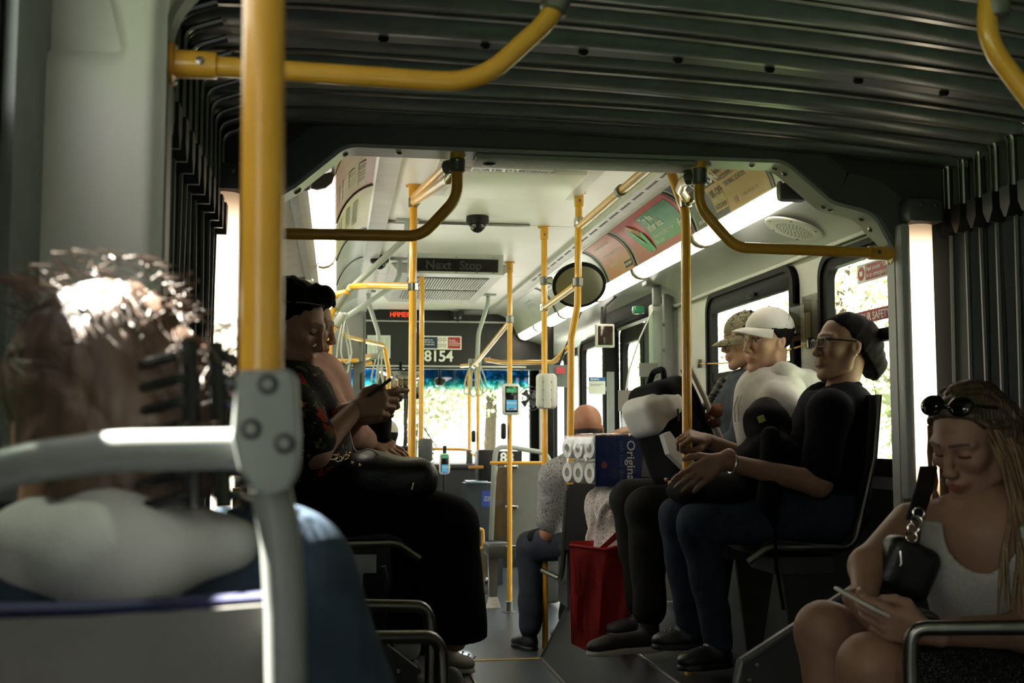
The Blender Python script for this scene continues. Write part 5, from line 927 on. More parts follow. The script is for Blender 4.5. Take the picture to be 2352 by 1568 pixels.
# ================================================================== smooth bodies: distance fields turned into meshes
A3 = lambda v: np.array([float(v[0]), float(v[1]), float(v[2])])
def Cc(a, b, ra, rb=None, k=0.02, op=1): return dict(t='c', a=A3(a), b=A3(b), ra=ra, rb=ra if rb is None else rb, k=k, op=op)
def Ee(c, r, M=None, k=0.02, op=1): return dict(t='e', c=A3(c), r=A3(r), M=np.eye(3) if M is None else np.array(M), k=k, op=op)
def Bb(c, hs, rd, M=None, k=0.02, op=1): return dict(t='b', c=A3(c), r=A3(hs), rd=rd, M=np.eye(3) if M is None else np.array(M), k=k, op=op)
def pbounds(p):
    if p['t'] == 'c': m = max(p['ra'], p['rb']); return np.minimum(p['a'], p['b'])-m, np.maximum(p['a'], p['b'])+m
    e = np.abs(p['M']) @ p['r']; return p['c']-e, p['c']+e
def peval(p, X):
    if p['t'] == 'c':
        ab = p['b']-p['a']; q = X-p['a'].astype(np.float32); L = max(float(ab@ab), 1e-9); t = np.clip((q @ ab.astype(np.float32))/L, 0, 1)
        return np.linalg.norm(q-t[..., None]*ab.astype(np.float32), axis=-1)-(p['ra']+(p['rb']-p['ra'])*t)
    q = (X-p['c'].astype(np.float32)) @ p['M'].astype(np.float32)
    if p['t'] == 'e':
        r = p['r'].astype(np.float32); k0 = np.linalg.norm(q/r, axis=-1); k1 = np.linalg.norm(q/(r*r), axis=-1)+1e-6; return k0*(k0-1)/k1
    d = np.abs(q)-(p['r']-p['rd']).astype(np.float32); return np.linalg.norm(np.maximum(d, 0), axis=-1)+np.minimum(d.max(-1), 0)-p['rd']
def sdf_mesh(prims, h=0.012, cut=None, warp=None):
    """returns vertices, quads of the zero surface (surface nets)"""
    los, his = zip(*[pbounds(p) for p in prims if p['op'] == 1]); lo = np.min(los, 0)-3*h; hi = np.max(his, 0)+3*h
    n = np.ceil((hi-lo)/h).astype(int)+1; ax = [(lo[i]+h*np.arange(n[i])).astype(np.float32) for i in range(3)]
    D = np.full(n, 0.25, np.float32)
    for p in prims:
        a, b = pbounds(p); m = p['k']+0.03; i0 = np.maximum(((a-m-lo)/h).astype(int), 0); i1 = np.minimum(((b+m-lo)/h).astype(int)+2, n)
        if np.any(i1 <= i0): continue
        sl = tuple(slice(i0[i], i1[i]) for i in range(3)); G = np.stack(np.meshgrid(ax[0][sl[0]], ax[1][sl[1]], ax[2][sl[2]], indexing='ij'), -1); d = peval(p, G); cur = D[sl]; k = p['k']
        if p['op'] == 1: t = np.clip(0.5+0.5*(cur-d)/k, 0, 1); D[sl] = cur*(1-t)+d*t-k*t*(1-t)
        else: t = np.clip(0.5-0.5*(cur+d)/k, 0, 1); D[sl] = cur*(1-t)-d*t+k*t*(1-t)
    if cut is not None:
        G = np.stack(np.meshgrid(*ax, indexing='ij'), -1); D = np.maximum(D, cut(G))
    D[0] = D[-1] = 0.2; D[:, 0] = D[:, -1] = 0.2; D[:, :, 0] = D[:, :, -1] = 0.2
    S = D < 0; c = S[:-1, :-1, :-1].astype(np.int8)
    tot = sum(S[i:n[0]-1+i, j:n[1]-1+j, k:n[2]-1+k].astype(np.int8) for i in (0, 1) for j in (0, 1) for k in (0, 1))
    act = (tot > 0) & (tot < 8); idx = np.full(act.shape, -1, np.int64); ci = np.argwhere(act); idx[act] = np.arange(len(ci))
    acc = np.zeros((len(ci), 3)); cnt = np.zeros(len(ci)); corners = [(i, j, k) for i in (0, 1) for j in (0, 1) for k in (0, 1)]
    for A in corners:
        for q in range(3):
            if A[q]: continue
            B = list(A); B[q] = 1; da = D[ci[:, 0]+A[0], ci[:, 1]+A[1], ci[:, 2]+A[2]]; db = D[ci[:, 0]+B[0], ci[:, 1]+B[1], ci[:, 2]+B[2]]
            m = (da < 0) != (db < 0); t = np.where(m, da/(da-db+1e-12), 0); P = np.tile(np.array(A, float), (len(ci), 1)); P[:, q] += t
            acc[m] += P[m]; cnt[m] += 1
    V = lo+h*(ci+acc/np.maximum(cnt, 1)[:, None]); F = []
    for q in range(3):
        u, w = (q+1) % 3, (q+2) % 3; sa = [slice(None)]*3; sb = [slice(None)]*3; sa[q] = slice(0, -1); sb[q] = slice(1, None); X = S[tuple(sa)] != S[tuple(sb)]; E = np.argwhere(X)
        E = E[(E[:, u] > 0) & (E[:, w] > 0) & (E[:, u] < n[u]-1) & (E[:, w] < n[w]-1)]
        def cell(du, dw): I = E.copy(); I[:, u] -= du; I[:, w] -= dw; return idx[I[:, 0], I[:, 1], I[:, 2]]
        quad = np.stack([cell(1, 1), cell(0, 1), cell(0, 0), cell(1, 0)], 1); ins = S[E[:, 0], E[:, 1], E[:, 2]]; quad[~ins] = quad[~ins][:, ::-1]; F.append(quad)
    F = np.concatenate(F); F = F[(F >= 0).all(1)]
    return V, F
def normals(V, F):
    N = np.zeros_like(V); a = np.cross(V[F[:, 2]]-V[F[:, 0]], V[F[:, 3]]-V[F[:, 1]])
    for k in range(4): np.add.at(N, F[:, k], a)
    return N/(np.linalg.norm(N, axis=1)[:, None]+1e-9)
def smooth(V, F, it=1, f=0.5):
    for _ in range(it):
        A = np.zeros_like(V); c = np.zeros(len(V))
        for k in range(4): np.add.at(A, F[:, k], V[F[:, (k+1) % 4]]); np.add.at(c, F[:, k], 1); np.add.at(A, F[:, k], V[F[:, (k-1) % 4]]); np.add.at(c, F[:, k], 1)
        V = V*(1-f)+f*A/np.maximum(c, 1)[:, None]
    return V
def wrinkle(V, F, amp, freq=30.0, seed=0, dirv=(0.3, 0.5, 1.0)):
    N = normals(V, F); rs = np.random.RandomState(seed); d = np.zeros(len(V))
    for i in range(5):
        q = np.array(dirv)*freq*(0.6+0.5*i)*0.6+rs.randn(3)*freq*0.45; d += np.sin(V @ q+rs.rand()*6+1.5*np.sin(V @ (rs.randn(3)*freq*0.4)))/(1+0.6*i)
    return V+N*(amp*d/2)[:, None]
def blob(name, prims, m, parent, h=0.012, wr=0.0, fr=30, seed=0, cut=None, it=1, cols=None, dirv=(0.3, 0.5, 1.0)):
    V, F = sdf_mesh(prims, h, cut); V = smooth(V, F, it)
    if wr: V = wrinkle(V, F, wr, fr, seed, dirv)
    return mesh_obj(name, V, F, m, parent, sharp=None, cols=None if cols is None else cols(V))
# ---- the canonical head: x forward, y to its left, z up, origin between the ears
def head_prims(fem=False, ears=True):
    j = 0.92 if fem else 1.0; P = [Ee((-0.012, 0, 0.045), (0.096, 0.075, 0.083), k=0.02), Ee((0.030, 0, -0.010), (0.060, 0.061*j, 0.085), k=0.03), Ee((0.048, 0, -0.072), (0.040, 0.046*j, 0.038), k=0.03), Ee((0.080, 0, -0.104), (0.016, 0.020*j, 0.015), k=0.02)]
    for s in (-1, 1):
        P += [Cc((0.0, s*0.058, -0.03), (0.012, s*0.055*j, -0.068), 0.016, 0.015, k=0.025), Cc((0.012, s*0.055*j, -0.068), (0.072, s*0.018*j, -0.10), 0.015, 0.014, k=0.025), Ee((0.060, s*0.042, -0.012), (0.024, 0.020, 0.018), k=0.025), Cc((0.086, s*0.012, 0.036), (0.070, s*0.048, 0.034), 0.012, 0.010, k=0.015), Ee((0.098, s*0.032, 0.012), (0.017, 0.019, 0.012), k=0.010, op=-1)]
        P += [Ee((0.0745, s*0.0315, 0.0125), (0.0135, 0.0150, 0.0118), k=0.005), Cc((0.086, s*0.020, 0.019), (0.080, s*0.044, 0.017), 0.0040, 0.0035, k=0.005), Ee((0.102, s*0.0105, -0.030), (0.010, 0.0075, 0.0075), k=0.007)]
        if ears: P += [Ee((-0.008, s*0.073, 0.000), (0.020, 0.009, 0.032), np.array([[0.96, 0, 0.26], [0, 1, 0], [-0.26, 0, 0.96]]).T @ np.array([[0.95, s*0.3, 0], [-s*0.3, 0.95, 0], [0, 0, 1]]), k=0.006), Ee((-0.002, s*0.084, 0.003), (0.010, 0.008, 0.018), k=0.004, op=-1)]
    P += [Cc((0.088, 0, 0.030), (0.110, 0, -0.020), 0.0085, 0.0095, k=0.014), Ee((0.112, 0, -0.026), (0.0105, 0.0095, 0.0085), k=0.009)]
    P += [Ee((0.088, 0, -0.058), (0.016, 0.028, 0.022), k=0.012), Cc((0.100, -0.013, -0.0565), (0.100, 0.013, -0.0565), 0.0055, k=0.006), Cc((0.098, -0.012, -0.0685), (0.098, 0.012, -0.0685), 0.0062, k=0.006), Cc((0.112, -0.022, -0.0625), (0.112, 0.022, -0.0625), 0.0055, k=0.004, op=-1)]
    return P
HEADS = {}
def head_mesh(fem):
    if fem not in HEADS: V, F = sdf_mesh(head_prims(fem), 0.0036); HEADS[fem] = (smooth(V, F, 1, 0.4), F)
    return HEADS[fem]
def head_colors(V, skin, lip, brow, bw=0.0055, closed=False):
    c = np.tile(np.array(skin, float), (len(V), 1)); x, y, z = V[:, 0], np.abs(V[:, 1]), V[:, 2]
    m = (x > 0.086) & (np.abs(z+0.0625) < 0.0115-0.25*y) & (y < 0.026); c[m] = lip
    m = (x > 0.055) & (np.abs(z-0.040+0.12*np.maximum(y-0.03, 0)) < bw) & (y > 0.011) & (y < 0.052); c[m] = np.array(brow)
    if closed:
        m = (x > 0.068) & (np.abs(z-0.0065-0.06*np.abs(y-0.032)) < 0.0026) & (np.abs(y-0.032) < 0.015); c[m] = np.array(brow); return c
    m = (x > 0.076) & (np.abs(z-0.0125) < 0.0065) & (np.abs(y-0.0315) < 0.0125); c[m] = np.array([0.30, 0.28, 0.26])
    m = (x > 0.076) & (np.abs(z-0.0125) < 0.0062) & (np.abs(y-0.0315) < 0.0058); c[m] = np.array([0.02, 0.012, 0.008])
    m = (x > 0.070) & (np.abs(z-0.0205) < 0.0028) & (np.abs(y-0.032) < 0.016); c[m] = np.array(brow)*1.2
    return c
def frame(f, up=(0, 0, 1), roll=0.0):
    f = Vector(f).normalized(); up = Vector(up); l = up.cross(f).normalized(); u = f.cross(l)
    if roll: q = Quaternion(f, roll); l, u = q @ l, q @ u
    return np.array([list(f), list(l), list(u)]).T        # columns forward, left, up
HANDC = {}
def hand_mesh(curl, spread, thumb, left):
    """wrist at the origin, fingers along +x, back of the hand +z, thumb at +y for a right hand; curl per finger: three bends"""
    P = [Cc((-0.035, 0, 0), (0.01, 0, 0), 0.025, 0.026, k=0.012)]
    for i in range(4):
        bs = np.array([0.092-0.0045*(i-0.7)**2, 0.030-0.0195*i, 0.0]); P.append(Cc((0.008, 0.014-0.010*i, 0), bs, 0.017, 0.0125, k=0.010)); ln = ((0.043, 0.027, 0.021), (0.047, 0.030, 0.022), (0.043, 0.028, 0.021), (0.034, 0.021, 0.019))[i]
        a = 0.0; yaw = spread*(1.5-i)*0.1; p = bs; rads = (0.0102, 0.0090, 0.0080, 0.0065)
        for s in range(3):
            a += curl[i][s]; d = np.array([math.cos(a)*math.cos(yaw), math.cos(a)*math.sin(yaw), -math.sin(a)]); q = p+d*ln[s]; P.append(Cc(p, q, rads[s], rads[s+1], k=0.004)); p = q
    t0 = np.array((0.022, 0.026, -0.008)); t1, t2, t3 = [np.array(v) for v in thumb]; P += [Cc((0.01, 0.012, -0.004), t1, 0.018, 0.0135, k=0.010), Cc(t1, t2, 0.0125, 0.0105, k=0.005), Cc(t2, t3, 0.0105, 0.0080, k=0.004)]
    V, F = sdf_mesh(P, 0.0032); V = smooth(V, F, 1, 0.35)
    if left: V = V*np.array([1, -1, 1]); F = F[:, ::-1]
    return V, F
RELAX = [[0.25, 0.35, 0.25]]*4; GRIP = [[0.9, 1.25, 0.8]]*4; HOLD = [[0.45, 0.7, 0.5], [0.5, 0.8, 0.5], [0.6, 0.85, 0.5], [0.7, 0.9, 0.5]]; FIST = [[1.2, 1.5, 0.9]]*4; DROOP = [[0.5, 0.3, 0.2], [0.55, 0.3, 0.2], [0.5, 0.35, 0.2], [0.45, 0.35, 0.25]]
FLAT = [[0.12, 0.25, 0.2], [0.1, 0.25, 0.2], [0.12, 0.25, 0.2], [0.2, 0.3, 0.2]]
TH_OUT = ((0.048, 0.052, -0.012), (0.074, 0.066, -0.016), (0.096, 0.070, -0.018)); TH_IN = ((0.046, 0.046, -0.022), (0.072, 0.040, -0.040), (0.092, 0.024, -0.046)); TH_UP = ((0.046, 0.050, -0.006), (0.073, 0.056, -0.004), (0.098, 0.050, -0.008))
def place_hand(w, xd, back, curl, thumb, left=False, spread=0.6, s=1.0):
    """w wrist, xd direction of the fingers, back direction the back of the hand faces"""
    x = Vector(xd).normalized(); z = Vector(back); z = (z-x*z.dot(x)).normalized(); y = z.cross(x); M = np.array([list(x), list(y), list(z)]).T
    V, F = hand_mesh(curl, spread, thumb, left); return V*s @ M.T+A3(w), F
def torso(P, N, f, l, g=0.0, w=1.0, belly=0.0, k=0.06):
    """pelvis P, neck base N, forward f, left l"""
    P, N = Vector(P), Vector(N); u = (N-P).normalized(); L = (N-P).length; f = Vector(f); f = (f-u*f.dot(u)).normalized(); l = u.cross(f).normalized(); M = np.array([list(f), list(l), list(u)]).T
    return [Ee(P+u*0.03, (0.125+g, 0.170*w+g, 0.115+g), M, k), Ee(P+u*0.36*L+f*(0.01+belly), (0.110+g+belly, 0.150*w+g, 0.16+g), M, k), Ee(P+u*0.70*L+f*0.01, (0.118+g, 0.168*w+g, 0.165+g), M, k), Ee(P+u*0.90*L-f*0.005, (0.085+g, 0.175*w+g, 0.065+g), M, k)]
def limb(a, b, c, r, g=0.0, k=0.03, t0=0.0, t1=2.0):
    """two-bone limb a-b-c with radii r at the three joints; t0..t1 cover part of it (0..2)"""
    a, b, c = Vector(a), Vector(b), Vector(c); out = []
    def pt(t): return (a.lerp(b, t), r[0]+(r[1]-r[0])*t) if t <= 1 else (b.lerp(c, t-1), r[1]+(r[2]-r[1])*(t-1))
    ks = [t0]+([1.0] if t0 < 1 < t1 else [])+[t1]
    for q in range(len(ks)-1): (p0, r0), (p1, r1) = pt(ks[q]), pt(ks[q+1]); out.append(Cc(p0, p1, r0+g, r1+g, k))
    return out
SKINM = mat('skin', (1, 1, 1), 0.52, 0, 0.10, 35, 0.05, 300, attr='Col', spec=0.35)
def join(parts):
    V = []; F = []; C = []; n = 0
    for v, f, c in parts: V.append(v); F.append(np.asarray(f)+n); C.append(c if c.ndim == 2 else np.tile(c, (len(v), 1))); n += len(v)
    return np.concatenate(V), np.concatenate(F), np.concatenate(C)
class Person:
    def __init__(s, label, base, head, fwd, roll=0.0, skin=(0.42, 0.25, 0.17), lip=None, brow=(0.03, 0.02, 0.015), fem=False, hs=1.0, group=None, closed=False):
        s.t = thing('person', label, 'person', base); s.skin = np.array(skin); s.parts = []; s.H = Vector(head); s.M = frame(fwd, roll=roll); s.hs = hs
        V, F = head_mesh(fem); col = head_colors(V, skin, lip if lip is not None else s.skin*np.array((0.95, 0.62, 0.60)), brow, 0.0036 if fem else 0.0055, closed); s.parts.append((V*hs @ s.M.T+A3(head), F, col))
    def loc(s, p): return Vector(np.array(p)*s.hs @ s.M.T+A3(s.H))          # head space -> world
    def skinprims(s, prims, h=0.011):
        V, F = sdf_mesh(prims, h); s.parts.append((smooth(V, F, 1), F, s.skin)); return s
    def neck(s, N, r=0.052): s.skinprims([Cc(s.loc((-0.025, 0, -0.04)), Vector(N)+Vector((0, 0, -0.02)), r*s.hs, r*1.12, 0.03)], 0.008); return s
    def hand(me, *a, **k): V, F = place_hand(*a, **k); me.parts.append((V, F, me.skin)); return me
    def body(s):
        V, F, C = join(s.parts); s.b = mesh_obj('body', V, F, SKINM, s.t, sharp=None, cols=C); return s.b
    def headblob(s, name, prims, m, h=0.005, cut=None, wr=0.0, fr=120, seed=0, dirv=(0.3, 0.3, 1), it=1):
        """prims in head space"""
        V, F = sdf_mesh(prims, h, cut); V = smooth(V, F, it)
        if wr: V = wrinkle(V, F, wr, fr, seed, dirv)
        return mesh_obj(name, V*s.hs @ s.M.T+A3(s.H), F, m, s.t, sharp=None)
def shoe(ankle, toe, m_up, m_sole, parent, w=0.045, hgt=0.09, name='shoe', high=0.0):
    """ankle point above the heel, toe tip on the ground"""
    a = Vector(ankle); t = Vector(toe); g = t.z; d = (t-Vector((a.x, a.y, g))); d.z = 0; L = d.length; d.normalize(); l = Vector((0, 0, 1)).cross(d); hl = Vector((a.x, a.y, g))-d*0.045; M = np.array([list(d), list(l), [0, 0, 1]]).T
    tp = hl+d*(L+0.045)
    P = [Ee(tp-d*0.055+Vector((0, 0, 0.032)), (0.062, w, 0.034), M, 0.03), Cc(hl+d*0.05+Vector((0, 0, 0.048)), tp-d*0.09+Vector((0, 0, 0.040)), 0.040, 0.036, 0.03), Cc(hl+d*0.045+Vector((0, 0, 0.05)), hl+d*0.05+Vector((0, 0, 0.085+high)), 0.041, 0.042, 0.02), Ee(hl+d*0.035+Vector((0, 0, 0.035)), (0.04, 0.036, 0.035), M, 0.02)]
    V, F = sdf_mesh(P, 0.006, cut=lambda G: (g+0.018)-G[..., 2]); o = mesh_obj(name, smooth(V, F), F, m_up, parent, sharp=None)
    S = [Ee(tp-d*0.06, (0.068, w*1.08, 0.05), M, 0.03), Ee(hl+d*0.045, (0.055, w*0.92, 0.05), M, 0.03), Bb((hl+d*0.04+tp-d*0.06)/2, ((tp-hl).length/2-0.05, w*0.85, 0.05), 0.01, M, 0.03)]
    V, F = sdf_mesh(S, 0.006, cut=lambda G: np.maximum(G[..., 2]-(g+0.026), g+0.001-G[..., 2])); mesh_obj('sole', V, F, m_sole, o, sharp=40)
    q = MB()
    for k in range(4):
        c = hl+d*(0.095+k*0.022)+Vector((0, 0, 0.092-k*0.008)); q.tube([c-l*0.017-Vector((0, 0, .012)), c-Vector((0, 0, .007)), c+l*0.017-Vector((0, 0, .012))], 0.003, 5)
    tag(q.build('laces', m_up, o), kind='stuff'); return o
# ================================================================== cloth and hair materials
def cloth(name, col, var=0.2, rough=0.85, sc=25, bump=0.25, bs=350): return mat(name, col, rough, 0, var, sc, bump, bs, spec=0.08)
def pattern(name, base, blobs, scale=18, thr=0.28, rough=0.8):
    """printed cloth: coloured petals scattered over a ground"""
    m = mat(name, base, rough, 0, 0.1, 20, 0.1, 300, spec=0.15); nt = m.node_tree; N = nt.nodes; L = nt.links; b = N['Principled BSDF']; tc = [n for n in N if n.type == 'TEX_COORD'][0]; src = b.inputs['Base Color'].links[0].from_socket
    for i, (c, sc, th) in enumerate(blobs):
        v = N.new('ShaderNodeTexVoronoi'); v.inputs['Scale'].default_value = sc; mp = N.new('ShaderNodeMapping'); mp.inputs['Location'].default_value = (3.1*i, 1.7*i, 0.9*i); L.new(tc.outputs['Object'], mp.inputs[0])
        nz = N.new('ShaderNodeTexNoise'); nz.inputs['Scale'].default_value = sc*1.6; L.new(mp.outputs[0], nz.inputs['Vector']); va = N.new('ShaderNodeMixRGB'); va.inputs[0].default_value = 0.12; L.new(mp.outputs[0], va.inputs[1]); L.new(nz.outputs['Color'], va.inputs[2]); L.new(va.outputs[0], v.inputs['Vector'])
        lt = N.new('ShaderNodeMath'); lt.operation = 'LESS_THAN'; lt.inputs[1].default_value = th; L.new(v.outputs['Distance'], lt.inputs[0])
        mx = N.new('ShaderNodeMix'); mx.data_type = 'RGBA'; L.new(lt.outputs[0], mx.inputs[0]); L.new(src, mx.inputs[6]); mx.inputs[7].default_value = (*c, 1); src = mx.outputs[2]
    L.new(src, b.inputs['Base Color']); return m
HAIRB = mat('dark_hair', (0.007, 0.005, 0.004), 0.75, 0, 0.3, 40, 0.3, 180, stretch=(1, 1, 0.15), spec=0.06); HAIRBR = mat('brown_hair', (0.085, 0.048, 0.030), 0.5, 0, 0.35, 40, 0.2, 180, stretch=(1, 1, 0.12)); HAIRBL = mat('blonde_hair', (0.22, 0.13, 0.06), 0.4, 0, 0.5, 60, 0.5, 200, stretch=(1, 1, 0.08))
BLACKC = cloth('black_cloth', (0.006, 0.006, 0.007)); NAVY = cloth('navy_black_polo', (0.006, 0.006, 0.009)); DENIM = cloth('blue_jeans', (0.026, 0.037, 0.052), 0.35, bs=600); DENIMD = cloth('slate_trousers', (0.03, 0.034, 0.045)); DKGRN = cloth('dark_olive_trousers', (0.014, 0.014, 0.011)); HOOD = cloth('white_hoodie', (0.42, 0.40, 0.36), 0.12); PINK = cloth('pink_sweatshirt', (0.50, 0.30, 0.25), 0.12); WTANK = cloth('pale_grey_tank', (0.40, 0.39, 0.37), 0.1, sc=120)
FLORALB = pattern('black_floral_shirt', (0.006, 0.006, 0.006), [((0.24, 0.018, 0.012), 11, 0.27), ((0.04, 0.07, 0.02), 13, 0.25), ((0.28, 0.12, 0.03), 14, 0.17), ((0.26, 0.24, 0.18), 24, 0.14)]); FLORALG = pattern('grey_floral_shirt', (0.30, 0.29, 0.28), [((0.03, 0.035, 0.05), 45, 0.36), ((0.06, 0.06, 0.07), 80, 0.30)]); FLORALW = pattern('white_floral_skirt', (0.50, 0.46, 0.42), [((0.20, 0.05, 0.04), 38, 0.27), ((0.05, 0.06, 0.07), 45, 0.25)]); FLORALK = pattern('black_ditsy_skirt', (0.008, 0.008, 0.009), [((0.30, 0.29, 0.26), 60, 0.22)]); CAMO = pattern('camo_cap_cloth', (0.16, 0.14, 0.09), [((0.05, 0.06, 0.025), 24, 0.36), ((0.24, 0.21, 0.14), 30, 0.26), ((0.03, 0.03, 0.02), 34, 0.2)])
CAPW = cloth('white_cap_cloth', (0.52, 0.50, 0.46), 0.06); SOLEW = mat('sole_white', (0.45, 0.43, 0.38), 0.6); KSHOE = mat('black_shoe', (0.007, 0.007, 0.007), 0.45, 0, 0.3, 30, 0.2, 200)
SK_E = (0.40, 0.22, 0.145); SK_D = (0.27, 0.145, 0.09); SK_L = (0.50, 0.30, 0.215)
V = Vector
def hairline(x0=0.055, z0=0.075, back=-0.075, slope=1.2, low=-0.02, sideburn=-0.01, zt=0.10):
    """keeps hair above the brow and behind the ears"""
    def cut(G):
        x, y, z = G[..., 0], G[..., 1], G[..., 2]; front = (x-x0)-(z-z0)*0.9      # >0 in front of the hairline
        lowb = np.where(x < -0.03, low-z, np.where(x < 0.03, sideburn-z, 0.02-z))
        return np.maximum(np.minimum(front, zt-z+np.abs(y)*0.15), lowb)
    return cut
CR = [Ee((-0.014, 0, 0.048), (0.106, 0.085, 0.094), k=0.02)]
def cap_on(P, m, brimdir=1, name='cap', tilt=0.0, brim_l=0.085, h=0.004):
    """baseball cap in head space"""
    c = math.cos(tilt); s = math.sin(tilt); o = P.headblob(name, [Ee((-0.012, 0, 0.052), (0.108, 0.086, 0.092), k=0.02)], m, h, cut=lambda G: 0.048+0.10*tilt-(G[..., 2]-G[..., 0]*math.tan(tilt)))
    M = Matrix.Rotation(-tilt, 3, 'Y'); V_ = []; F_ = []; n = 11; rings = ((0.0, 0), (0.35, 1), (0.7, 2), (1.0, 3))
    for top in (0.0026, -0.0026):
        for fr_, _ in rings:
            for k in range(n):
                a = -1.12+2.24*k/(n-1); rr_ = 0.096+fr_*brim_l*(math.cos(a*1.15)*0.9+0.12) ; x = -0.012+rr_*math.cos(a)*1.02; y = 0.080/0.096*min(rr_, 0.112)*math.sin(a)*1.0; V_.append(V((x, y, 0.050-0.10*fr_*fr_*0.16-abs(y)**2*3.2*fr_+top)))
    for o_ in (0, 4*n):
        for r_ in range(3):
            for k in range(n-1): F_.append((o_+r_*n+k, o_+r_*n+k+1, o_+(r_+1)*n+k+1, o_+(r_+1)*n+k))
    for k in range(n-1): F_.append((3*n+k, 3*n+k+1, 7*n+k+1, 7*n+k))
    W_ = [M @ v+V((0, 0, 0.10*tilt)) for v in V_]
    b = mesh_obj('brim', [P.loc(v) for v in W_], F_, m, o, sharp=40); q = MB(); q.lathe(P.loc((-0.012, 0, 0.143)), P.M[:, 2], [(0.008, 0), (0.006, 0.004), (0.001, 0.005)], 10); q.build('cap_button', m, o); return o
# ------------------------------------------------------------------ woman in glasses, right
Y = 4.16
pel = at(1905, 1165, Y+.02); N0 = at(1925, 905, Y); H0 = at(1938, 800, Y)
w = Person('woman in glasses and a black polo shirt holding the yellow pole', (pel.x, Y, 0.285), H0, (-1, -0.06, 0.06), skin=SK_D, fem=True, hs=1.05)
f = V((-1, 0, 0.0)); l = V((0, -1, 0))
shn, shf = at(1905, 945, Y-0.20), at(1880, 945, Y+0.20); eln, elf = at(1880, 1110, Y-0.24), at(1790, 1080, Y+0.14); wrn, wrf = at(1655, 1058, Y-0.26), at(1625, 1012, Y+.10)
hipn, hipf = pel+V((-.02, -.1, -.01)), pel+V((-.02, .1, -.01)); knn, knf = at(1605, 1205, Y-0.12), at(1560, 1190, Y+0.10); ann, anf = at(1650, 1478, Y-0.13), at(1585, 1440, Y+0.08)
w.neck(N0, 0.054).skinprims(limb(shn, eln, wrn, (0.055, 0.045, 0.030))+limb(shf, elf, wrf, (0.05, 0.042, 0.029)), 0.010)
w.skinprims(torso(pel, N0, f, l, -0.012)+limb(hipn, knn, ann, (0.085, 0.06, 0.045))+limb(hipf, knf, anf, (0.085, 0.06, 0.045)), 0.018)
w.hand(wrn, at(1588, 1098, Y-.27)-wrn, (0.1, -1, 0.5), DROOP, TH_OUT, left=True, spread=0.8, s=1.05); w.hand(wrf, (-0.75, -0.25, 0.2), (0.3, -0.45, 0.8), GRIP, TH_IN, left=False, s=1.02); w.body()
blob('polo_shirt', torso(pel, N0, f, l, 0.018, 1.05, 0.03)+limb(shn, eln, wrn, (0.078, 0.070, 0.04), t1=0.80)+limb(shf, elf, wrf, (0.078, 0.068, 0.04), t1=0.8)+[Cc(shn, shf, 0.07, 0.07, 0.05)], NAVY, w.t, 0.012, 0.004, 22, 1, cut=lambda G: 0.085-np.linalg.norm(G-A3(N0+V((-.035, 0, .055))), axis=-1))
blob('collar', [Cc(N0+V((0.03, -0.085, 0.02)), N0+V((-0.09, -0.05, -0.06)), 0.016, 0.014), Cc(N0+V((0.03, 0.085, 0.02)), N0+V((-0.09, 0.05, -0.06)), 0.016, 0.014), Cc(N0+V((0.05, -0.07, 0.03)), N0+V((0.05, 0.07, 0.03)), 0.016)], NAVY, w.t, 0.008)
blob('jeans', limb(hipn, knn, ann, (0.105, 0.076, 0.052))+limb(hipf, knf, anf, (0.105, 0.076, 0.052))+[Ee(pel, (0.14, 0.19, 0.11), k=0.05)], DENIM, w.t, 0.011, 0.005, 35, 2)
shoe(ann+V((0.0, 0, -.02)), at(1560, 1540, Y-0.16), KSHOE, KSHOE, w.t); shoe(anf, at(1500, 1490, Y+.10), KSHOE, KSHOE, w.t)
w.headblob('hair', [Ee((-0.016, 0, 0.046), (0.1005, 0.080, 0.089), k=0.02), Ee((-0.045, 0, -0.005), (0.078, 0.080, 0.075), k=0.03), Cc((-0.085, 0, 0.04), (-0.095, 0, -0.05), 0.060, 0.062, k=0.03), Cc((-0.095, 0, -0.05), (-0.075, 0, -0.12), 0.060, 0.035, k=0.03)], HAIRB, 0.005, cut=hairline(0.040, 0.075, low=-0.20, sideburn=0.014, zt=0.135), wr=0.003, fr=90)
g = w.headblob('glasses', [Cc((0.108, s*0.014, 0.026), (0.100, s*0.054, 0.026), 0.0026, k=0.001) for s in (-1, 1)]+[Cc((0.108, s*0.014, -0.004), (0.100, s*0.054, -0.004), 0.0022, k=0.001) for s in (-1, 1)]+[Cc((0.108, s*0.013, 0.026), (0.108, s*0.013, -0.004), 0.0022, k=0.001) for s in (-1, 1)]+[Cc((0.100, s*0.055, 0.026), (0.100, s*0.055, -0.004), 0.0026, k=0.001) for s in (-1, 1)]+[Cc((0.100, s*0.055, 0.024), (-0.005, s*0.082, 0.020), 0.0028, k=0.001) for s in (-1, 1)]+[Cc((0.108, -0.013, 0.018), (0.108, 0.013, 0.018), 0.0024, k=0.001)], mat('glasses_black', (0.01, 0.01, 0.011), 0.25), 0.0022, it=0)
q = MB(); q.lathe(w.loc((-0.002, 0.086, -0.030)), w.M[:, 1], [(0.004, 0), (0.004, 0.003), (0.001, 0.005)], 8); q.build('earring', mat('pearl', (0.7, 0.68, 0.62), 0.2), w.t)
q = MB(); c0 = wrn.lerp(eln, 0.12); d0 = (eln-wrn).normalized(); q.lathe(c0, d0, [(0.036, -0.004), (0.038, 0.0), (0.036, 0.004)], 18); q.build('bracelet', mat('silver_band', (0.5, 0.5, 0.48), 0.3, 0.8), w.t)
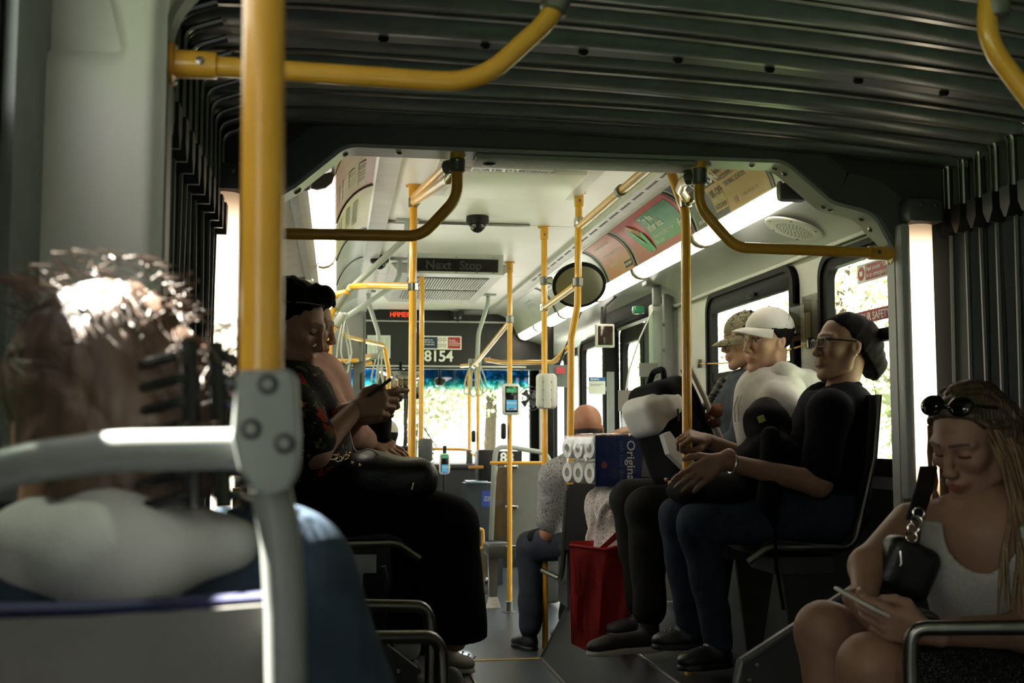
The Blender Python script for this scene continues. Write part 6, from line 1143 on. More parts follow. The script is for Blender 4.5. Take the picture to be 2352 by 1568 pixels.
# her black bag on the lap
B0 = at(1680, 1130, Y-0.06); t = thing('handbag', 'black slouchy shoulder bag on the lap of the woman in glasses', 'bag', B0-V((0, 0, 0.1)))
blob('bag_body', [Ee(at(1650, 1130, Y-0.02), (0.19, 0.16, 0.075), k=0.06), Ee(at(1770, 1060, Y-0.06), (0.13, 0.12, 0.11), k=0.08), Ee(at(1760, 970, Y+0.03), (0.09, 0.10, 0.10), k=0.06)], BLACKC, t, 0.012, 0.010, 28, 5)
blob('bag_strap', [Cc(at(1770, 1000, Y-0.20), at(1765, 1150, Y-0.25), 0.035, 0.04, 0.03), Cc(at(1765, 1150, Y-0.25), at(1780, 1210, Y-.24), 0.03, 0.012, 0.03)], BLACKC, t, 0.010); q = MB(); q.tube([at(1780, 1210, Y-.24), at(1783, 1300, Y-.24), at(1800, 1400, Y-.24)], 0.006, 6); q.build('loose_strap', BLACKC, t)
b = quadplate(at(1744, 972, Y-0.12), (1, 0, 0.4), (-0.4, 0, 1), 0.026, 0.024, 0.004); b.build('yellow_tag', mat('tag_yellow', (0.35, 0.36, 0.06), 0.5), t, smooth=False)
# ------------------------------------------------------------------ young man in white hoodie
Y = 4.72
pel = at(1790, 1110, Y+.02); N0 = at(1768, 872, Y); H0 = at(1764, 785, Y)
w = Person('young man in a white cap and white hoodie with a backpack on his lap', (pel.x, Y, 0.285), H0, (-0.93, -0.28, -0.10), roll=R(-6), skin=SK_E, hs=1.05)
shn, shf = at(1790, 925, Y-0.20), at(1755, 925, Y+0.20); eln, elf = at(1770, 1060, Y-0.26), at(1700, 1060, Y+0.18); wrn, wrf = at(1600, 1090, Y-0.14), at(1545, 1108, Y+0.10)
hipn, hipf = pel+V((-.02, -.1, -.02)), pel+V((-.02, .1, -.02)); knn, knf = at(1486, 1168, Y-0.10), at(1448, 1150, Y+0.14); ann, anf = at(1492, 1400, Y-0.10), at(1475, 1385, Y+0.14)
w.neck(N0, 0.056).skinprims(limb(eln, wrn.lerp(eln, .5), wrn, (0.043, 0.038, 0.030))+limb(elf, wrf.lerp(elf, .5), wrf, (0.043, 0.038, 0.030)), 0.010).skinprims(torso(pel, N0, f, l, -0.012)+limb(hipn, knn, ann, (0.085, 0.06, 0.042))+limb(hipf, knf, anf, (0.085, 0.06, 0.042))+limb(shn, eln, wrn, (0.05, 0.043, 0.03), t1=1.0)+limb(shf, elf, wrf, (0.05, 0.043, 0.03), t1=1.0), 0.018)
w.hand(wrn, (-0.9, -0.1, -0.02), (0.25, -0.75, 0.55), FIST, TH_UP, left=True, s=1.05); w.hand(wrf, (-0.9, -0.1, -0.22), (0, -0.25, 1), FLAT, TH_OUT, left=False, spread=1.6, s=1.05); w.body()
blob('hoodie', torso(pel, N0, f, l, 0.03, 1.06)+limb(shn, eln, wrn, (0.082, 0.075, 0.055), t1=1.25)+limb(shf, elf, wrf, (0.082, 0.075, 0.055), t1=1.3)+[Cc(shn, shf, 0.075, 0.075, 0.05)], HOOD, w.t, 0.012, 0.007, 26, 11, cut=lambda G: 0.07-np.linalg.norm(G-A3(N0+V((-.03, 0, .07))), axis=-1))
blob('hood', [Cc(N0+V((-0.085, -0.06, -0.03)), N0+V((0.02, -0.125, 0.02)), 0.034, 0.045, 0.03), Cc(N0+V((0.02, -0.125, 0.02)), N0+V((0.13, -0.09, -0.01)), 0.045, 0.05, 0.03), Cc(N0+V((0.13, -0.09, -0.01)), N0+V((0.13, 0.09, 0.0)), 0.05, 0.05, 0.03), Cc(N0+V((-0.085, 0.06, -0.03)), N0+V((0.03, 0.12, 0.03)), 0.034, 0.045, 0.03), Cc(N0+V((0.03, 0.12, 0.03)), N0+V((0.13, 0.09, 0.0)), 0.045, 0.05, 0.03)], HOOD, w.t, 0.010, 0.005, 40, 12)
blob('black_inner_collar', [Cc(N0+V((0.035, -0.075, 0.035)), N0+V((0.085, -0.04, 0.045)), 0.018, 0.022, 0.02), Cc(N0+V((0.085, -0.04, 0.045)), N0+V((0.085, 0.05, 0.045)), 0.022, 0.022, 0.02)], BLACKC, w.t, 0.008)
for dy in (-0.045, 0.0): q = MB(); p = N0+V((-0.145, dy, -0.07)); q.tube([p, p+V((-0.02, -0.01, -0.05)), p+V((-0.018, -0.015, -0.11))], 0.0035, 6); q.build('drawstring', HOOD, w.t)
blob('trousers', limb(hipn, knn, ann, (0.105, 0.082, 0.066))+limb(hipf, knf, anf, (0.105, 0.082, 0.066))+[Ee(pel, (0.14, 0.19, 0.11), k=0.05)], DKGRN, w.t, 0.012, 0.006, 30, 13)
so_ = mat('speckled_shoe', (0.012, 0.012, 0.012), 0.7, 0, 0.8, 160); shoe(ann+V((0, 0, -.02)), at(1352, 1506, Y-0.16), so_, SOLEW, w.t, 0.05, high=0.03); shoe(anf, at(1395, 1462, Y+.15), so_, KSHOE, w.t, 0.05)
w.headblob('hair', CR, HAIRB, 0.005, cut=hairline(0.050, 0.07, low=-0.055, sideburn=-0.005), wr=0.002)
cap_on(w, CAPW, tilt=R(4)); q = MB(); q.rbox(w.loc((-0.112, 0, 0.035)), (0.012, 0.075, 0.014), 0.004, Matrix(w.M.tolist())); q.build('cap_strap', CAPW, w.t)
# backpack on his lap
Y = 4.66; t = thing('backpack', 'black and white backpack tilted on the young man\'s lap', 'backpack', at(1545, 1130, Y))
T, Bt, d = at(1512, 880, Y), at(1596, 1100, Y), None
ax = (Bt-T).normalized(); n_ = V((-0.86, -0.30, 0)); n_ = (n_-ax*n_.dot(ax)).normalized(); s_ = ax.cross(n_); M = np.array([list(n_), list(s_), list(ax)]).T; mid = (T+Bt)/2
blob('pack_body', [Bb(mid+n_*0.02, (0.085, 0.15, 0.225), 0.06, M, 0.03), Bb(mid+n_*0.08+ax*0.06, (0.06, 0.125, 0.14), 0.05, M, 0.03)], BLACKC, t, 0.010, 0.004, 30, 21)
blob('white_top_pocket', [Bb(mid+n_*0.115-ax*0.105, (0.055, 0.115, 0.085), 0.05, M, 0.02), Bb(mid+n_*0.06-ax*0.12, (0.06, 0.154, 0.06), 0.045, M, 0.02)], mat('pack_white', (0.50, 0.49, 0.46), 0.55, 0, 0.06, 20), t, 0.008, 0.002, 30, 22)
P = [mid+n_*a-s_*0.16+ax*c for a, c in ((0.165, -0.03), (0.155, 0.05), (0.10, 0.16), (0.02, 0.25))]; q = MB()
for i in range(3):
    a, c = P[i], P[i+1]; wd = (0.018, 0.034, 0.03, 0.008); q.add([a-n_*wd[i], a+n_*wd[i], c+n_*wd[i+1], c-n_*wd[i+1], a-n_*wd[i]+s_*0.03, a+n_*wd[i]+s_*0.03, c+n_*wd[i+1]+s_*0.03, c-n_*wd[i+1]+s_*0.03], [(0, 1, 2, 3), (7, 6, 5, 4), (0, 4, 5, 1), (3, 2, 6, 7), (1, 5, 6, 2), (0, 3, 7, 4)])
q.build('white_side_fin', mat('fin_white', (0.58, 0.58, 0.57), 0.4), t)
for dn in (-0.045, -0.085): q = MB(); q.tube([mid+n_*dn-s_*0.13-ax*0.235, mid+n_*(dn+.005)-s_*0.155-ax*0.1, mid+n_*dn-s_*0.15+ax*0.2], 0.012, 8); q.build('strap', mat('strap_white', (0.42, 0.40, 0.34), 0.6) if dn < -0.05 else BLACKC, t)
q = MB(); q.tube(fillet([mid-ax*0.225-s_*0.05, mid-ax*0.262-s_*0.04-n_*0.02, mid-ax*0.262+s_*0.06-n_*0.04, mid-ax*0.22+s_*0.06], 0.03), 0.013, 8); q.build('carry_handle', BLACKC, t)
for k in range(2): q = MB(); p = mid+n_*(0.075-0.02*k)-s_*0.165-ax*(0.10-.01*k); q.tube([p, p+V((0, -.005, -0.05))], 0.005, 6); q.build('zip_pull', BLK, t)
# ------------------------------------------------------------------ woman in camo cap
Y = 5.15
pel = at(1720, 1100, Y+.02); N0 = at(1722, 880, Y); H0 = at(1714, 785, Y)
w = Person('woman in a camouflage cap and denim jacket with the tissue pack on her lap', (pel.x, Y, 0.285), H0, (-0.98, 0.05, -0.12), skin=SK_E, fem=True, hs=1.02)
shn, shf = at(1730, 930, Y-0.18), at(1690, 930, Y+0.18); eln, elf = at(1700, 1030, Y-0.26), at(1630, 1040, Y+0.2); wrn, wrf = at(1560, 1015, Y-0.16), at(1466, 985, Y+0.12)
hipn, hipf = pel+V((-.02, -.1, -.02)), pel+V((-.02, .1, -.02)); knn, knf = at(1425, 1170, Y-0.08), at(1400, 1168, Y+0.12); ann, anf = at(1425, 1390, Y-0.08), at(1405, 1380, Y+0.12)
w.neck(N0, 0.048).skinprims(limb(elf, wrf.lerp(elf, .5), wrf, (0.04, 0.035, 0.028))+limb(eln, wrn.lerp(eln, .5), wrn, (0.04, 0.035, 0.028)), 0.010).skinprims(torso(pel, N0, f, l, -0.015)+limb(hipn, knn, ann, (0.08, 0.055, 0.04))+limb(hipf, knf, anf, (0.08, 0.055, 0.04)), 0.018)
w.hand(wrf, (-0.95, -0.1, -0.15), (-.1, -0.3, 1), FLAT, TH_OUT, left=False, spread=0.8); w.body()
blob('denim_jacket', torso(pel, N0, f, l, 0.03, 1.0)+limb(shn, eln, wrn, (0.078, 0.070, 0.05), t1=1.8)+limb(shf, elf, wrf, (0.078, 0.070, 0.05), t1=1.75)+[Cc(shn, shf, 0.07, 0.07, 0.05)], cloth('denim_jacket_blue', (0.05, 0.062, 0.072), 0.3), w.t, 0.013, 0.008, 24, 31)
blob('floral_skirt', limb(hipn, knn, ann, (0.12, 0.10, 0.12), t1=1.55)+limb(hipf, knf, anf, (0.12, 0.10, 0.12), t1=1.55)+[Ee(pel, (0.15, 0.19, 0.11), k=0.06), Cc(knn, knf, 0.09, 0.09, 0.05)], FLORALW, w.t, 0.012, 0.014, 45, 32, dirv=(0.1, 1.2, 0.05))
shoe(ann, at(1330, 1445, Y-.1), KSHOE, KSHOE, w.t); shoe(anf, at(1322, 1430, Y+.1), KSHOE, KSHOE, w.t)
w.headblob('hair', CR+[Cc((-0.03, 0.07, 0.0), (0.0, 0.085, -0.22), 0.03, 0.035, k=0.03), Cc((-0.08, 0, 0.0), (-0.08, 0.02, -0.24), 0.06, 0.07, k=0.03)], HAIRB, 0.007, cut=hairline(0.045, 0.07, low=-0.30, sideburn=-0.06), wr=0.005)
cap_on(w, CAMO, tilt=R(-8), brim_l=0.075)
t = thing('crossbody_cord', 'thick dark braided cord slung over the denim jacket', 'cord', at(1640, 900, Y-.2)); q = MB(); P = [at(1660, 870, Y-.14), at(1640, 905, Y-.2), at(1622, 930, Y-.22), at(1600, 955, Y-.2)]
for ph in (0, math.pi): q.tube([P[min(int(k/8), 2)].lerp(P[min(int(k/8)+1, 3)], (k % 8)/8 if k < 24 else 1)+V((0.012*math.sin(k*1.1+ph), -0.012*math.cos(k*1.1+ph), 0.01*math.sin(k*1.1+ph))) for k in range(25)], 0.013, 7)
q.build('cord', mat('cord_olive', (0.02, 0.021, 0.015), 0.8), t)
c = at(1642, 945, 4.55); t = thing('plush_keychain', 'small brown plush toy hanging on the backpack strap', 'toy', c-V((0, 0, .05))); PL = cloth('plush_brown', (0.13, 0.055, 0.025))
blob('toy_body', [Ee(c, (0.034, 0.03, 0.03), k=0.01), Ee(c+V((-0.022, 0, 0.026)), (0.012, 0.01, 0.012), k=0.006), Ee(c+V((0.024, 0, 0.024)), (0.012, 0.01, 0.012), k=0.006)], PL, t, 0.005); blob('toy_shirt', [Ee(c+V((0.0, 0, -0.045)), (0.026, 0.024, 0.026), k=0.01)], cloth('toy_stripe', (0.10, 0.05, 0.03)), t, 0.005); blob('toy_scarf', [Ee(c+V((-0.035, 0, -0.02)), (0.02, 0.014, 0.014), k=0.01)], cloth('toy_red', (0.25, 0.02, 0.02)), t, 0.005)
# tissue pack
Y = 5.0; a_ = R(18.5); n1 = V((-math.cos(a_), -math.sin(a_), 0)); n2 = V((math.sin(a_), -math.cos(a_), 0)); cn = at(1366, 1117, Y); Wd, Ln, Ht = 0.30, 0.40, at(1366, 1000, Y).z-cn.z
t = thing('tissue_pack', 'plastic-wrapped pack of white tissue rolls with a blue Original label', 'tissue pack', cn)
r_ = Wd/6; fr0 = cn-n2*Wd
for i in range(3):
    for k in range(2):
        for j in range(3):
            c = cn-n2*(r_+2*r_*i)-n1*(0.065+0.128*j)+V((0, 0, Ht*0.25+Ht*0.5*k)); q = MB(); ro = min(r_, Ht*0.25)*0.985
            q.lathe(c+n1*0.062, -n1, [(ro*0.42, 0.03), (ro*0.42, 0.0), (ro*0.90, -0.0), (ro*0.985, 0.010), (ro*0.985, 0.114), (ro*0.9, 0.124)], 20); ro_ = q.build('tissue_roll', mat('tissue_white', (0.68, 0.67, 0.64), 0.8, 0, 0.06, 50, 0.2, 120), t)
            if j == 0: q = MB(); q.lathe(c+n1*0.060, -n1, [(ro*0.40, 0), (ro*0.40, 0.02), (ro*0.36, 0.02), (ro*0.36, 0.001)], 16); q.build('core', mat('card_core', (0.22, 0.20, 0.18), 0.8), ro_)
WRAP = glass('wrap_film', (0.96, 0.97, 0.97), 0.10, rough=0.12)
def crinkle(o, ux, uy, w_, h_, nn, seed, m, name, amp=0.006, nx=26, ny=16):
    rs = np.random.RandomState(seed); V_ = []; F_ = []
    for i in range(nx+1):
        for k in range(ny+1):
            e = min(1, 6*min(i/nx, 1-i/nx), 6*min(k/ny, 1-k/ny)); V_.append(o+ux*(w_*i/nx)+uy*(h_*k/ny)+nn*(0.004+amp*rs.rand()*e))
    for i in range(nx):
        for k in range(ny): a = i*(ny+1)+k; F_.append((a, a+ny+1, a+ny+2, a+1))
    return mesh_obj(name, V_, F_, m, t, smooth=True, sharp=None)
crinkle(cn-n2*Wd, n2, V((0, 0, 1)), Wd, Ht, n1, 3, WRAP, 'wrap_front'); crinkle(cn-n2*Wd+V((0, 0, Ht)), n2, -n1, Wd, Ln, V((0, 0, 1)), 4, WRAP, 'wrap_top', 0.008)
BLUE = mat('pack_blue', (0.010, 0.022, 0.085), 0.28, 0, 0.1, 6, 0.3, 25, coat=0.3)
b = MB(); b.prism([cn+n2*0.003, cn-n1*Ln+n2*0.003, cn-n1*Ln+n2*0.003+V((0, 0, Ht)), cn+n2*0.003+V((0, 0, Ht))], n2*0.003); lb = b.build('blue_label', BLUE, t, smooth=False); b = MB(); b.prism([cn-n1*0.02+V((0, 0, Ht+0.002)), cn-n1*Ln+V((0, 0, Ht+.002)), cn-n1*Ln-n2*Wd*0.3+V((0, 0, Ht+.002)), cn-n1*0.02-n2*Wd*0.3+V((0, 0, Ht+.002))], (0, 0, 0.002)); b.build('blue_label_top', BLUE, t, smooth=False)
put_text('pack_lettering', 'Original', 0.060, cn-n1*0.165+n2*0.007+V((0, 0, Ht-0.02)), (0, 0, -1), -n1, mat('pack_print_white', (0.5, 0.5, 0.5), 0.5), lb, bold=0.0008); put_text('pack_subtitle', 'soft tout doux', 0.034, cn-n1*0.125+n2*0.007+V((0, 0, Ht-0.022)), (0, 0, -1), -n1, mat('pack_print_blue', (0.05, 0.12, 0.25), 0.5), lb)
q = MB(); q.lathe(cn-n1*0.045+n2*0.006+V((0, 0, Ht*0.42)), n2, [(0.016, 0), (0.016, 0.001)], 18); q.build('round_emblem', mat('emblem_red', (0.14, 0.05, 0.05), 0.5), lb)
q = MB(); pw = cn-n1*0.24+n2*0.0065; q.prism([pw+V((0, 0, 0.04)), pw-n1*0.14+V((0, 0, 0.03)), pw-n1*0.15+V((0, 0, 0.13)), pw-n1*0.06+V((0, 0, Ht-0.02)), pw-n1*0.02+V((0, 0, Ht-0.01))], n2*0.001); q.build('printed_white_patch', mat('patch_grey', (0.10, 0.10, 0.10), 0.6), lb, smooth=False)
# red shopping bag
Y = 4.95; t = thing('shopping_bag', 'red reusable shopping bag standing at the feet of the seated row', 'bag', at(1400, 1490, Y)); RB = mat('bag_red', (0.42, 0.012, 0.012), 0.55, 0, 0.15, 20, 0.25, 60)
p = [at(1308, 1252, Y), at(1460, 1246, Y), at(1462, 1500, Y), at(1345, 1505, Y), at(1314, 1478, Y)]; bk = V((0.05, 0.20, 0))
def sheet(name, P4, m, par, n=10, amp=0.006, seed=1, th=0.003):
    a, b_, c, d = P4; rs = np.random.RandomState(seed); nn = (b_-a).cross(d-a).normalized(); V_ = []; F_ = []
    for o in (0, 1):
        for i in range(n+1):
            for k in range(n+1): u, v = i/n, k/n; e = min(1, 5*min(u, 1-u, v, 1-v)); V_.append(a*(1-u)*(1-v)+b_*u*(1-v)+c*u*v+d*(1-u)*v+nn*(amp*e*(math.sin(5*u+3*v+seed)+0.7*math.sin(9*v-4*u+seed*2)+0.5*rs.randn())-o*th))
    m_ = (n+1)**2
    for o in (0, m_):
        for i in range(n):
            for k in range(n): q_ = o+i*(n+1)+k; F_.append((q_, q_+n+1, q_+n+2, q_+1))
    return mesh_obj(name, V_, F_, m, par, sharp=None)
cr = at(1388, 1262, Y-0.02); cb = at(1372, 1506, Y-0.02)
sheet('side_panel', (p[0], cr, cb, p[4]), RB, t, 12, 0.008, 3); sheet('front_panel', (cr, p[1], p[2], cb), RB, t, 12, 0.006, 5); sheet('back_panel', (p[0]+bk, p[1]+bk, p[2]+bk, p[4]+bk), RB, t, 8, 0.004, 7); sheet('side_panel', (p[1], p[1]+bk, p[2]+bk, p[2]), RB, t, 6, 0.004, 9)
sheet('side_panel', (p[0]+bk, p[0], p[4], p[4]+bk), RB, t, 6, 0.004, 4); sheet('bottom_panel', (p[4], p[2], p[2]+bk, p[4]+bk), RB, t, 4, 0.001, 4)
q = MB(); q.tube([p[0], cr, p[1]], 0.008, 6); q.build('hem', RB, t); q = MB(); hA, hB = at(1372, 1262, Y-.01), at(1455, 1195, Y-0.02); q.prism([hA, hA+V((0.03, 0, 0)), hB+V((0.03, 0, 0.0)), hB+V((0, 0, 0.02))], (0, 0.004, 0)); q.build('handle', mat('handle_red', (0.35, 0.012, 0.012), 0.6), t)
put_text('bag_lettering', 'MA', 0.045, at(1443, 1408, Y-0.03), (1, 0, 0), (0, 0, 1), mat('bag_print', (0.35, 0.22, 0.21), 0.6), t, bold=0.001)
lg = at(1446, 1372, Y-.03); q = MB(); [q.tube([lg+V((0.012*k, 0, 0)), lg+V((0.010+0.008*k, 0, 0.05))], 0.003, 5) for k in range(4)]; tag(q.build('bag_emblem', MATS['bag_print'], t), kind='stuff')
# ------------------------------------------------------------------ bald man, seen from behind
Y = 6.15; pel = at(1362, 1240, Y); N0 = at(1352, 1052, Y); H0 = at(1346, 990, Y)
w = Person('bald man in a grey floral shirt seen from behind beyond the tissue pack', (pel.x, Y, 0.0), H0, (0.05, 1, -0.1), skin=(0.36, 0.16, 0.09), hs=1.12)
fb = V((0, 1, 0)); lb_ = V((-1, 0, 0)); sl, sr = at(1276, 1095, Y), at(1425, 1095, Y); el, er = at(1262, 1222, Y+0.05), at(1430, 1220, Y+.05); wl, wr = at(1300, 1235, Y+0.32), at(1400, 1235, Y+.3)
hl_, hr_ = pel+V((-0.1, 0, 0)), pel+V((0.1, 0, 0)); kl, kr = at(1222, 1255, Y+0.42), at(1330, 1250, Y+0.5); al, ar = at(1217, 1440, 6.45), at(1310, 1420, 6.6)
w.neck(N0, 0.06).skinprims(limb(sl, el, wl, (0.055, 0.047, 0.03))+limb(sr, er, wr, (0.055, 0.047, 0.03)), 0.012).skinprims(torso(pel, N0, fb, lb_, -0.015)+limb(hl_, kl, al, (0.085, 0.06, 0.042))+limb(hr_, kr, ar, (0.085, 0.06, 0.042)), 0.02); w.hand(wl, (0.5, 0.8, -0.1), (0, 0, 1), HOLD, TH_OUT, left=True); w.body()
blob('floral_shirt', torso(pel, N0, fb, lb_, 0.022, 1.1, 0.02)+limb(sl, el, wl, (0.085, 0.078, 0.04), t1=0.78)+limb(sr, er, wr, (0.085, 0.078, 0.04), t1=0.78)+[Cc(sl, sr, 0.075, 0.075, 0.05)], FLORALG, w.t, 0.014, 0.006, 25, 41)
blob('trousers', limb(hl_, kl, al, (0.11, 0.085, 0.062))+limb(hr_, kr, ar, (0.11, 0.085, 0.062))+[Ee(pel, (0.19, 0.15, 0.11), k=0.05)], DENIMD, w.t, 0.012, 0.007, 30, 42)
shoe(V((al.x, al.y, 0.09)), at(1184, 1482, 6.6), KSHOE, KSHOE, w.t, 0.05); shoe(V((ar.x, ar.y, 0.09)), V((ar.x-0.05, ar.y+0.2, 0.0)), KSHOE, KSHOE, w.t, 0.05)
w.headblob('hair_fringe', [Ee((-0.014, 0, 0.040), (0.100, 0.079, 0.086), k=0.02)], mat('grey_stubble', (0.05, 0.035, 0.028), 0.8), 0.005, cut=lambda G: np.maximum(np.maximum(G[..., 2]-0.005, G[..., 0]-0.0), -0.075-G[..., 2]))
c = at(1240, 1235, Y+0.3); t = thing('folded_cap', 'black folded cloth in the hands of the man in the floral shirt', 'cloth', c-V((0, 0, 0.05))); blob('cloth', [Ee(c, (0.075, 0.09, 0.05), k=0.04), Ee(c+V((0.07, 0.02, 0.0)), (0.07, 0.07, 0.04), k=0.04)], BLACKC, t, 0.010, 0.006, 35, 44)
# ------------------------------------------------------------------ person with the phone, left
Y = 3.95; f = V((1, 0, 0)); l = V((0, 1, 0))
pel = at(715, 1120, Y); N0 = at(662, 892, Y); H0 = at(664, 752, Y)
w = Person('person in a black floral shirt and wide black trousers looking at a phone', (pel.x, Y, 0.30), H0, (0.90, -0.26, -0.36), skin=SK_E, fem=True, hs=1.16, closed=True)
shn, shf = at(668, 950, Y-0.19), at(690, 935, Y+0.19); eln, elf = at(722, 1040, Y-0.26), at(760, 1020, Y+0.16); wrn, wrf = at(815, 940, Y-0.12), at(828, 955, Y+0.06)
hipn, hipf = pel+V((.03, -.1, -.01)), pel+V((.03, .1, -.01)); knn, knf = at(1030, 1205, Y-0.12), at(985, 1205, Y+0.12); ann, anf = at(1045, 1470, Y-0.10), at(948, 1440, Y+.10)
w.neck(N0, 0.050).skinprims(limb(shn, eln, wrn, (0.052, 0.046, 0.030))+limb(shf, elf, wrf, (0.05, 0.044, 0.029)), 0.010).skinprims(torso(pel, N0, f, l, -0.015)+limb(hipn, knn, ann, (0.085, 0.06, 0.042))+limb(hipf, knf, anf, (0.085, 0.06, 0.042)), 0.018)
w.hand(wrn, (0.93, 0.05, 0.22), (-0.15, -0.95, 0.30), [[0.35, 0.2, 0.1], [0.7, 0.8, 0.5], [0.8, 0.9, 0.5], [0.9, 0.9, 0.5]], TH_UP, left=False, s=1.12); w.hand(wrf, (0.85, -0.1, 0.25), (-0.2, 0.9, -0.3), HOLD, TH_UP, left=True, s=1.1); w.body()
blob('floral_shirt', torso(pel, N0, f, l, 0.03, 1.05)+limb(shn, eln, wrn, (0.095, 0.088, 0.04), t1=0.72)+limb(shf, elf, wrf, (0.09, 0.085, 0.04), t1=0.72)+[Cc(shn, shf, 0.07, 0.07, 0.05)], FLORALB, w.t, 0.012, 0.006, 22, 51, cut=lambda G: 0.065-np.linalg.norm(G-A3(N0+V((.03, 0, .06))), axis=-1))
blob('trousers', limb(hipn, knn, ann, (0.115, 0.098, 0.108))+limb(hipf, knf, anf, (0.115, 0.092, 0.095))+[Ee(pel, (0.15, 0.2, 0.12), k=0.05)], BLACKC, w.t, 0.012, 0.006, 22, 52, cut=lambda G: (ann.z+0.0)-G[..., 2])
SNK = mat('pale_sneaker', (0.20, 0.19, 0.16), 0.6, 0, 0.4, 25); shoe(V((ann.x-.02, ann.y, ann.z-.03)), V((at(1088, 1548, Y-.12).x, Y-0.14, 0.30)), SNK, SOLEW, w.t, 0.052); shoe(anf+V((-.02, 0, -.01)), V((at(985, 1500, Y+.1).x, Y+.08, 0.30)), mat('dark_sneaker', (0.02, 0.025, 0.02), 0.6), KSHOE, w.t, 0.05)
blob('sock', [Cc(anf+V((-.02, 0, 0.02)), anf+V((-.02, 0, -0.07)), 0.045, 0.048)], mat('sock_white', (0.55, 0.54, 0.50), 0.8), w.t, 0.008)
w.headblob('hair', [Ee((-0.012, 0, 0.052), (0.112, 0.090, 0.096), k=0.02), Cc((0.035, -0.07, 0.03), (0.03, -0.076, -0.045), 0.018, 0.008, k=0.02), Cc((0.06, 0, 0.115), (0.075, 0.02, 0.08), 0.04, 0.03, k=0.02)], HAIRB, 0.005, cut=hairline(0.060, 0.075, low=-0.07, sideburn=-0.05), wr=0.004, fr=110, seed=3)
q = MB(); q.tube([w.loc((0.09, -0.045, 0.095)), w.loc((0.05, -0.078, 0.085)), w.loc((-0.03, -0.094, 0.06))], 0.003, 6); q.build('hair_clip', CHROME, w.t)
c0, c1 = at(842, 918, Y-0.09), at(899, 874, Y-0.09); t = thing('smartphone', 'dark smartphone held up by the person in the floral shirt', 'phone', c0); b = MB(); d = (c1-c0).normalized(); up_ = V((-d.z, 0, d.x)); b.prism([c0-V((0, .035, 0)), c1-V((0, .035, 0)), c1+V((0, .035, 0)), c0+V((0, .035, 0))], up_*0.011); b.build('phone_body', BLK, t, smooth=False)
# black duffel handbag on the lap
Y = 3.90; t = thing('handbag', 'big black holdall on the lap of the person with the phone', 'bag', at(900, 1150, Y)); blob('bag_body', [Bb(at(900, 1098, Y), (0.145, 0.17, 0.068), 0.06, k=0.04), Ee(at(850, 1085, Y), (0.10, 0.17, 0.075), k=0.05)], mat('black_leather', (0.006, 0.006, 0.006), 0.42, 0, 0.2, 20, 0.2, 120), t, 0.011, 0.006, 20, 55)
for px, py in ((809, 1063), (826, 1069)): q = MB(); q.lathe(at(px, py, Y-0.20), (0, -1, 0), [(0.006, 0), (0.005, 0.003), (0.002, 0.005)], 10); q.build('stud', mat('gold_stud', (0.8, 0.6, 0.3), 0.2, 1.0), t)
q = MB(); q.tube([at(945, 1112, Y-0.175), at(950, 1108, Y-.18), at(946, 1124, Y-.18)], 0.004, 6); q.build('zip_pull', MATS['gold_stud'], t)
q = MB(); P = [at(760, 1045, Y-.17), at(775, 1060, Y-.18), at(790, 1050, Y-.18), at(800, 1045, Y-.17)]
for i in range(7): p = P[0].lerp(P[3], i/6)+V((0, 0, -0.012*math.sin(math.pi*i/6))); u_ = V((1, 0, 0.3)) if i % 2 else V((0.6, -0.6, 0.3)); q.tube([p+u_*0.012*math.cos(a)+V((0, 0, 1))*0.007*math.sin(a) for a in [2*math.pi*k/10 for k in range(11)]], 0.0022, 5, False)
tag(q.build('chain', MATS['gold_stud'], t), kind='stuff')
q = MB(); q.tube(fillet([at(800, 975, Y-.1), at(806, 1010, Y-.17), at(815, 1040, Y-.18), at(850, 1030, Y-.15), at(872, 1045, Y-.1)], 0.05), 0.003, 6); tag(q.build('earphone_cord', mat('cord_pale', (0.4, 0.4, 0.38), 0.5), None, at(800, 1045, Y-.17)), 'thin pale earphone cord looping over the black holdall', 'cord')
# ------------------------------------------------------------------ person in pink, behind
Y = 4.45; pel = at(740, 1100, Y); N0 = at(706, 848, Y); H0 = at(698, 752, Y)
w = Person('person in a pink sweatshirt behind the one with the phone', (pel.x, Y, 0.30), H0, (0.95, 0.0, -0.22), skin=SK_E, fem=True, hs=1.08)
shn, shf = at(722, 900, Y-0.18), at(712, 890, Y+0.18); eln, elf = at(790, 985, Y-0.20), at(790, 980, Y+.2); wrn, wrf = at(845, 1015, Y-0.08), at(850, 1000, Y+.08); hipn, hipf = pel+V((.03, -.1, -.01)), pel+V((.03, .1, -.01)); knn, knf = at(960, 1165, Y-0.1), at(950, 1160, Y+0.1); ann, anf = at(1020, 1450, Y-.05), at(930, 1420, Y+.1)
w.neck(N0, 0.05).skinprims(torso(pel, N0, f, l, -0.015)+limb(hipn, knn, ann, (0.085, 0.06, 0.042))+limb(hipf, knf, anf, (0.085, 0.06, 0.042))+limb(shn, eln, wrn, (0.05, 0.045, 0.03))+limb(shf, elf, wrf, (0.05, 0.045, 0.03)), 0.018); w.hand(wrn, (0.9, 0, -0.3), (0, -0.6, 0.8), RELAX, TH_OUT, left=False); w.body()
blob('sweatshirt', torso(pel, N0, f, l, 0.03, 1.02)+limb(shn, eln, wrn, (0.082, 0.072, 0.045), t1=1.9)+limb(shf, elf, wrf, (0.082, 0.072, 0.045), t1=1.9)+[Cc(shn, shf, 0.07, 0.07, 0.05)], PINK, w.t, 0.012, 0.007, 24, 61, cut=lambda G: 0.06-np.linalg.norm(G-A3(N0+V((.03, 0, .06))), axis=-1))
blob('trousers', limb(hipn, knn, ann, (0.105, 0.085, 0.07))+limb(hipf, knf, anf, (0.105, 0.085, 0.07))+[Ee(pel, (0.15, 0.2, 0.12), k=0.05)], BLACKC, w.t, 0.014, 0.006, 25, 62)
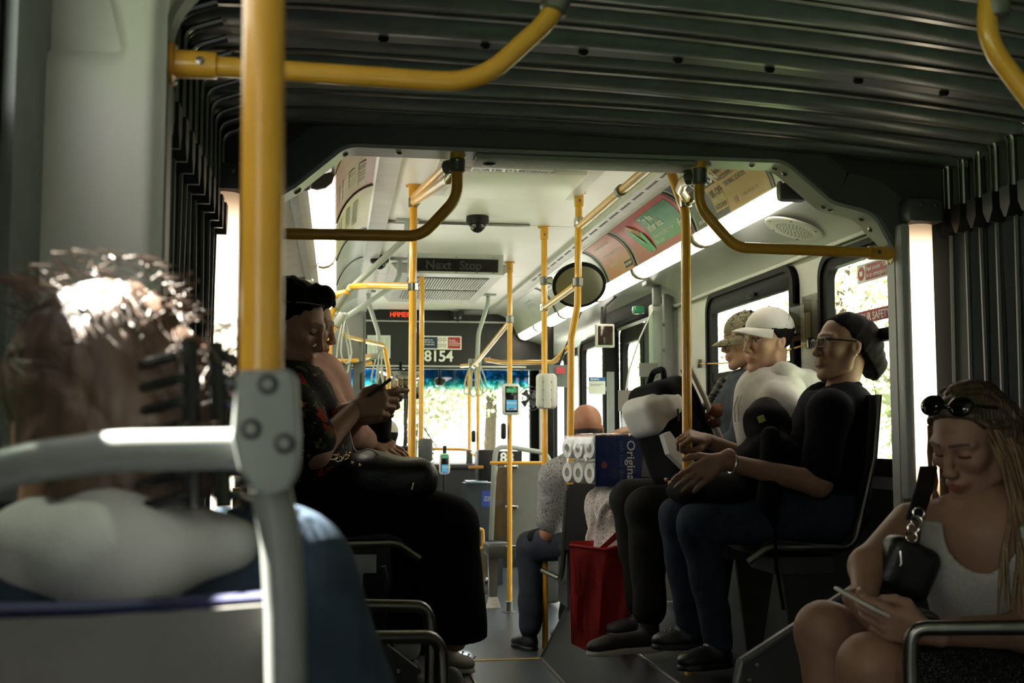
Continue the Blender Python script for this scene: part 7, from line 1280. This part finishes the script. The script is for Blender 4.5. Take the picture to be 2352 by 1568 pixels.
shoe(V((ann.x, ann.y, 0.40)), V((at(1085, 1500, Y-.05).x, Y-.08, 0.30)), mat('beige_sneaker', (0.30, 0.28, 0.24), 0.6), SOLEW, w.t, 0.05)
w.headblob('hair', CR+[Cc((-0.05, 0, 0.0), (-0.07, 0, -0.10), 0.075, 0.06, k=0.03)], HAIRB, 0.006, cut=hairline(0.055, 0.075, low=-0.18, sideburn=-0.06), wr=0.003)
t = thing('backpack', 'black backpack in front of the person in pink', 'backpack', at(850, 1060, Y)); blob('pack_body', [Bb(at(845, 1005, Y+.05), (0.085, 0.14, 0.12), 0.06, k=0.04)], BLACKC, t, 0.012, 0.006, 25, 66)
# ------------------------------------------------------------------ passenger in a grey cap further forward at the left
Y = 7.3; H0 = at(880, 1012, Y); N0 = at(872, 1062, Y); pel = N0+V((0, -.05, -0.5))
w = Person('passenger in a white cap facing forward beyond the handbags', (pel.x, Y, 0.0), H0, (-0.35, 0.9, 0), skin=(0.55, 0.22, 0.15), hs=1.0); sl, sr = N0+V((-0.2, 0, -0.06)), N0+V((0.2, 0, -0.06))
w.neck(N0, 0.055).skinprims(torso(pel, N0, fb, lb_, -0.01)+limb(pel+V((-.1, 0, 0)), pel+V((-.1, .42, 0)), pel+V((-.1, .44, -.43)), (0.08, 0.06, 0.045))+limb(pel+V((.1, 0, 0)), pel+V((.1, .42, 0)), pel+V((.1, .44, -.43)), (0.08, 0.06, 0.045)), 0.02).body(); blob('trousers', limb(pel+V((-.1, 0, 0)), pel+V((-.1, .42, 0)), pel+V((-.1, .44, -.43)), (0.1, 0.08, 0.06))+limb(pel+V((.1, 0, 0)), pel+V((.1, .42, 0)), pel+V((.1, .44, -.43)), (0.1, 0.08, 0.06)), DENIMD, w.t, 0.02); blob('jacket', torso(pel, N0, fb, lb_, 0.025)+[Cc(sl, sr, 0.075, 0.075, 0.05), Cc(sl, sl+V((-0.03, 0.1, -0.3)), 0.07, 0.06), Cc(sr, sr+V((0.03, 0.1, -0.3)), 0.07, 0.06)], BLACKC, w.t, 0.016, 0.004)
w.headblob('hair', CR, HAIRB, 0.006, cut=hairline(0.05, 0.07, low=-0.05, sideburn=0.0)); cap_on(w, mat('cap_grey_white', (0.40, 0.38, 0.34), 0.8), tilt=R(3), h=0.005)
# ------------------------------------------------------------------ young woman at the right front
Y = 2.62; pel = at(2315, 1555, Y+.08); N0 = at(2262, 1152, Y); H0 = at(2232, 1018, Y)
w = Person('young woman in a pale tank top reading her phone, sunglasses on her head', (pel.x, Y, 0.0), H0, (-0.88, -0.42, -0.46), roll=R(-4), skin=(0.29, 0.16, 0.105), brow=(0.06, 0.035, 0.02), fem=True, hs=1.04, closed=True)
f = V((-0.60, -0.80, 0)).normalized(); l = V((0, 0, 1)).cross(f)
shr, shl = N0-l*0.175+V((0, 0, -.055)), N0+l*0.175+V((0, 0, -.065)); elr, ell = at(1992, 1300, Y+.0), at(2352, 1450, Y-0.16); wrr, wrl = at(1985, 1395, Y-0.12), at(2120, 1450, Y-0.30)
hipr, hipl = pel+V((-.06, .09, 0)), pel+V((-.06, -.12, 0)); knr, knl = at(1895, 1450, Y-0.02), at(2000, 1530, Y-.24); anr, anl = knr+V((0.0, -0.05, -0.42)), knl+V((-0.02, 0.05, -0.42))
w.neck(N0, 0.047).skinprims(limb(shr, elr, wrr, (0.050, 0.040, 0.028))+limb(shl, ell, wrl, (0.050, 0.042, 0.028)), 0.009)
w.skinprims(torso(pel, N0, f, l, -0.004, 0.94)+[Cc(shr, shl, 0.047, 0.047, 0.04), Cc(N0+V((0, 0, -.01)), N0+f*0.02+V((0, 0, -.08)), 0.06, 0.08, 0.04)]+limb(hipr, knr, anr, (0.09, 0.066, 0.04))+limb(hipl, knl, anl, (0.09, 0.066, 0.04)), 0.011)
w.hand(wrr, (0.30, -0.55, -0.35), (-0.6, -0.25, 0.1), HOLD, TH_UP, left=False, s=0.98); w.hand(wrl, (-0.93, 0.25, 0.22), (0.05, -0.9, -0.35), HOLD, TH_UP, left=True, s=0.98); w.body()
u_ = (N0-pel).normalized(); chest = pel+(N0-pel)*0.62
def tankcut(G):
    q = G-A3(N0+f*0.07+V((0, 0, -0.07))); neckhole = 0.088-np.linalg.norm(q*np.array([1, 1, 0.9]), axis=-1)
    top = G[..., 2]-(N0.z-0.045); return np.maximum(np.maximum(neckhole, top), 0.068-np.minimum(np.linalg.norm(G-A3(shr), axis=-1), np.linalg.norm(G-A3(shl), axis=-1)))
blob('tank_top', torso(pel, N0, f, l, 0.014, 0.95)+[Ee(chest+f*0.075+l*0.075, (0.075, 0.075, 0.075), k=0.05), Ee(chest+f*0.075-l*0.075, (0.075, 0.075, 0.075), k=0.05), Cc(shr.lerp(N0, .35), shl.lerp(N0, .35), 0.055, 0.055, 0.04)], WTANK, w.t, 0.008, 0.0025, 40, 71, cut=tankcut)
blob('skirt', [Ee(pel+V((-.04, -.02, 0.0)), (0.17, 0.19, 0.12), k=0.06)]+limb(hipr, knr, anr, (0.118, 0.09, 0.05), t1=0.62)+limb(hipl, knl, anl, (0.118, 0.09, 0.05), t1=0.75)+[Cc(hipr.lerp(knr, .4), hipl.lerp(knl, .5), 0.095, 0.095, 0.05)], FLORALK, w.t, 0.010, 0.005, 30, 72)
shoe(anr, V((anr.x-0.16, anr.y-0.06, 0.0)), SNK, SOLEW, w.t); shoe(anl, V((anl.x-0.16, anl.y-0.08, 0.0)), SNK, SOLEW, w.t)
w.headblob('hair', [Ee((-0.016, 0, 0.050), (0.108, 0.086, 0.094), k=0.02), Cc((-0.05, 0.06, 0.03), (-0.06, 0.10, -0.12), 0.045, 0.05, k=0.04), Cc((-0.06, 0.10, -0.12), (0.02, 0.12, -0.34), 0.05, 0.035, k=0.04), Cc((-0.05, -0.05, 0.03), (-0.05, -0.085, -0.10), 0.045, 0.035, k=0.04), Cc((0.04, -0.066, 0.05), (0.035, -0.072, -0.09), 0.016, 0.014, k=0.02), Cc((0.035, -0.072, -0.09), (0.06, -0.06, -0.25), 0.014, 0.010, k=0.02), Cc((0.04, 0.068, 0.05), (0.03, 0.082, -0.1), 0.018, 0.022, k=0.02)], mat('dark_blonde_hair', (0.085, 0.052, 0.028), 0.40, 0, 0.6, 70, 0.6, 160, stretch=(1, 1, 0.06)), 0.0055, cut=hairline(0.048, 0.078, low=-0.45, sideburn=-0.45), wr=0.005, fr=150, seed=9, dirv=(1, 1.4, 0.05))
# separate long strands
q = MB(); rs = random.Random(5)
for k in range(80):
    a = rs.uniform(-0.4, 1.0); sd = 1 if rs.random() < 0.72 else -1; x0 = rs.uniform(-0.08, 0.05); p0 = V((x0, sd*0.080, 0.05+rs.uniform(-.03, .02))); p1 = V((x0+rs.uniform(-.02, .03), sd*(0.098+rs.random()*0.012), -0.10)); a0, a1 = w.loc(p0), w.loc(p1); ls_ = 1.0 if sd > 0 else 0.75; a2 = a1+V((rs.uniform(-.02, .04), rs.uniform(-.03, .03), -0.13*ls_))+f*0.05; a3 = a2+V((rs.uniform(-.03, .03), rs.uniform(-.03, .02), (-0.13-rs.random()*0.05)*ls_))+f*0.045; q.tube([a0, w.loc(p0.lerp(p1, .5)+V((0, sd*.006, 0))), a1, a1.lerp(a2, .5), a2, a2.lerp(a3, .5), a3], [0.003, 0.004, 0.005, 0.0055, 0.005, 0.0035, 0.001], 5)
tag(q.build('hair_strands', HAIRBL, w.t), kind='stuff')
LENS = mat('sunglass_lens', (0.008, 0.006, 0.005), 0.06, 0.2, coat=0.5); q = w.headblob('sunglasses', [Ee((0.058, s*0.036, 0.122), (0.013, 0.031, 0.026), np.array([[0.7, 0, -0.7], [0, 1, 0], [0.7, 0, 0.7]]), k=0.004) for s in (-1, 1)]+[Cc((0.070, -0.012, 0.126), (0.070, 0.012, 0.126), 0.005, k=0.004)]+[Cc((0.048, s*0.066, 0.122), (0.0, s*0.088, 0.095), 0.0045, k=0.004) for s in (-1, 1)], LENS, 0.0035)
q = MB(); pn = N0+f*0.085+V((0, 0, -0.055)); nl = [N0+l*0.06+f*0.03+V((0, 0, .01)), pn+l*0.035+V((0, 0, .015)), pn, pn-l*0.035+V((0, 0, .015)), N0-l*0.06+f*0.03+V((0, 0, .01))]; q.tube(fillet(nl, 0.05), 0.0014, 5); q.lathe(pn-V((0, 0, 0.004)), (0, 0, -1), [(0.004, 0), (0.004, 0.006), (0.001, 0.008)], 8); q.build('necklace', MATS['gold_stud'], w.t)
q = MB(); cw = wrl.lerp(ell, 0.06); dw_ = (ell-wrl).normalized(); q.lathe(cw, dw_, [(0.033, -0.012), (0.035, -0.008), (0.035, 0.008), (0.033, 0.012)], 16); q.build('wrist_watch', BLK, w.t)
c0 = at(1990, 1385, Y-0.22); t = thing('smartphone', 'pale-cased smartphone in the young woman\'s hands', 'phone', c0); b = MB(); pd = (at(2030, 1412, Y-.30)-at(1938, 1362, Y-.16)); pl_ = pd.length; pd.normalize(); nn_ = V((0.30, 0.30, 0.85)); pu = nn_.cross(pd).normalized(); M3 = Matrix((pd, pu, pd.cross(pu))).transposed(); b.rbox(at(1988, 1386, Y-.23), (0.15, 0.072, 0.009), 0.004, M3); b.build('phone_case', mat('case_white', (0.55, 0.50, 0.45), 0.4), t); b = MB(); b.rbox(at(1988, 1386, Y-.23)+pd.cross(pu)*0.0052, (0.14, 0.066, 0.001), 0.0004, M3); b.build('screen', mat('screen_dim', (0.10, 0.11, 0.13), 0.2), t)
# her shoulder bag
t = thing('shoulder_bag', 'black leather shoulder bag with silver rings at the young woman\'s side', 'bag', at(2060, 1360, Y)); blob('bag_body', [Bb(at(2078, 1305, Y-0.02), (0.068, 0.045, 0.068), 0.03, Matrix.Rotation(R(25), 3, 'Y'), k=0.03)], MATS['black_leather'], t, 0.008, 0.003, 30, 75)
sp_ = [at(2130, 1070, Y+0.02), at(2120, 1120, Y-.01), at(2098, 1190, Y-.05)]; q = MB()
for i in range(2): a, c = sp_[i], sp_[i+1]; q.prism([a-V((.020, 0, 0)), a+V((.024, 0, 0)), c+V((.022, 0, 0)), c-V((.020, 0, 0))], (0, -0.006, -0.003))
q.build('strap', MATS['black_leather'], t)
for i in range(4): q = MB(); p = at(2110-i*6, 1178+i*18, Y-.07); q.tube([p+V((0.014*math.cos(a), -0.004*(i % 2)+.006*math.sin(a)*(i % 2), 0.012*math.sin(a))) for a in [2*math.pi*k/14 for k in range(15)]], 0.0026, 6, False); q.build('ring', mat('silver', (0.6, 0.58, 0.54), 0.25, 1.0), t)
q = MB(); q.tube([at(2068, 1265, Y-.08), at(2070, 1295, Y-.085), at(2066, 1300, Y-.085)], 0.003, 6); q.build('zip_pull', MATS['silver'], t)
# ------------------------------------------------------------------ woman in front of the camera, seen from behind
Y = 1.24; H0 = at(228, 1000, Y); N0 = at(262, 1185, Y+.01)
w = Person('woman with clipped-up brown hair and denim jacket seen from behind in the foreground', (-0.2, Y, 0.0), H0, (-0.42, 0.88, -0.16), skin=(0.55, 0.30, 0.20), brow=(0.05, 0.03, 0.02), fem=True, hs=1.05)
pel = V((-0.24, Y+.05, 0.50)); f = V((-.1, 1, 0)).normalized(); l = V((-1, -.1, 0)).normalized(); sl, sr = at(0, 1330, Y), at(640, 1345, Y); el, er = sl+V((-.06, 0.06, -0.30)), at(760, 1640, Y+.05)
w.neck(N0, 0.055).skinprims(torso(pel, N0, f, l, -0.01)+[Cc(sl, el, 0.05, 0.045), Cc(sr, er, 0.05, 0.045)], 0.018); 
hl_, hr_ = pel+V((-.09, 0, 0)), pel+V((.09, 0, 0)); kl, kr = hl_+V((0, .42, 0.02)), hr_+V((0, .42, 0.02)); w.skinprims(limb(hl_, kl, kl+V((0, .03, -.42)), (0.085, 0.06, 0.045))+limb(hr_, kr, kr+V((0, .03, -.42)), (0.085, 0.06, 0.045)), 0.02); w.body()
blob('denim_jacket', torso(pel, N0+V((0, 0, -.03)), f, l, 0.02, 1.0)+[Cc(sl, sr, 0.075, 0.078, 0.05), Cc(sl, el, 0.085, 0.07), Cc(sr, er, 0.085, 0.072)], cloth('jacket_denim', (0.045, 0.065, 0.095), 0.3, bs=500), w.t, 0.011, 0.004, 30, 81, cut=lambda G: 0.10-np.linalg.norm((G-A3(N0+V((0, -0.02, 0.0))))*np.array([0.8, 1, 1.1]), axis=-1))
blob('trousers', limb(hl_, kl, kl+V((0, .03, -.42)), (0.10, 0.075, 0.06))+limb(hr_, kr, kr+V((0, .03, -.42)), (0.10, 0.075, 0.06)), DENIM, w.t, 0.018)
blob('pale_hood', [Cc(at(75, 1232, Y-.09), at(290, 1285, Y-.13), 0.026, 0.042, 0.05), Cc(at(290, 1285, Y-.13), at(530, 1262, Y-.09), 0.042, 0.024, 0.05), Cc(at(110, 1200, Y-.03), at(240, 1212, Y-.10), 0.022, 0.034, 0.04), Cc(at(240, 1212, Y-.10), at(430, 1215, Y-.05), 0.034, 0.022, 0.04), Ee(at(290, 1245, Y-.05), (0.125, 0.07, 0.036), k=0.04)], cloth('hood_pale', (0.44, 0.44, 0.42), 0.08), w.t, 0.009, 0.010, 20, 82)
HB2 = mat('long_brown_hair', (0.105, 0.060, 0.040), 0.42, 0, 0.5, 60, 0.25, 160, stretch=(1, 1, 0.1))
w.headblob('hair', [Ee((-0.016, 0, 0.050), (0.112, 0.090, 0.098), k=0.02), Ee((-0.05, 0.0, -0.03), (0.072, 0.076, 0.08), k=0.04), Ee((-0.095, -0.05, -0.005), (0.045, 0.055, 0.075), k=0.03)], HB2, 0.005, cut=hairline(0.058, 0.085, low=-0.115, sideburn=-0.05), wr=0.0035, fr=120, seed=8, dirv=(0.2, 1.2, 0.3))
q = MB(); rs = random.Random(11)
for k in range(170):                                     # swept-back strands, from the hairline to the clip
    a = rs.uniform(-2.6, 2.6); e = rs.uniform(0.05, 1.25); p0 = V((0.1*math.cos(a)*math.cos(e), 0.086*math.sin(a)*math.cos(e), 0.05+0.096*math.sin(e))); tgt = V((-0.115, -0.045+rs.uniform(-.05, .05), 0.0+rs.uniform(-.08, .05))); P = []
    for i in range(7):
        v = p0.lerp(tgt, i/6); d = V((v.x+0.016, v.y, v.z-0.048)); nrm = math.sqrt((d.x/0.113)**2+(d.y/0.091)**2+(d.z/0.099)**2)
        if nrm < 1: v = V((-0.016, 0, 0.048))+d/max(nrm, 0.3)*(1.0+rs.random()*0.012)
        P.append(w.loc(v))
    q.tube(P, [0.0004, 0.0010, 0.0014, 0.0014, 0.0014, 0.0012, 0.0006], 4)
for k in range(90):                                      # flyaways and the loose curl of the bun
    a = rs.uniform(0, 6.28); p0 = V((-0.02+0.09*math.cos(a), 0.08*math.sin(a), 0.10+rs.random()*0.04)); P = [w.loc(p0+V((0.018*math.sin(i*0.9+k)*i/3, 0.016*math.cos(i*1.1+k)*i/3, 0.008*i-0.0012*i*i))) for i in range(7)]; q.tube(P, 0.0007, 4)
for k in range(60):
    c = V((-0.135+rs.uniform(-.02, .02), -0.075+rs.uniform(-.03, .03), 0.02+rs.uniform(-.06, .05))); P = [w.loc(c+V((0.012*math.cos(i*0.8+k), 0.03*math.sin(i*0.55+k*0.7), 0.028*math.cos(i*0.5+k)))) for i in range(8)]; q.tube(P, 0.0012, 4)
tag(q.build('hair_strands', HAIRBR, w.t), kind='stuff')
cl = thing('claw_clip', 'black claw clip holding up the brown hair in the foreground', 'hair clip', w.loc((-0.13, -0.05, -0.08)))
for sd in (-1, 1):
    q = MB()
    for i in range(7): z0 = 0.05-i*0.021; q.tube([w.loc((-0.150, -0.052+sd*0.006, z0)), w.loc((-0.156, -0.052+sd*0.026, z0-.004)), w.loc((-0.135, -0.052+sd*0.048, z0-.008)), w.loc((-0.105, -0.052+sd*0.050, z0-.01))], [0.006, 0.0055, 0.005, 0.003], 6)
    q.tube([w.loc((-0.153, -0.052+sd*0.012, 0.06)), w.loc((-0.155, -0.052+sd*0.014, -0.09))], 0.008, 8); q.build('claw_jaw', mat('clip_black_gloss', (0.01, 0.01, 0.01), 0.2, coat=0.4), cl)
# ================================================================== outside: road, verge, trees
b = MB(); b.box((-60, -40, -0.42), (60, 120, -0.36)); struct(b.build('ground', mat('asphalt', (0.16, 0.16, 0.155), 0.9, 0, 0.2, 3), smooth=False), 'grey road outside the bus')
for x0, x1, nm in ((-40, -3.2, 'left'), (5.2, 45, 'right')): b = MB(); b.box((x0, -40, -0.36), (x1, 120, -0.30)); struct(b.build('ground_verge', mat('verge_grass', (0.10, 0.16, 0.05), 0.9, 0, 0.4, 2), smooth=False), f'green verge on the {nm} side of the road')
def leaf_mat(name, c):
    m = bpy.data.materials.new(name); m.use_nodes = True; nt = m.node_tree; N = nt.nodes; L = nt.links; bs = N['Principled BSDF']; bs.inputs['Roughness'].default_value = 0.6; bs.inputs['Specular IOR Level'].default_value = 0.2
    oi = N.new('ShaderNodeNewGeometry'); cr = N.new('ShaderNodeValToRGB'); cr.color_ramp.elements[0].color = (c[0]*0.4, c[1]*0.5, c[2]*0.3, 1); cr.color_ramp.elements[1].color = (c[0]*1.4, c[1]*1.3, c[2]*1.4, 1); L.new(oi.outputs['Random Per Island'], cr.inputs[0]); L.new(cr.outputs[0], bs.inputs['Base Color'])
    tr = N.new('ShaderNodeBsdfTranslucent'); L.new(cr.outputs[0], tr.inputs[0]); mx = N.new('ShaderNodeMixShader'); mx.inputs[0].default_value = 0.5; out = [n for n in N if n.type == 'OUTPUT_MATERIAL'][0]; L.new(bs.outputs[0], mx.inputs[1]); L.new(tr.outputs[0], mx.inputs[2]); L.new(mx.outputs[0], out.inputs[0]); return m
LEAF = leaf_mat('tree_leaves', (0.61, 0.60, 0.54)); BARK = mat('bark', (0.08, 0.06, 0.045), 0.9, 0, 0.3, 12, 0.4, 30)
def crown_mesh(n, seed, rad, ls):
    rs = np.random.RandomState(seed); V_ = []; F_ = []; cl = rs.randn(14, 3); cl = cl/np.linalg.norm(cl, axis=1)[:, None]*rs.uniform(0.35, 0.75, (14, 1)); cl *= np.array(rad)
    for i in range(n):
        c = cl[rs.randint(14)]+rs.randn(3)*np.array(rad)*0.24; d = rs.randn(3); d /= np.linalg.norm(d); e = np.cross(d, rs.randn(3)); e /= np.linalg.norm(e); s = ls*rs.uniform(0.6, 1.3); k = len(V_); c[2] = max(c[2], -2.55); V_ += [c-d*s, c+e*s*0.5, c+d*s, c-e*s*0.5]; F_.append((k, k+1, k+2, k+3))
    me = bpy.data.meshes.new('foliage'); me.from_pydata([tuple(map(float, v)) for v in V_], [], F_); me.materials.append(LEAF); return me
CM = [crown_mesh(11000, 1, (2.4, 2.4, 2.6), 0.10), crown_mesh(11000, 2, (2.6, 2.6, 2.2), 0.10)]; CS = crown_mesh(2200, 3, (1.5, 1.5, 1.0), 0.16)
TB = MB(); TB.tube([(0, 0, -3.9), (0.1, 0.05, -2), (0, 0, 0), (0.2, 0.1, 1.5)], [0.22, 0.18, 0.13, 0.05], 8); trunk = None
def tree(x, y, h, s, k, label, group):
    global trunk
    t = thing('tree', label, 'tree', (x, y, -0.30), group); c = bpy.data.objects.new('foliage', CM[k]); COL.objects.link(c); c.parent = t; c.location = (0, 0, h); c.scale = (s, s, s); c.rotation_euler = (0, 0, x*1.7+y); c['kind'] = 'stuff'
    if trunk is None: trunk = mesh_obj('trunk', TB.V, TB.F, BARK, None); q = trunk
    else: q = trunk.copy(); COL.objects.link(q)
    q.parent = t; q.location = (0, 0, h); q.scale = (s, s, (h)/3.9)
    return t
for x, y, h, s, lb in ((-4.3, 7.8, 7.0, 1.0, 'unseen leafy tree added to shade the left windows of the bus'), (-5.3, 22.0, 5.4, 1.0, 'leafy tree at the left kerb ahead of the bus'), (-5.6, -4.0, 5.2, 1.0, 'leafy tree at the left kerb behind the camera'), (-14.0, 4.0, 4.6, 1.1, 'back-row tree on the left verge beside the bus'), (-14.0, 14.0, 4.6, 1.1, 'back-row tree on the left verge ahead of the bus')): tree(x, y, h, s, int(y) % 2, lb, 'trees on the left of the road')  # first tree is added out of view, its crown blocks sun on the left seats
for k_, (x, y, h, s) in enumerate(((8.8, 4.0, 3.6, 1.05), (8.8, 11.6, 3.5, 1.05), (8.8, 19.2, 3.7, 1.05), (8.8, 26.8, 3.8, 1.05), (17.0, 8.0, 4.6, 1.1), (17.0, 16.2, 4.8, 1.1), (17.0, 24.4, 4.8, 1.1), (17.0, 32.6, 4.8, 1.1))): tree(x, y, h, s, k_ % 2, f"sunlit tree in the {'near' if x < 10 else 'far'} right-hand row, {'first second third fourth'.split()[k_ % 4]} along the road", 'trees on the right of the road')
for x, y, h, s, lb in ((-6.0, 40, 4.6, 1.2, 'pale tree left of centre beyond the windscreen'), (2.6, 42, 4.2, 1.2, 'pale tree straight ahead beyond the windscreen'), (11.4, 40, 4.6, 1.2, 'pale tree right of centre beyond the windscreen'), (6.8, 52, 6.0, 1.4, 'tallest pale tree far ahead beyond the windscreen'), (-4.0, 54, 5.5, 1.4, 'pale tree far ahead on the left beyond the windscreen')): tree(x, y, h, s, int(y/2) % 2, lb, 'trees beyond the windscreen')
